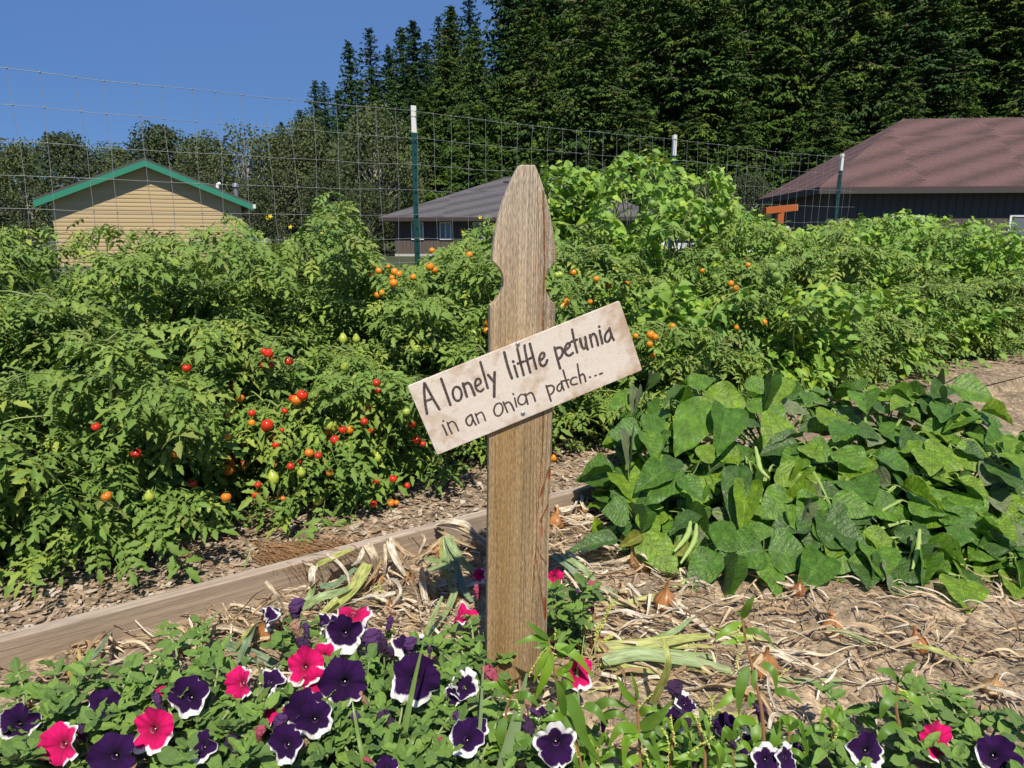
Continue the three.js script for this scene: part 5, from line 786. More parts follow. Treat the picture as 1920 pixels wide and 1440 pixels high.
const coro = {
  face: corolla(1, 'purple', { edge: 0.88, side: 0.2, dir: -1.2, cup: 0.12 }), face2: corolla(2, 'purple', { edge: 0.97, side: 0.06, cup: 0.3 }), big: corolla(3, 'purple', { edge: 0.93, side: 0.22, dir: -1.9, cup: 0.2 }), wide: corolla(4, 'purple', { edge: 0.72, side: 0.1, dir: 1.57, cup: 0.15 }), star: corolla(5, 'purple', { edge: 0.8, side: 0.24, dir: -1.57, cup: 0.25 }), fold: corolla(6, 'purple', { edge: 0.7, side: 0.12, bend: 1.1, cup: 0.3 }), dark: corolla(9, 'purple', { edge: 0.95, side: 0.2, dir: -0.7, cup: 0.5, bend: 0.4 }),
  mag: corolla(7, 'magenta', { edge: 0.93, side: 0.14, dir: -1.4, cup: 0.15 }), mag2: corolla(8, 'magenta', { edge: 0.9, side: 0.12, dir: 0.3, cup: 0.2 }), magE: corolla(10, 'magenta', { edge: 0.8, side: 0.1, bend: 0.9, cup: 0.5 }),
};
// [px, py, width px, bloom, height, facing x, y, z, roll, label]
const blooms = [
  [645, 1190, 74, 'star', 0.16, 0.05, 0.35, 0.95, 0.2], [663, 1143, 66, 'magE', 0.17, 0.15, 0.98, 0.12, 0.4], [622, 1172, 62, 'fold', 0.15, -0.5, 0.75, 0.35, 0.9], [598, 1166, 42, 'fold', 0.14, -0.7, 0.5, 0.4, 2.1], [668, 1166, 50, 'wide', 0.15, 0.3, 0.85, -0.1, 1.0],
  [569, 1250, 72, 'mag', 0.17, 0.0, 0.6, 0.8, 0.1], [612, 1228, 50, 'mag2', 0.15, 0.4, 0.6, 0.6, 1.0], [598, 1282, 60, 'mag2', 0.14, 0.3, 0.3, 0.9, 2.0], [645, 1280, 90, 'face2', 0.17, 0.15, 0.5, 0.85, 0.3], [618, 1252, 55, 'dark', 0.15, -0.2, 0.8, 0.5, 0.8],
  [776, 1276, 96, 'big', 0.18, 0.05, 0.42, 0.9, 0.0], [572, 1338, 82, 'face', 0.16, 0.12, 0.45, 0.88, 0.35], [590, 1352, 70, 'face', 0.18, 0.25, 0.4, 0.86, 0.0], [532, 1400, 72, 'face', 0.17, -0.25, 0.45, 0.85, 0.5], [447, 1284, 62, 'mag2', 0.17, -0.35, 0.4, 0.85, 0.0],
  [500, 1276, 56, 'fold', 0.15, -0.4, 0.7, 0.5, 0.6], [528, 1304, 40, 'fold', 0.14, 0.1, 0.8, 0.4, 1.4], [527, 1321, 56, 'magE', 0.14, 0.1, 0.98, -0.1, 0.2], [765, 1197, 66, 'fold', 0.14, 0.05, 0.95, 0.05, 0.1], [797, 1205, 36, 'wide', 0.13, 0.6, 0.7, 0.2, 0.3],
  [865, 1147, 62, 'magE', 0.12, -0.25, 0.97, 0.0, -0.3], [868, 1284, 62, 'wide', 0.15, -0.3, 0.85, 0.35, 0.3], [846, 1306, 44, 'wide', 0.13, -0.6, 0.4, 0.6, 0.9], [872, 1383, 72, 'star', 0.15, -0.2, 0.75, 0.5, 0.25], [900, 1362, 40, 'dark', 0.15, 0.4, 0.6, 0.5, 0.9],
  [1044, 1398, 84, 'wide', 0.17, 0.05, 0.3, 0.95, 0.0], [1086, 1262, 66, 'mag', 0.14, 0.45, 0.45, 0.75, 0.7], [1041, 1083, 34, 'mag', 0.15, 0.15, 0.3, 0.95, 0.5], [900, 1078, 26, 'mag2', 0.12, -0.3, 0.5, 0.8, 0.3], [1022, 1335, 40, 'fold', 0.12, 0.1, 0.9, 0.2, 0.3],
  [493, 1158, 48, 'fold', 0.12, -0.6, 0.45, 0.5, 1.2], [512, 1150, 34, 'fold', 0.13, 0.5, 0.5, 0.4, 2.4], [1288, 1316, 46, 'wide', 0.13, 0.3, 0.75, 0.3, 0.6], [1262, 1350, 46, 'fold', 0.1, -0.3, 0.5, 0.7, 0.2], [1362, 1362, 48, 'dark', 0.11, -0.1, 0.5, 0.8, 0.4], [1400, 1392, 46, 'wide', 0.1, 0.4, 0.35, 0.8, 0.2],
  [1440, 1424, 58, 'wide', 0.11, 0.1, 0.6, 0.7, 0.5], [1478, 1420, 52, 'wide', 0.11, 0.45, 0.5, 0.6, 1.0], [725, 1440, 44, 'face', 0.14, 0.0, 0.8, 0.4, 0.3], [1496, 1400, 36, 'wide', 0.1, 0.5, 0.5, 0.5, 0.3],
  [352, 1310, 76, 'face', 0.15, 0.0, 0.5, 0.85, 0.4], [280, 1370, 84, 'mag', 0.16, -0.1, 0.5, 0.85, 0.2], [190, 1330, 74, 'big', 0.15, 0.1, 0.5, 0.85, 0.5], [210, 1420, 86, 'face2', 0.17, 0.1, 0.5, 0.85, 0.1], [110, 1400, 80, 'mag2', 0.16, -0.1, 0.4, 0.85, 0.3], [30, 1360, 76, 'star', 0.15, 0.2, 0.5, 0.85, 0.9], [375, 1400, 60, 'star', 0.14, -0.3, 0.6, 0.6, 0.4], [310, 1290, 50, 'magE', 0.14, 0.1, 0.95, 0.1, 0.2],
  [1630, 1410, 70, 'star', 0.13, 0.0, 0.5, 0.85, 0.2], [1760, 1390, 76, 'mag', 0.14, 0.2, 0.5, 0.85, 0.2], [1870, 1420, 78, 'big', 0.14, -0.2, 0.5, 0.85, 0.4],
];
const holdStem = (q, p, back) => q.stems.tube([V(0, 0.01, 0), p.clone().multiplyScalar(0.5).setY(Math.max(0.02, p.y * 0.45)), back, p], 0.0032, 0.0024, 8, 5);
blooms.forEach(([px, py, w, kind, h, fx, fy, fz, roll]) => {
  const p = G(px, py, h), zc = P(p)[2], q = petNear(p), d = V(fx, fy, fz).normalize(), Rr = w * zc / FOCAL / 2, l = p.clone().sub(q.b), mag = kind.startsWith('mag');
  const m = part('flower', coro[kind], petalMat, q.t, mag ? 'magenta flower with a white edge' : 'dark purple flower with a white edge');
  place(m, frame(l, d, V(Math.sin(roll) * 0.3, 1, 0.001), Rr)); 
  part('flower_tube', tubeGeo, mag ? tubePink : tubePurple, m); part('calyx', calyx2, petStem, m); part('stigma', stigma, pistil, m);
  holdStem(q, l.clone().addScaledVector(d, -1.4 * Rr), l.clone().addScaledVector(d, -1.9 * Rr).setY(Math.max(0.015, l.y - 1.7 * Rr)));
});
// spent and closed blooms: [base px, tip px, width scale, kind]
const spent = [[556, 1166, 553, 1126, 'violet', 1.1], [566, 1200, 552, 1166, 'tan', 1], [578, 1196, 575, 1168, 'violet', 0.9], [577, 1232, 575, 1196, 'purple', 1.5], [697, 1228, 692, 1185, 'violet', 1.2], [709, 1232, 707, 1190, 'violet', 0.9], [720, 1228, 722, 1192, 'purple', 1], [724, 1186, 737, 1158, 'violet', 0.9], [770, 1230, 766, 1198, 'violet', 1.2], [805, 1232, 806, 1210, 'violet', 0.8], [735, 1235, 735, 1212, 'purple', 1.3], [737, 1366, 728, 1330, 'purple', 1.5], [690, 1320, 672, 1296, 'tan', 0.8], [688, 1362, 664, 1334, 'violet', 0.7], [455, 1415, 436, 1378, 'purple', 1.3], [566, 1408, 578, 1385, 'tan', 0.9], [515, 1372, 524, 1340, 'violet', 1.1], [487, 1392, 489, 1362, 'pink', 1], [880, 1362, 858, 1330, 'violet', 1.0], [935, 1296, 924, 1244, 'pink', 1.1], [919, 1300, 912, 1280, 'violet', 0.8], [990, 1330, 988, 1310, 'tan', 1], [992, 1385, 987, 1345, 'purple', 1.8], [1012, 1345, 1000, 1322, 'violet', 0.9], [1131, 1372, 1130, 1348, 'violet', 0.9], [1112, 1124, 1110, 1092, 'pink', 1.2], [1088, 1122, 1082, 1104, 'violet', 1.1], [1112, 1150, 1110, 1128, 'pink', 0.9], [897, 1125, 893, 1098, 'pink', 1], [1272, 1316, 1262, 1282, 'purple', 1.3], [1288, 1365, 1284, 1330, 'purple', 1.4], [1378, 1405, 1372, 1380, 'purple', 1.2], [1425, 1352, 1420, 1320, 'violet', 0.8], [480, 1238, 476, 1225, 'tan', 1.2], [494, 1250, 493, 1236, 'tan', 0.9], [700, 1430, 684, 1418, 'pink', 1], [828, 1398, 824, 1384, 'pink', 1], [1302, 1440, 1300, 1420, 'purple', 1.1], [300, 1330, 296, 1300, 'violet', 1.1], [160, 1390, 156, 1358, 'purple', 1.2], [250, 1460, 246, 1430, 'tan', 1]];
spent.forEach(([ax, ay, bx, by, kind, wk], i) => {
  const r = rng(900 + i), h = 0.1 + r() * 0.03, a = G(ax, ay, h), zc = P(a)[2], q = petNear(a), L = Math.hypot(bx - ax, by - ay) * zc / FOCAL, d = V((bx - ax), (ay - by) * 0.9, (r() - 0.2) * 8).normalize(), l = a.clone().sub(q.b);
  const m = part('withered_flower', wiltGeos[i % 4], wiltMats[kind], q.t); place(m, frame(l, d, V(0.2, 0.3, 1), L)); m.scale.set(L * wk, L * wk, L); part('calyx', calyx3, petStem, m);
  holdStem(q, l, l.clone().addScaledVector(d, -0.03).setY(Math.max(0.012, l.y - 0.04)));
});
pets.forEach((q) => { if (q.stems.p.length) part('flower_stem', q.stems.geo(), petStem, q.t); });

// ------------------------------------------------------------------ weeds and grass blades in the flower bed
const weedMats = [[0.15, 0.30, 0.02], [0.20, 0.37, 0.022], [0.12, 0.245, 0.022]].map((c, i) => leafMat('smartweed leaf ' + i, c, 0.5, 0.35)), weedStem = std('reddish weed stem', [0.33, 0.17, 0.07], 0.7), seedMat = std('yellow green seed', [0.48, 0.50, 0.12], 0.7), weedGreen = std('green weed stem', [0.28, 0.36, 0.1], 0.7);
function weed(label, z, stem, leaves, strands_, seed) {
  const foot = Z(stem[0][0], stem[0][1], z); const b = V(foot.x, 0, foot.z); b.y = soilY(along(b), Math.min(EDGE, across(b))) - 0.005;
  const t = thing('smartweed_plant', label, 'weed', b, 0, 'smartweeds in the flower bed'), r = rng(seed), at = (x, y, dz = 0) => Z(x, y, z - dz).sub(b);
  const m = new MB(), pts = [V(0, 0, 0), ...stem.map(([x, y, d]) => at(x, y, d ?? 0)).filter((p) => p.y > 0.02)]; m.tube(pts, 0.0042, 0.0022, pts.length * 5, 6); part('stem', m.geo(), weedStem, t);
  for (const [pts2, w, dz = 0.02] of leaves) {
    const n = pts2.length - 1, P3 = pts2.map(([x, y], i) => { const p = at(x, y, dz * Math.sin(i / n * 2.0)); p.y = Math.max(p.y, 0.004); return p; }), W = w * P(P3[0].clone().add(b))[2] / FOCAL, g = new MB();
    g.ribbon(P3, (f) => W * Math.pow(Math.sin(Math.PI * Math.pow(clamp(f * 0.98 + 0.02, 0, 1), 0.62)), 0.9) + 0.001, V((r() - 0.5) * 0.7, 0.75, 0.65), 18, 0.3, undefined, (r() - 0.5) * 0.9);
    part('leaf', g.geo(), weedMats[Math.floor(r() * 3)], t);
  }
  for (const line of strands_) {                                             // thin drooping spikes of seed
    const P3 = line.map(([x, y]) => at(x, y, 0.015)), cv = new THREE.CatmullRomCurve3(P3), g = new MB(); g.tube(P3, 0.0011, 0.0007, 12, 4); const parts = [g.geo()]; parts[0].deleteAttribute('uv'); const n = Math.floor(cv.getLength() / 0.006);
    for (let k = 1; k < n; k++) { const p = cv.getPoint(k / n), q = new THREE.OctahedronGeometry(0.0021 + r() * 0.0012, 0); q.deleteAttribute('uv'); q.translate(p.x + (r() - 0.5) * 0.004, p.y + (r() - 0.5) * 0.004, p.z + (r() - 0.5) * 0.004); const e = mergeVertices(q); e.computeVertexNormals(); parts.push(e); }
    part('seed_spike', mergeGeometries(parts), seedMat, t);
  }
  return t;
}
weed('bright green weed leaning across the right side of the picket foot', 1.37, [[1052, 1345], [1044, 1280], [1034, 1230], [1028, 1196]], [
  [[[1028, 1198], [1004, 1180], [985, 1165]], 11], [[[1026, 1202], [998, 1197], [965, 1207]], 13], [[[1030, 1206], [1016, 1240], [1000, 1282]], 15], [[[1036, 1224], [1022, 1268], [1001, 1316]], 18], [[[1040, 1210], [1075, 1226], [1113, 1270]], 19], [[[1034, 1200], [1044, 1186], [1050, 1178]], 8], [[[1045, 1232], [1062, 1218], [1082, 1206]], 14], [[[1042, 1262], [1060, 1262], [1078, 1280]], 14], [[[1050, 1258], [1066, 1250], [1076, 1232]], 12], [[[1030, 1205], [1012, 1212], [1000, 1214]], 8]], [[[1026, 1212], [1012, 1232], [996, 1256], [992, 1270]], [[1040, 1200], [1042, 1186], [1040, 1176]]], 1);
weed('bright green weed in front of the left side of the picket foot', 1.2, [[952, 1440], [948, 1370], [950, 1330], [960, 1302]], [
  [[[958, 1304], [935, 1286], [903, 1283]], 17], [[[958, 1302], [944, 1282], [932, 1270]], 11], [[[966, 1306], [990, 1306], [1012, 1326]], 16], [[[952, 1322], [963, 1320], [972, 1330]], 12], [[[948, 1344], [938, 1380], [952, 1428]], 18], [[[958, 1300], [962, 1288], [964, 1276]], 6], [[[948, 1350], [968, 1345], [985, 1352]], 12], [[[950, 1400], [922, 1404], [890, 1430]], 14]], [[[966, 1310], [972, 1325], [974, 1345]]], 2);
weed('large bright weed with long arching leaves right below the picket', 1.16, [[1096, 1470], [1082, 1400], [1068, 1350], [1060, 1340]], [
  [[[1062, 1342], [1068, 1380], [1046, 1434]], 21], [[[1058, 1342], [1052, 1300], [1040, 1272]], 15], [[[1054, 1290], [1082, 1340], [1094, 1380], [1132, 1436]], 24], [[[1050, 1292], [1064, 1284], [1076, 1290]], 18], [[[1058, 1344], [1040, 1345], [1015, 1352]], 15], [[[1096, 1322], [1118, 1332], [1140, 1364]], 17], [[[1110, 1332], [1140, 1316], [1182, 1328]], 17], [[[1128, 1345], [1156, 1338], [1178, 1352]], 15], [[[963, 1402], [1000, 1396], [1030, 1418], [1048, 1438]], 20], [[[1064, 1400], [1076, 1420], [1086, 1444]], 12], [[[1098, 1380], [1110, 1410], [1112, 1450]], 14]], [[[1042, 1356], [1030, 1380], [1020, 1404]], [[1064, 1380], [1078, 1400], [1084, 1440]], [[1100, 1300], [1130, 1290], [1160, 1285]]], 3);
weed('spreading weed with downcurved leaves at the middle of the bottom', 1.14, [[1200, 1470], [1200, 1420], [1198, 1372], [1195, 1330], [1192, 1295]], [
  [[[1196, 1368], [1162, 1366], [1138, 1404]], 19], [[[1196, 1372], [1176, 1386], [1168, 1440]], 22], [[[1194, 1376], [1180, 1378], [1166, 1405]], 12], [[[1200, 1366], [1222, 1352], [1240, 1338], [1262, 1312]], 22], [[[1200, 1374], [1220, 1396], [1240, 1440]], 22], [[[1202, 1378], [1222, 1378], [1226, 1404]], 15], [[[1193, 1320], [1172, 1300], [1155, 1265]], 14], [[[1196, 1312], [1190, 1284], [1182, 1260]], 8], [[[1200, 1340], [1214, 1330], [1232, 1332]], 14], [[[1200, 1420], [1180, 1430], [1164, 1460]], 16], [[[1204, 1424], [1230, 1422], [1250, 1450]], 16]], [[[1196, 1330], [1212, 1310], [1226, 1300]], [[1202, 1400], [1214, 1420], [1222, 1440]]], 4);
weed('tall weed on reddish jointed stem at the right over bare soil', 1.2, [[1436, 1450], [1430, 1350], [1422, 1300], [1410, 1250], [1398, 1200], [1391, 1160]], [
  [[[1392, 1158], [1404, 1134], [1415, 1116]], 14], [[[1391, 1168], [1362, 1182], [1338, 1203]], 13], [[[1396, 1184], [1425, 1186], [1456, 1218]], 13], [[[1402, 1250], [1388, 1290], [1385, 1342]], 20], [[[1428, 1244], [1448, 1258], [1456, 1298]], 16], [[[1382, 1290], [1362, 1312], [1338, 1332]], 15], [[[1452, 1296], [1478, 1300], [1506, 1320]], 16], [[[1418, 1354], [1386, 1352], [1372, 1382]], 17], [[[1462, 1352], [1452, 1388], [1440, 1412]], 17], [[[1418, 1356], [1416, 1380], [1416, 1394]], 17], [[[1462, 1352], [1482, 1350], [1506, 1364]], 15], [[[1432, 1392], [1414, 1420], [1400, 1450]], 22], [[[1416, 1256], [1412, 1280], [1416, 1300]], 12], [[[1412, 1300], [1406, 1316], [1408, 1330]], 14], [[[1390, 1160], [1384, 1150], [1378, 1148]], 6], [[[1396, 1196], [1370, 1204], [1350, 1206]], 10]], [[[1398, 1210], [1384, 1232], [1378, 1262]], [[1345, 1300], [1334, 1320], [1328, 1345]], [[1390, 1172], [1382, 1190], [1384, 1214]], [[1455, 1280], [1468, 1262], [1484, 1250]]], 5);
weed('low weed with slender leaves and seed strands at the bottom centre right', 1.12, [[1318, 1480], [1322, 1420], [1312, 1370], [1300, 1340]], [
  [[[1322, 1340], [1326, 1362], [1330, 1388]], 11], [[[1318, 1400], [1300, 1412], [1290, 1440]], 13], [[[1332, 1396], [1350, 1410], [1346, 1450]], 20], [[[1330, 1394], [1344, 1398], [1352, 1440]], 14], [[[1310, 1422], [1290, 1418], [1262, 1424]], 14], [[[1330, 1430], [1360, 1420], [1380, 1440]], 16], [[[1306, 1350], [1290, 1340], [1276, 1346]], 9]], [[[1242, 1364], [1252, 1390], [1254, 1440]], [[1300, 1340], [1318, 1372], [1334, 1408]], [[1340, 1380], [1310, 1398], [1276, 1424]], [[1258, 1340], [1262, 1370], [1266, 1400]], [[1330, 1300], [1336, 1330], [1330, 1360]]], 6);
weed('bright weed at the far right between the onions', 1.2, [[1690, 1470], [1690, 1390], [1680, 1320], [1684, 1270]], [[[[1684, 1276], [1664, 1260], [1640, 1256]], 15], [[[1684, 1280], [1700, 1256], [1720, 1240]], 14], [[[1684, 1300], [1660, 1320], [1650, 1350]], 18], [[[1686, 1300], [1712, 1310], [1730, 1345]], 18], [[[1688, 1360], [1660, 1370], [1640, 1400]], 18], [[[1690, 1370], [1716, 1380], [1730, 1420]], 18]], [[[1684, 1290], [1700, 1300], [1708, 1330]]], 7);
// lower weeds that fill the gaps, leaf pairs up a leaning stem
function weedAuto(label, x, y, z, seed) {
  const r = rng(seed), lean = (r() - 0.5) * 50, n = 4 + Math.floor(r() * 2), stem = [[x - lean * 0.4, 1475], [x - lean * 0.2, lerp(1475, y, 0.45)], [x, y]], leaves = [];
  for (let k = 0; k < n; k++) { const f = 1 - k * 0.17, sx = x - lean * 0.4 * (1 - f), sy = lerp(1475, y, f); for (const s of [-1, 1]) { const L = (40 + r() * 40) * (k ? 1 : 0.5), up = k ? 2 + r() * 20 : 26, d = L * (0.3 + r() * 1.0); leaves.push([[[sx, sy], [sx + s * L * 0.5, sy - up + d * 0.2], [sx + s * L * (0.75 + r() * 0.3), sy - up * 0.4 + d]], 8 + r() * 6, 0.03 * (r() - 0.3)]); } }
  const spikes = r() < 0.7 ? [[[x, y], [x + (r() - 0.5) * 30, y + 16], [x + (r() - 0.5) * 60, y + 60]]] : [];
  return weed(label, z, stem, leaves, spikes, seed);
}
[[1120, 1400, 1.16, 'below the arching weed'], [1262, 1372, 1.2, 'left of the seed strands at the bottom'], [1372, 1392, 1.16, 'between the two tallest weeds at the right'], [1480, 1370, 1.18, 'right of the tall jointed weed'], [1560, 1350, 1.18, 'nearest the right-hand petunias']].forEach(([x, y, z, w], i) => weedAuto(`small bright weed with pointed leaves, ${w}`, x, y, z, 60 + i));
// a seeding grass by the upright petunia
{
  const z = 1.62, b = G(1085, 1300, 0); b.y = 0.01; const t = thing('seeding_weed', 'thin weed with yellow-green seed clusters beside the upright petunia shoot', 'weed', b), r = rng(8), m = new MB(), beads = [];
  const lines = [[[1090, 1290], [1105, 1230], [1125, 1180], [1150, 1124]], [[1092, 1290], [1096, 1240], [1094, 1190], [1090, 1160]], [[1095, 1290], [1110, 1240], [1128, 1205], [1148, 1192]], [[1096, 1290], [1104, 1250], [1116, 1200], [1120, 1170]], [[1100, 1290], [1130, 1240], [1146, 1222], [1158, 1214]], [[1090, 1290], [1085, 1220], [1098, 1180], [1108, 1158]]];
  for (const l of lines) { const P3 = [V(0, 0, 0), ...l.map(([x, y]) => Z(x, y, z).sub(b))].filter((p, i) => !i || p.y > 0.02), cv = new THREE.CatmullRomCurve3(P3); m.tube(P3, 0.0014, 0.0008, 16, 4); for (let k = 0; k < 70; k++) { const f = 0.5 + 0.5 * r(), p = cv.getPoint(f), w = 0.012 * (1.1 - f) + 0.003; const q = new THREE.OctahedronGeometry(0.0024 + r() * 0.0015, 0); q.deleteAttribute('uv'); q.deleteAttribute('normal'); q.translate(p.x + (r() - 0.5) * w, p.y + (r() - 0.5) * w, p.z + (r() - 0.5) * w); beads.push(q); } }
  part('stem', m.geo(), weedGreen, t); const g = mergeGeometries(beads); g.computeVertexNormals(); const s = part('seed_cluster', g, seedMat, t); s.userData.kind = 'stuff';
}
// single blades of green standing through the flowers
const bladeMat = [leafMat('grass blade', [0.20, 0.32, 0.075], 0.45, 0.3), leafMat('grey green blade', [0.22, 0.32, 0.14], 0.5, 0.25)];
function bladeOf(label, z, pts, w, mat) { const f = Z(...pts[0], z), b = V(f.x, 0, f.z), P3 = pts.map(([x, y], i) => Z(x, y, z + 0.02 * i).sub(b)); P3.unshift(V(P3[0].x, -0.02, P3[0].z)); const t = thing('grass_blade', label, 'grass blade', b), W = w * 1.4 / FOCAL, g = new MB(); g.ribbon(P3, (q) => W * (1 - 0.92 * Math.pow(q, 1.6)) + 0.0008, V(0.2, 0.3, 1), 24, 0.35); part('blade', g.geo(), mat, t); }
bladeOf('long green grass blade crossing the largest purple flower', 1.15, [[744, 1440], [760, 1360], [776, 1280], [797, 1190]], 17, bladeMat[0]);
bladeOf('thin green blade rising in front of the drooping white-edged flower', 1.15, [[893, 1440], [900, 1360], [904, 1290], [908, 1236]], 9, bladeMat[1]);
bladeOf('broad grey-green blade in front of the picket foot', 1.15, [[944, 1450], [958, 1390], [972, 1330], [988, 1262]], 38, bladeMat[1]);
bladeOf('thin green blade beside the withered violet bloom at the lower left', 1.15, [[680, 1420], [672, 1380], [664, 1335], [660, 1310]], 9, bladeMat[0]);
bladeOf('short arched blade left of the picket foot', 1.15, [[770, 1395], [780, 1378], [800, 1376], [816, 1384]], 9, bladeMat[0]);
bladeOf('green grass blade between the withered weed and the picket', 1.34, [[1084, 1340], [1083, 1300], [1082, 1260], [1086, 1220]], 9, bladeMat[1]);
bladeOf('blade of grass on the path in front of the plank at the left', 1.98, [[450, 1092], [458, 1066], [466, 1042], [472, 1026]], 9, bladeMat[0]);

// ------------------------------------------------------------------ buildings beyond the fence
const glass = (() => { const m = new THREE.MeshPhysicalMaterial({ color: new THREE.Color().setRGB(0.55, 0.6, 0.62), roughness: 0.06, transmission: 0.75, thickness: 0, side: THREE.DoubleSide }); m.name = 'window glass'; return m; })();
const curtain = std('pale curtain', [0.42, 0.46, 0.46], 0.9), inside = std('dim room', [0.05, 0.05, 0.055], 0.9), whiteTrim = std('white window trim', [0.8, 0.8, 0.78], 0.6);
const shingleMap = (col, seed) => { const t = noiseMap(512, 512, (x, y) => { const rowN = Math.floor(y * 32), off = (rowN * 0.37) % 1, tab = Math.floor((x * 16 + off) % 16), h = Math.abs(Math.sin(rowN * 12.9 + tab * 78.2 + seed)) % 1, k = 0.82 + 0.3 * h + 0.25 * periodic(x, y, 60, 2, seed) - ((y * 32) % 1 < 0.1 ? 0.22 : 0); return col.map((v) => v * k); }); t.colorSpace = THREE.SRGBColorSpace; return t; };
function slab(pts, thick, uvS = 1) {                                             // a roof face with thickness below
  const m = new MB(), a = pts[0], e = pts[1].clone().sub(a).normalize(), n = pts[1].clone().sub(a).cross(pts[2].clone().sub(a)).normalize(); if (n.y < 0) n.negate(); const f = V(0, 0, 0).crossVectors(n, e);
  const top = pts.map((p) => m.v(p.x, p.y, p.z, undefined, p.clone().sub(a).dot(e) * uvS, p.clone().sub(a).dot(f) * uvS)), bot = pts.map((p) => m.v(p.x, p.y - thick, p.z, undefined, 0, 0));
  for (let k = 1; k < pts.length - 1; k++) { m.tri(top[0], top[k], top[k + 1]); m.tri(bot[0], bot[k + 1], bot[k]); }
  pts.forEach((p, k) => { const q = (k + 1) % pts.length, ids = [p, pts[q]].flatMap((v) => [m.v(v.x, v.y, v.z), m.v(v.x, v.y - thick, v.z)]); m.quad(ids[0], ids[1], ids[3], ids[2]); });
  const g = m.geo().toNonIndexed(); g.computeVertexNormals(); return g;
}
function windowOf(parent, x, y, z, w, h, curt) {
  const m = new MB(), f = 0.075; m.box(x - w / 2, y, z, x + w / 2, y + f * 1.3, z + 0.07); m.box(x - w / 2, y + h - f, z, x + w / 2, y + h, z + 0.07); m.box(x - w / 2, y + f * 1.3, z, x - w / 2 + f, y + h - f, z + 0.07); m.box(x + w / 2 - f, y + f * 1.3, z, x + w / 2, y + h - f, z + 0.07); m.box(x - f / 2, y + f * 1.3, z, x + f / 2, y + h - f, z + 0.065);
  const win = part('window', m.geo(), whiteTrim, parent);
  for (const d of [-1, 1]) { const p = new THREE.PlaneGeometry(w / 2 - f * 1.5, h - f * 2.3); p.translate(x + d * (w / 4 - f / 4), y + h / 2 + f * 0.15, z + 0.04); part('pane', p, glass, win); }
  const c = new THREE.PlaneGeometry(w / 2 - f * 1.5, h - f * 2.3); c.translate(x + (w / 4 - f / 4), y + h / 2, z + 0.012); part('curtain', c, curt, win);
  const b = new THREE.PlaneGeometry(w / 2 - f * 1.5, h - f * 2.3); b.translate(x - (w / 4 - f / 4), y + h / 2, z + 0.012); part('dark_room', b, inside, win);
}
{
  const base = Z(741, 470, 42); base.y = -0.16; const turn = -0.1, t = thing('house', 'dark grey-brown house with a low grey hip roof behind the picket', 'house', base, turn); t.updateMatrixWorld();
  const W = 15.5, D = 10, H = 2.33, ov = 0.75, siding = noiseMap(512, 64, (x, y) => { const g = (x * 16) % 1, k = g < 0.09 ? 0.55 : 0.93 + 0.12 * periodic(x, y, 20, 3, 3); return [0.415 * k, 0.365 * k, 0.34 * k]; }); siding.colorSpace = THREE.SRGBColorSpace; siding.repeat.set(0.26, 0.26);
  const wallM = std('vertical grey-brown siding', [0.92, 0.92, 0.92], 0.85, { map: siding });
  const wall = new MB(); wall.box(0, -0.1, -D, W, H, 0); part('wall', wall.geo(), wallM, t);
  const boards = new MB(); for (let x = 0.3; x < W; x += 0.31) boards.box(x - 0.012, 0.15, 0, x + 0.012, H - 0.01, 0.014); const bt = part('batten', boards.geo(), std('siding batten', [0.125, 0.103, 0.09], 0.85), t); bt.userData.kind = 'stuff';
  const plinth = new MB(); plinth.box(-0.02, -0.1, -D, W + 0.02, 0.14, 0.02); part('foundation', plinth.geo(), std('pale concrete', [0.5, 0.49, 0.46], 0.9), t);
  const roofT = shingleMap([0.40, 0.385, 0.395], 1.7); roofT.repeat.set(0.25, 0.25); const roofM = std('grey shingles', [0.66, 0.66, 0.69], 0.9, { map: roofT, bumpMap: roofT, bumpScale: 0.03 });
  const a = V(-ov, H, ov), b = V(W + ov, H, ov), c = V(W + ov, H, -D - ov), d = V(-ov, H, -D - ov), rh = H + 2.75, r1 = V(6.4, rh, -D / 2), r2 = V(W - 5.5, rh, -D / 2);
  part('roof_slope', slab([a, b, r2, r1], 0.06), roofM, t); part('roof_slope', slab([c, d, r1, r2], 0.06), roofM, t); part('roof_slope', slab([d, a, r1], 0.06), roofM, t); part('roof_slope', slab([b, c, r2], 0.06), roofM, t);
  const fascia = new MB(); fascia.box(-ov, H - 0.24, ov - 0.03, W + ov, H - 0.065, ov); fascia.box(-ov, H - 0.24, -D - ov, -ov + 0.03, H - 0.065, ov - 0.031); fascia.box(W + ov - 0.03, H - 0.24, -D - ov, W + ov, H - 0.065, ov - 0.031); part('fascia', fascia.geo(), std('dark brown fascia', [0.05, 0.036, 0.03], 0.7), t);
  const sof = new MB(); sof.box(-ov + 0.03, H - 0.09, 0.001, W + ov - 0.03, H - 0.07, ov - 0.03); part('soffit', sof.geo(), std('brown soffit', [0.1, 0.08, 0.07], 0.9), t);
  windowOf(t, 1.45, 1.0, 0.003, 0.78, 1.06, curtain); windowOf(t, 3.2, 1.0, 0.003, 0.74, 1.06, curtain); windowOf(t, 5.4, 1.0, 0.003, 1.0, 1.06, curtain); windowOf(t, 9.6, 1.0, 0.003, 1.2, 1.06, curtain); windowOf(t, 12.6, 1.0, 0.003, 1.2, 1.06, curtain);
  const vent = new MB(); const n = r1.clone().sub(a); vent.box(6.3, rh - 0.42, -D / 2 + 0.95, 8.6, rh - 0.36, -D / 2 + 1.05); part('ridge_vent', vent.geo(), std('dark vent', [0.03, 0.03, 0.035], 0.7), t);
}
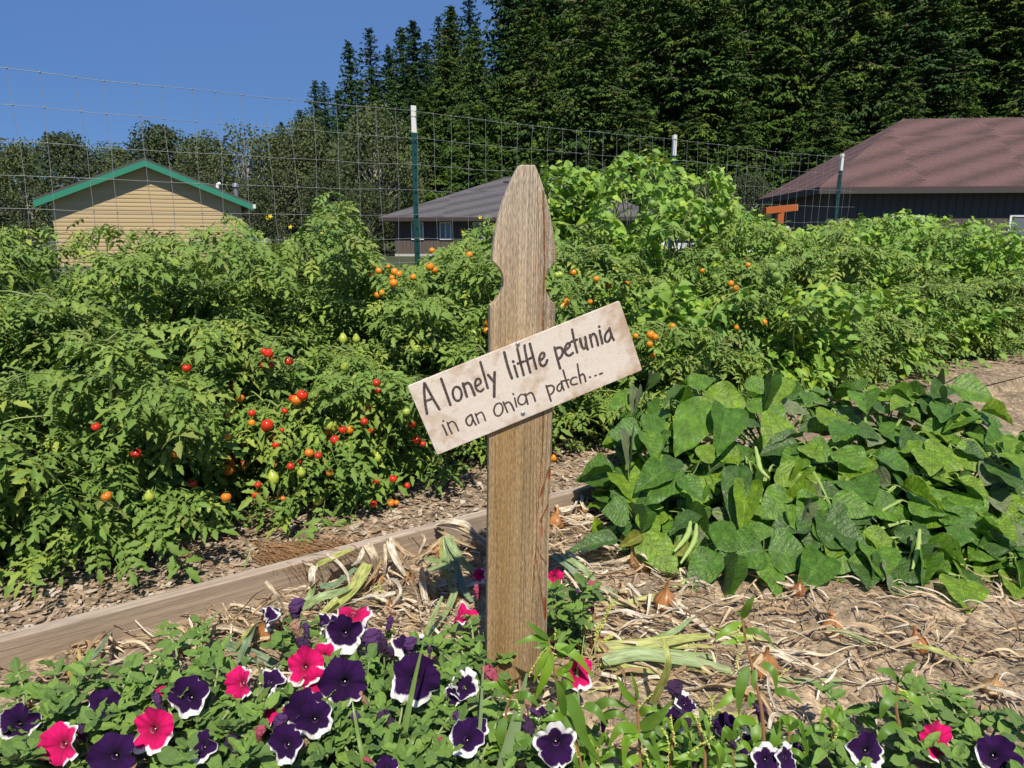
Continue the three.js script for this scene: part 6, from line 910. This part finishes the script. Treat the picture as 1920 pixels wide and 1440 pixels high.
{
  const zf = 31, base = Z(458, 470, zf); base.y = -0.16; const t = thing('beige_house', 'beige clapboard building with a green gable trim at the far left', 'house', base, 0.42);
  const W = 7.2, D = 9, H = 2.78, pitch = 0.42, ov = 0.5, beige = std('beige clapboard', [0.62, 0.46, 0.25], 0.8), beige2 = std('beige clapboard light', [0.66, 0.50, 0.28], 0.8);
  const rise = W / 2 * pitch, body = new THREE.Shape([[0, -0.1], [-W, -0.1], [-W, H], [-W / 2, H + rise], [0, H]].map(([x, y]) => new THREE.Vector2(x, y))), g = new THREE.ExtrudeGeometry(body, { depth: D, bevelEnabled: false }); g.translate(0, 0, -D - 0.03); part('wall', g, beige, t);
  for (let k = 0, y = 0; y < H + rise - 0.2; k++, y += 0.165) { const x1 = y < H ? 0 : -(y - H) / pitch, x0 = y < H ? -W : -W + (y - H) / pitch, m = new MB(); const A = [[x0, y, 0.02], [x1, y, 0.02], [x1, y + 0.17, 0.002], [x0, y + 0.17, 0.002]].map((q) => m.v(...q)), B = [[x0, y, -0.03], [x1, y, -0.03]].map((q) => m.v(...q)); m.quad(A[0], A[1], A[2], A[3]); m.quad(A[0], B[0], B[1], A[1]); part('clapboard', m.geo(), k % 3 ? beige : beige2, t); }
  const corner = new MB(); corner.box(-0.1, -0.05, 0.022, 0.02, H - 0.02, 0.045); part('corner_board', corner.geo(), std('tan corner board', [0.6, 0.47, 0.28], 0.8), t);
  const roofM = std('dark roofing', [0.09, 0.085, 0.08], 0.9), gz = 0.45;
  const e = (x) => H + (x > -W / 2 ? (0 - x) * pitch : (x + W) * pitch);
  part('roof_slope', slab([V(ov, H - ov * pitch + 0.14, gz), V(ov, H - ov * pitch + 0.14, -D - gz), V(-W / 2, H + rise + 0.14, -D - gz), V(-W / 2, H + rise + 0.14, gz)], 0.08), roofM, t); part('roof_slope', slab([V(-W - ov, H - ov * pitch + 0.14, -D - gz), V(-W - ov, H - ov * pitch + 0.14, gz), V(-W / 2, H + rise + 0.14, gz), V(-W / 2, H + rise + 0.14, -D - gz)], 0.08), roofM, t);
  const greenT = std('green painted trim', [0.03, 0.24, 0.15], 0.5);
  for (const d of [1, -1]) { const m = new MB(), x0 = d > 0 ? ov : -W - ov, y0 = H - ov * pitch + 0.05, A = [[x0, y0, gz + 0.01], [-W / 2, H + rise + 0.05, gz + 0.01], [-W / 2, H + rise - 0.2, gz + 0.01], [x0, y0 - 0.25, gz + 0.01]].map((q) => m.v(...q)), B = [[x0, y0, gz - 0.03], [-W / 2, H + rise + 0.05, gz - 0.03], [-W / 2, H + rise - 0.2, gz - 0.03], [x0, y0 - 0.25, gz - 0.03]].map((q) => m.v(...q)); m.quad(...A); m.quad(B[3], B[2], B[1], B[0]); for (let k = 0; k < 4; k++) m.quad(A[k], B[k], B[(k + 1) % 4], A[(k + 1) % 4]); const gg = m.geo().toNonIndexed(); gg.computeVertexNormals(); part('bargeboard', gg, greenT, t); }
  const gut = new MB(); gut.box(ov, H - ov * pitch - 0.12, -D, ov + 0.12, H - ov * pitch + 0.06, gz + 0.02); part('gutter', gut.geo(), std('white gutter', [0.75, 0.74, 0.7], 0.5), t);
  const v1 = new MB(); v1.tube([V(-0.85, H + 0.35, -0.6), V(-0.85, H + 0.72, -0.6), V(-0.72, H + 0.78, -0.6)], 0.07, 0.07, 6, 8); part('roof_vent', v1.geo(), whiteTrim, t); const v2 = new MB(); v2.tube([V(-0.1, H, -0.8), V(-0.1, H + 0.75, -0.8)], 0.09, 0.09, 2, 8); v2.tube([V(-0.1, H + 0.66, -0.8), V(-0.1, H + 0.82, -0.8)], 0.16, 0.12, 2, 8); part('stove_pipe', v2.geo(), std('dull steel pipe', [0.3, 0.31, 0.36], 0.45, { metalness: 0.5 }), t);
}
{
  const base = Z(1545, 470, 27); base.y = -0.16; const t = thing('brown_roofed_house', 'house with a reddish-brown hip roof at the right behind the orange timber', 'house', base, -0.1), W = 13, D = 8, H = 3.08, ov = 0.6;
  const roofT = shingleMap([0.40, 0.30, 0.29], 4.1); roofT.repeat.set(0.25, 0.25); const roofM = std('brown shingles', [0.8, 0.8, 0.8], 0.9, { map: roofT, bumpMap: roofT, bumpScale: 0.03 });
  const wall = new MB(); wall.box(0, -0.1, -D, W, H, 0); part('wall', wall.geo(), std('dark brown wall', [0.10, 0.085, 0.075], 0.85), t);
  const bt = new MB(); for (let x = 0.2; x < W; x += 0.3) bt.box(x, 0, 0, x + 0.02, H - 0.01, 0.016); part('batten', bt.geo(), std('wall batten', [0.08, 0.068, 0.06], 0.85), t).userData.kind = 'stuff';
  const a = V(-ov, H, ov), b = V(W + ov, H, ov), c = V(W + ov, H, -D - ov), d = V(-ov, H, -D - ov), rh = H + 3.1, r1 = V(4.1, rh, -D / 2), r2 = V(W - 4.1, rh, -D / 2);
  part('roof_slope', slab([a, b, r2, r1], 0.06), roofM, t); part('roof_slope', slab([c, d, r1, r2], 0.06), roofM, t); part('roof_slope', slab([d, a, r1], 0.06), roofM, t); part('roof_slope', slab([b, c, r2], 0.06), roofM, t);
  const f = new MB(); f.box(-ov, H - 0.25, ov - 0.03, W + ov, H - 0.065, ov); f.box(-ov, H - 0.25, -D - ov, -ov + 0.03, H - 0.065, ov - 0.031); part('fascia', f.geo(), std('dark fascia', [0.06, 0.05, 0.05], 0.7), t);
  windowOf(t, 3.0, 0.95, 0.003, 1.2, 1.1, curtain); windowOf(t, 7.4, 0.95, 0.003, 1.4, 1.1, curtain);
}
{
  const z = 13.5, c = Z(1463, 395, z), t = thing('timber_crossbar', 'orange-stained timber post carrying a heavy crossbar at the right behind the plants', 'timber frame', V(c.x, -0.16, -z)), o1 = std('orange stained timber', [0.42, 0.105, 0.02], 0.6), endG = std('fresh cut end grain', [0.62, 0.34, 0.08], 0.7);
  const L = Z(1429, 391, z), Rr = Z(1496, 383, z), h = 0.125, yB = c.y + 0.16;
  const beam = part('crossbar', new THREE.BoxGeometry(Rr.x - L.x, h, 0.14, 1, 1, 1), o1, t); beam.position.set((L.x + Rr.x) / 2 - c.x, yB + 0.03, 0); beam.rotation.set(0, 0.25, 0.1);
  const cap = part('end_grain', new THREE.BoxGeometry(0.012, h * 0.98, 0.137), endG, beam); cap.position.x = (Rr.x - L.x) / 2 + 0.007;
  const post2 = part('post', new THREE.BoxGeometry(0.12, yB + 0.1, 0.12), o1, t); post2.position.y = (yB + 0.1) / 2 - 0.13;
  const g = thing('grey_post', 'stubby weathered grey post beside the orange timber', 'post', Z(1474, 440, z - 0.6).setY(-0.16)); const pm = new MB(); pm.tube([V(0, -0.1, 0), V(0.01, 0.7, 0), V(0, 1.42, 0)], 0.11, 0.085, 8, 9); pm.tube([V(0, 1.40, 0), V(0, 1.46, 0)], 0.085, 0.03, 2, 9); part('shaft', pm.geo(), std('grey driftwood', [0.4, 0.37, 0.32], 0.9, { bumpMap: grainBump, bumpScale: 0.01 }), g); const nail = part('knot', new THREE.SphereGeometry(0.03, 8, 6), std('dark knot', [0.12, 0.1, 0.08], 0.9), g); nail.position.set(0.02, 1.1, 0.09);
}
// a parked car behind the tomatillos and a pale one at the left
function car(label, px, py, z, turn, paint) {
  const b = Z(px, py, z); b.y = -0.14; const t = thing('parked_car', label, 'car', b, turn), m = std('car paint ' + paint[0], paint, 0.3, {}), dark = std('tinted glass', [0.03, 0.035, 0.04], 0.08), rub = std('tyre rubber', [0.03, 0.03, 0.03], 0.9), rimM = std('alloy', [0.5, 0.5, 0.52], 0.35, { metalness: 0.8 });
  const prof = [[-2.2, 0.3], [-2.25, 0.75], [-2.05, 0.95], [-1.2, 1.02], [-0.55, 1.42], [0.9, 1.45], [1.6, 1.05], [2.15, 0.98], [2.22, 0.6], [2.15, 0.3]].map(([x, y]) => new THREE.Vector2(x, y));
  const g = new THREE.ExtrudeGeometry(new THREE.Shape(prof), { depth: 1.56, bevelEnabled: true, bevelThickness: 0.09, bevelSize: 0.07, bevelSegments: 3 }); g.translate(0, 0, -0.78); part('body', g, m, t);
  for (const s of [-1, 1]) { const w = new THREE.ExtrudeGeometry(new THREE.Shape([[-1.0, 1.02], [-0.5, 1.36], [0.85, 1.38], [1.35, 1.04]].map(([x, y]) => new THREE.Vector2(x, y))), { depth: 0.01, bevelEnabled: false }); w.translate(0, 0, s > 0 ? 0.872 : -0.882); part('side_window', w, dark, t); for (const x of [-1.4, 1.4]) { const wh = new THREE.CylinderGeometry(0.33, 0.33, 0.2, 22); wh.rotateX(Math.PI / 2); const o = part('wheel', wh, rub, t); o.position.set(x, 0.33, s * 0.8); const ri = new THREE.CylinderGeometry(0.2, 0.2, 0.02, 16); ri.rotateX(Math.PI / 2); part('rim', ri, rimM, o).position.z = s * 0.105; } }
  const ws = new MB(); const q = [[-1.16, 1.06, -0.7], [-1.16, 1.06, 0.7], [-0.62, 1.43, 0.62], [-0.62, 1.43, -0.62]].map(([x, y, zz]) => ws.v(x - 0.08, y + 0.03, zz)); ws.quad(...q); part('windscreen', ws.geo(), dark, t);
  for (const s of [-1, 1]) { const h = new THREE.SphereGeometry(0.11, 12, 8); h.scale(0.5, 0.8, 1.3); part('headlight', h, std('headlight glass', [0.75, 0.77, 0.78], 0.1), t).position.set(-2.28, 0.74, s * 0.6); }
  return t;
}
car('white parked car glimpsed through the tomatillo stems', 1290, 470, 24, 0.25, [0.82, 0.82, 0.8]);
car('pale grey parked car mostly hidden behind the beige building', 424, 470, 37, 0.1, [0.5, 0.53, 0.55]);

// ------------------------------------------------------------------ trees
const barkMat = std('conifer bark', [0.16, 0.12, 0.09], 0.95, { bumpMap: grainBump, bumpScale: 0.03 }), birchBark = std('pale bark', [0.5, 0.46, 0.4], 0.9, { bumpMap: grainBump, bumpScale: 0.02 });
const needle = leafMat('conifer needles', [1, 1, 1], 0.9, 0.12, { vertexColors: true, specularIntensity: 0.25 }), leafy = leafMat('tree leaves', [1, 1, 1], 0.85, 0.25, { vertexColors: true, specularIntensity: 0.5 });
function conifer(seed, style) {
  const r = rng(seed), m = new MB(), cone = style.cone, trunk = new MB(), nB = style.boughs, up = V(0, 1, 0);
  trunk.tube([V(0, -0.05, 0), V(0.003, 0.4, 0.002), V(0, 1.0, 0)], (t) => 0.0135 * (1 - t * 0.94), 0, 10, 7);
  const tuft = (p, d, L, tone) => {                                             // a ragged flat spray of needles
    const sd = V(0, 0, 0).crossVectors(d, up).normalize(), n = 4;
    for (let k = 0; k < n; k++) {
      const f = (k + r() - n / 2) / n * 1.9, e = d.clone().addScaledVector(sd, f).add(V(0, -0.05 - r() * 0.4, 0)).normalize(), l = L * (1 - Math.abs(f) * 0.3) * (0.7 + r() * 0.5), w = L * (0.12 + r() * 0.07), mid = p.clone().addScaledVector(e, l * 0.45), tip = p.clone().addScaledVector(e, l).add(V(0, -l * 0.18, 0));
      const s2 = V(0, 0, 0).crossVectors(e, up).normalize().add(V(0, (r() - 0.5) * 0.8, 0)), kk = 0.7 + r() * 0.6, c = tone.map((v) => v * kk);
      const a = m.v(p.x, p.y, p.z, c), b = m.v(mid.x + s2.x * w, mid.y + s2.y * w, mid.z + s2.z * w, c), cc = m.v(mid.x - s2.x * w, mid.y - s2.y * w, mid.z - s2.z * w, c), t = m.v(tip.x, tip.y, tip.z, c); m.tri(a, b, t); m.tri(a, t, cc);
    }
  };
  for (let i = 0; i < nB; i++) {
    const q = style.low + (0.995 - style.low) * Math.pow((i + r()) / nB, 0.8), a0 = i * 2.39996 + (r() - 0.5) * 1.2, Lb = cone * Math.pow(1 - q, style.pow) + 0.006, L = Lb * (0.45 + 0.75 * Math.pow(r(), 0.7)), bendA = (r() - 0.5) * 1.1, rise = style.rise * (q > 0.8 ? 2 : 1) * (0.4 + r() * 1.2), sag = style.sag * (0.6 + 0.8 * r());
    const hue = r(), tone = [lerp(0.048, 0.105, hue * hue) * style.tone[0], lerp(0.096, 0.168, hue) * style.tone[1], lerp(0.026, 0.034, r()) * style.tone[2]];
    const at = (t) => { const a = a0 + bendA * t * t; return V(Math.sin(a) * L * t, q + L * (rise * t - sag * t * t + 0.14 * Math.pow(t, 4)), Math.cos(a) * L * t); };
    if (L > 0.05) trunk.tube([at(0), at(0.5), at(0.85)], 0.0022, 0.0008, 3, 3);
    const n = Math.max(2, Math.round(L / style.gap));
    for (let k = 0; k <= n; k++) {
      const t = clamp(0.1 + 0.9 * (k + (r() - 0.5) * 0.6) / n, 0.05, 1), p = at(t), d = at(Math.min(1.02, t + 0.04)).sub(at(t - 0.02)).normalize(), sd = V(0, 0, 0).crossVectors(d, up).normalize(), reach = L * 0.42 * (1 - t * 0.75) + 0.006;
      const S = style.spray * (0.6 + 0.7 * r()) * (0.5 + 0.5 * Math.sqrt(1 - q));
      if (k === n) tuft(p, d, S, tone);
      for (const s of [-1, 1]) {
        const far = reach * (0.3 + 0.7 * r()); for (let f = 0; f <= far; f += style.gap * 1.3) { const pp = p.clone().addScaledVector(sd, s * f).addScaledVector(d, f * 0.55).add(V((r() - 0.5) * 0.006, -f * 0.35 + (r() - 0.5) * 0.008, (r() - 0.5) * 0.006)), e = d.clone().multiplyScalar(0.7).addScaledVector(sd, s * (0.4 + r() * 0.8)).add(V((r() - 0.5) * 0.4, -0.1, (r() - 0.5) * 0.4)).normalize(); tuft(pp, e, S, tone); if (r() < style.hang) tuft(pp, V((r() - 0.5) * 0.8, -1, (r() - 0.5) * 0.8).normalize(), S * 0.95, tone); }
      }
    }
  }
  return { crown: m.geo(), trunk: trunk.geo() };
}
const fir = { cone: 0.24, boughs: 330, low: 0.07, pow: 0.74, rise: 0.22, sag: 0.45, gap: 0.020, spray: 0.024, hang: 0.22, tone: [1, 1, 1] };
const coniferKinds = [conifer(1, fir), conifer(2, { ...fir, cone: 0.27, sag: 0.58, hang: 0.3, boughs: 300, tone: [1.2, 1.08, 0.85] }), conifer(3, { ...fir, cone: 0.2, boughs: 340, tone: [0.75, 0.9, 1.15] }), conifer(4, { ...fir, cone: 0.29, low: 0.03, sag: 0.5, spray: 0.026, boughs: 300, tone: [1.25, 1.12, 0.8] }), conifer(5, { ...fir, cone: 0.19, boughs: 260, rise: 0.3, spray: 0.022, tone: [0.85, 0.95, 1.05] })];
const coniferProtos = coniferKinds.map((k) => { const g = new THREE.Group(); part('trunk', k.trunk, barkMat, g); part('crown', k.crown, needle, g); return g; });
function tree(kind, px, py, z, label, group, seed, wide = 1) {                      // its tip at the surveyed spot
  const r = rng(seed), tip = Z(px, py, z), gy = Math.min(hillY(tip.x, -z), tip.y - 6), H = tip.y - gy, o = coniferProtos[kind].clone(); o.name = numbered('conifer_tree'); scene.add(o); o.position.set(tip.x, gy, -z); o.scale.set(H * wide, H, H * wide); o.rotation.y = r() * 6.283; tag(o, label, 'conifer', group); return o;
}
// skyline conifers, tip by tip
const sky = [[480, 300, 105, 4], [527, 228, 100, 2], [590, 150, 96, 0], [607, 152, 92, 4], [653, 76, 84, 2], [692, 52, 80, 4], [728, 86, 90, 2], [752, 50, 84, 0], [774, 37, 80, 2], [800, 78, 94, 0], [822, 30, 88, 4], [846, 14, 92, 2], [562, 205, 110, 0], [632, 168, 100, 0], [706, 150, 108, 2]];
const skyNames = ['smallest one at the left end of the forest', 'tip just above the poplars', 'left one of a close pair', 'right one of a close pair', 'slim and second tallest at the left', 'tallest left spire with a layered outline', 'lower thin tip beside the tallest spire', 'left of two high spires', 'right of two high spires', 'half hidden between higher spires', 'thin spire near the top of the picture', 'spire where the forest leaves the picture', 'half hidden behind the close pair', 'filling the gap under the slim one', 'standing low behind the tallest spire'];
sky.forEach(([x, y, z, k], i) => tree(k, x, y, z, `dark skyline conifer, ${skyNames[i]}`, null, 700 + i, 0.95 + 0.35 * rng(i + 5)()));
{
  const r = rng(91); let n = 0, rank = 0; const RANKS = ['hindmost', 'fourth', 'third', 'second', 'left-hand', 'nearest', 'nearest right-hand'];
  const mass = (x0, x1, dx, z, zv, y0, kinds, wide) => { const name = RANKS[rank++]; let nth = 0; for (let x = x0; x < x1; x += dx * (0.75 + r() * 0.5)) { const zz = z + (r() - 0.5) * zv, k = kinds[Math.floor(r() * kinds.length)]; tree(k, x, y0(x) + (r() - 0.5) * 90, zz, `tall conifer of the hillside forest, ${ORD[nth++] ?? 'last'} from the left in its ${name} rank`, 'conifers massed on the hillside', 800 + n++, wide * (0.85 + r() * 0.4)); } };
  mass(880, 2050, 105, 96, 14, (x) => curve([[880, -60], [1000, -160], [2100, -260]], x), [0, 2, 4, 0], 0.95);
  mass(845, 2080, 98, 78, 10, (x) => curve([[845, 20], [900, -60], [1000, -190], [2100, -330]], x), [0, 1, 2, 3], 0.95);
  mass(800, 2080, 100, 64, 8, (x) => curve([[800, 200], [860, 90], [950, -20], [1050, -140], [2100, -320]], x), [0, 1, 3, 1], 0.95);
  mass(760, 2080, 118, 53, 6, (x) => curve([[760, 300], [840, 200], [930, 110], [1040, 0], [1300, -120], [2100, -200]], x), [1, 3, 3, 0], 1.0);
  mass(600, 860, 62, 74, 8, (x) => curve([[600, 270], [700, 190], [860, 90]], x), [0, 1, 4], 0.95);
  mass(920, 1520, 92, 48.5, 2, (x) => curve([[920, 300], [1040, 240], [1300, 200], [1520, 220]], x), [3, 1, 3], 1.15);
  mass(1560, 2080, 120, 44, 4, (x) => curve([[1560, 180], [2100, 60]], x), [3, 1, 3], 1.1);
}
function broadleaf(seed, o) {
  const r = rng(seed), m = new MB(), trunk = new MB(), H = 1;
  const blobs = []; for (let k = 0; k < o.blobs; k++) { const y = lerp(o.low, 0.97, Math.pow(r(), 0.85)), a = r() * 6.283, w = o.wide * Math.sin(Math.PI * clamp(Math.pow((y - o.low * 0.4) / (1.03 - o.low * 0.4), o.shape), 0.02, 0.98)) * (0.25 + 0.75 * Math.sqrt(r())); blobs.push([V(Math.sin(a) * w, y, Math.cos(a) * w), 0.05 + r() * 0.06, 0.75 + r() * 0.5]); }
  trunk.tube([V(0, -0.04, 0), V(0.01, 0.35, 0.01), V(0, 0.8, 0), V(0, 0.94, 0)], (t) => 0.02 * (1 - 0.9 * t), 0, 10, 7);
  for (const [c, s, k] of blobs) {
    const y = c.y * 0.55; trunk.tube([V(0, y, 0), V(c.x * 0.5, lerp(y, c.y, 0.6), c.z * 0.5), c], 0.006, 0.0012, 4, 4);
    for (let j = 0; j < o.leaves; j++) {
      const u = r() * 2 - 1, a = r() * 6.283, q = s * (0.35 + 0.8 * Math.cbrt(r())), w = Math.sqrt(1 - u * u), p = V(c.x + w * Math.cos(a) * q, c.y + u * q * 1.25, c.z + w * Math.sin(a) * q), L = o.leaf * (0.7 + r() * 0.6);
      const d = V(r() - 0.5, -0.4 - r() * 0.6, r() - 0.5).normalize(), n = V(r() - 0.5, r() - 0.3, r() - 0.5).normalize(), sd = V(0, 0, 0).crossVectors(d, n).normalize().multiplyScalar(L * 0.38), y2 = r() * r(), col = [o.col[0] * k * (0.8 + 0.6 * y2), o.col[1] * k * (0.8 + 0.5 * y2), o.col[2] * k];
      const A = m.v(p.x, p.y, p.z, col), B = m.v(p.x + d.x * L * 0.5 + sd.x, p.y + d.y * L * 0.5 + sd.y, p.z + d.z * L * 0.5 + sd.z, col), C = m.v(p.x + d.x * L, p.y + d.y * L, p.z + d.z * L, col), D = m.v(p.x + d.x * L * 0.5 - sd.x, p.y + d.y * L * 0.5 - sd.y, p.z + d.z * L * 0.5 - sd.z, col); m.quad(A, B, C, D);
    }
  }
  return { crown: m.geo(), trunk: trunk.geo() };
}
const broad = [broadleaf(1, { blobs: 60, low: 0.16, wide: 0.27, shape: 0.9, leaves: 230, leaf: 0.017, col: [0.115, 0.155, 0.05] }), broadleaf(2, { blobs: 52, low: 0.1, wide: 0.24, shape: 1.0, leaves: 240, leaf: 0.018, col: [0.085, 0.12, 0.042] }), broadleaf(3, { blobs: 26, low: 0.3, wide: 0.2, shape: 0.8, leaves: 90, leaf: 0.018, col: [0.125, 0.16, 0.055] })];
function deciduous(kind, px, py, z, label, seed, wide = 1) { const tip = Z(px, py, z), o = new THREE.Group(); part('trunk', broad[kind].trunk, birchBark, o); part('crown', broad[kind].crown, leafy, o); o.name = numbered('broadleaf_tree'); scene.add(o); const H = tip.y + 0.3; o.position.set(tip.x, -0.2, -z); o.scale.set(H * wide, H, H * wide); o.rotation.y = seed * 2.1; tag(o, label, 'tree'); }
deciduous(2, 452, 246, 46, 'thin-topped poplar whose sparse twigs stand against the sky at the left', 1, 1.3);
deciduous(0, 522, 262, 48, 'grey-green poplar right of the thin-topped one', 2, 1.35);
deciduous(0, 572, 238, 50, 'leafy poplar in front of the close pair of conifers', 3, 1.1);
deciduous(1, 650, 262, 52, 'dark broadleaf tree in shade between the poplars and the green post', 4, 1.2);
deciduous(0, 702, 222, 47, 'broad leafy tree just left of the grey-roofed house', 5, 1.3);
deciduous(1, 612, 330, 44, 'low dark tree under the poplars', 6, 1.5); deciduous(1, 470, 345, 43, 'low dark tree behind the beige building', 7, 1.6); deciduous(1, 690, 350, 45, 'low shadowy tree touching the left corner of the grey roof', 8, 1.4);
[[385, 268, 0], [300, 250, 1], [215, 285, 0], [120, 262, 1], [40, 280, 0], [-60, 250, 1]].forEach(([x, y, k], i) => deciduous(k, x, y, 47 + (i % 3) * 3, `leafy tree in the row behind the beige building, ${ORD[i]} from its right end`, 20 + i, 1.4));
deciduous(1, 1400, 335, 40, 'bushy dark tree left of the brown roof', 30, 1.7); deciduous(0, 1330, 350, 41, 'low bushy tree behind the white-topped post', 31, 1.6);

renderer.render(scene, camera);
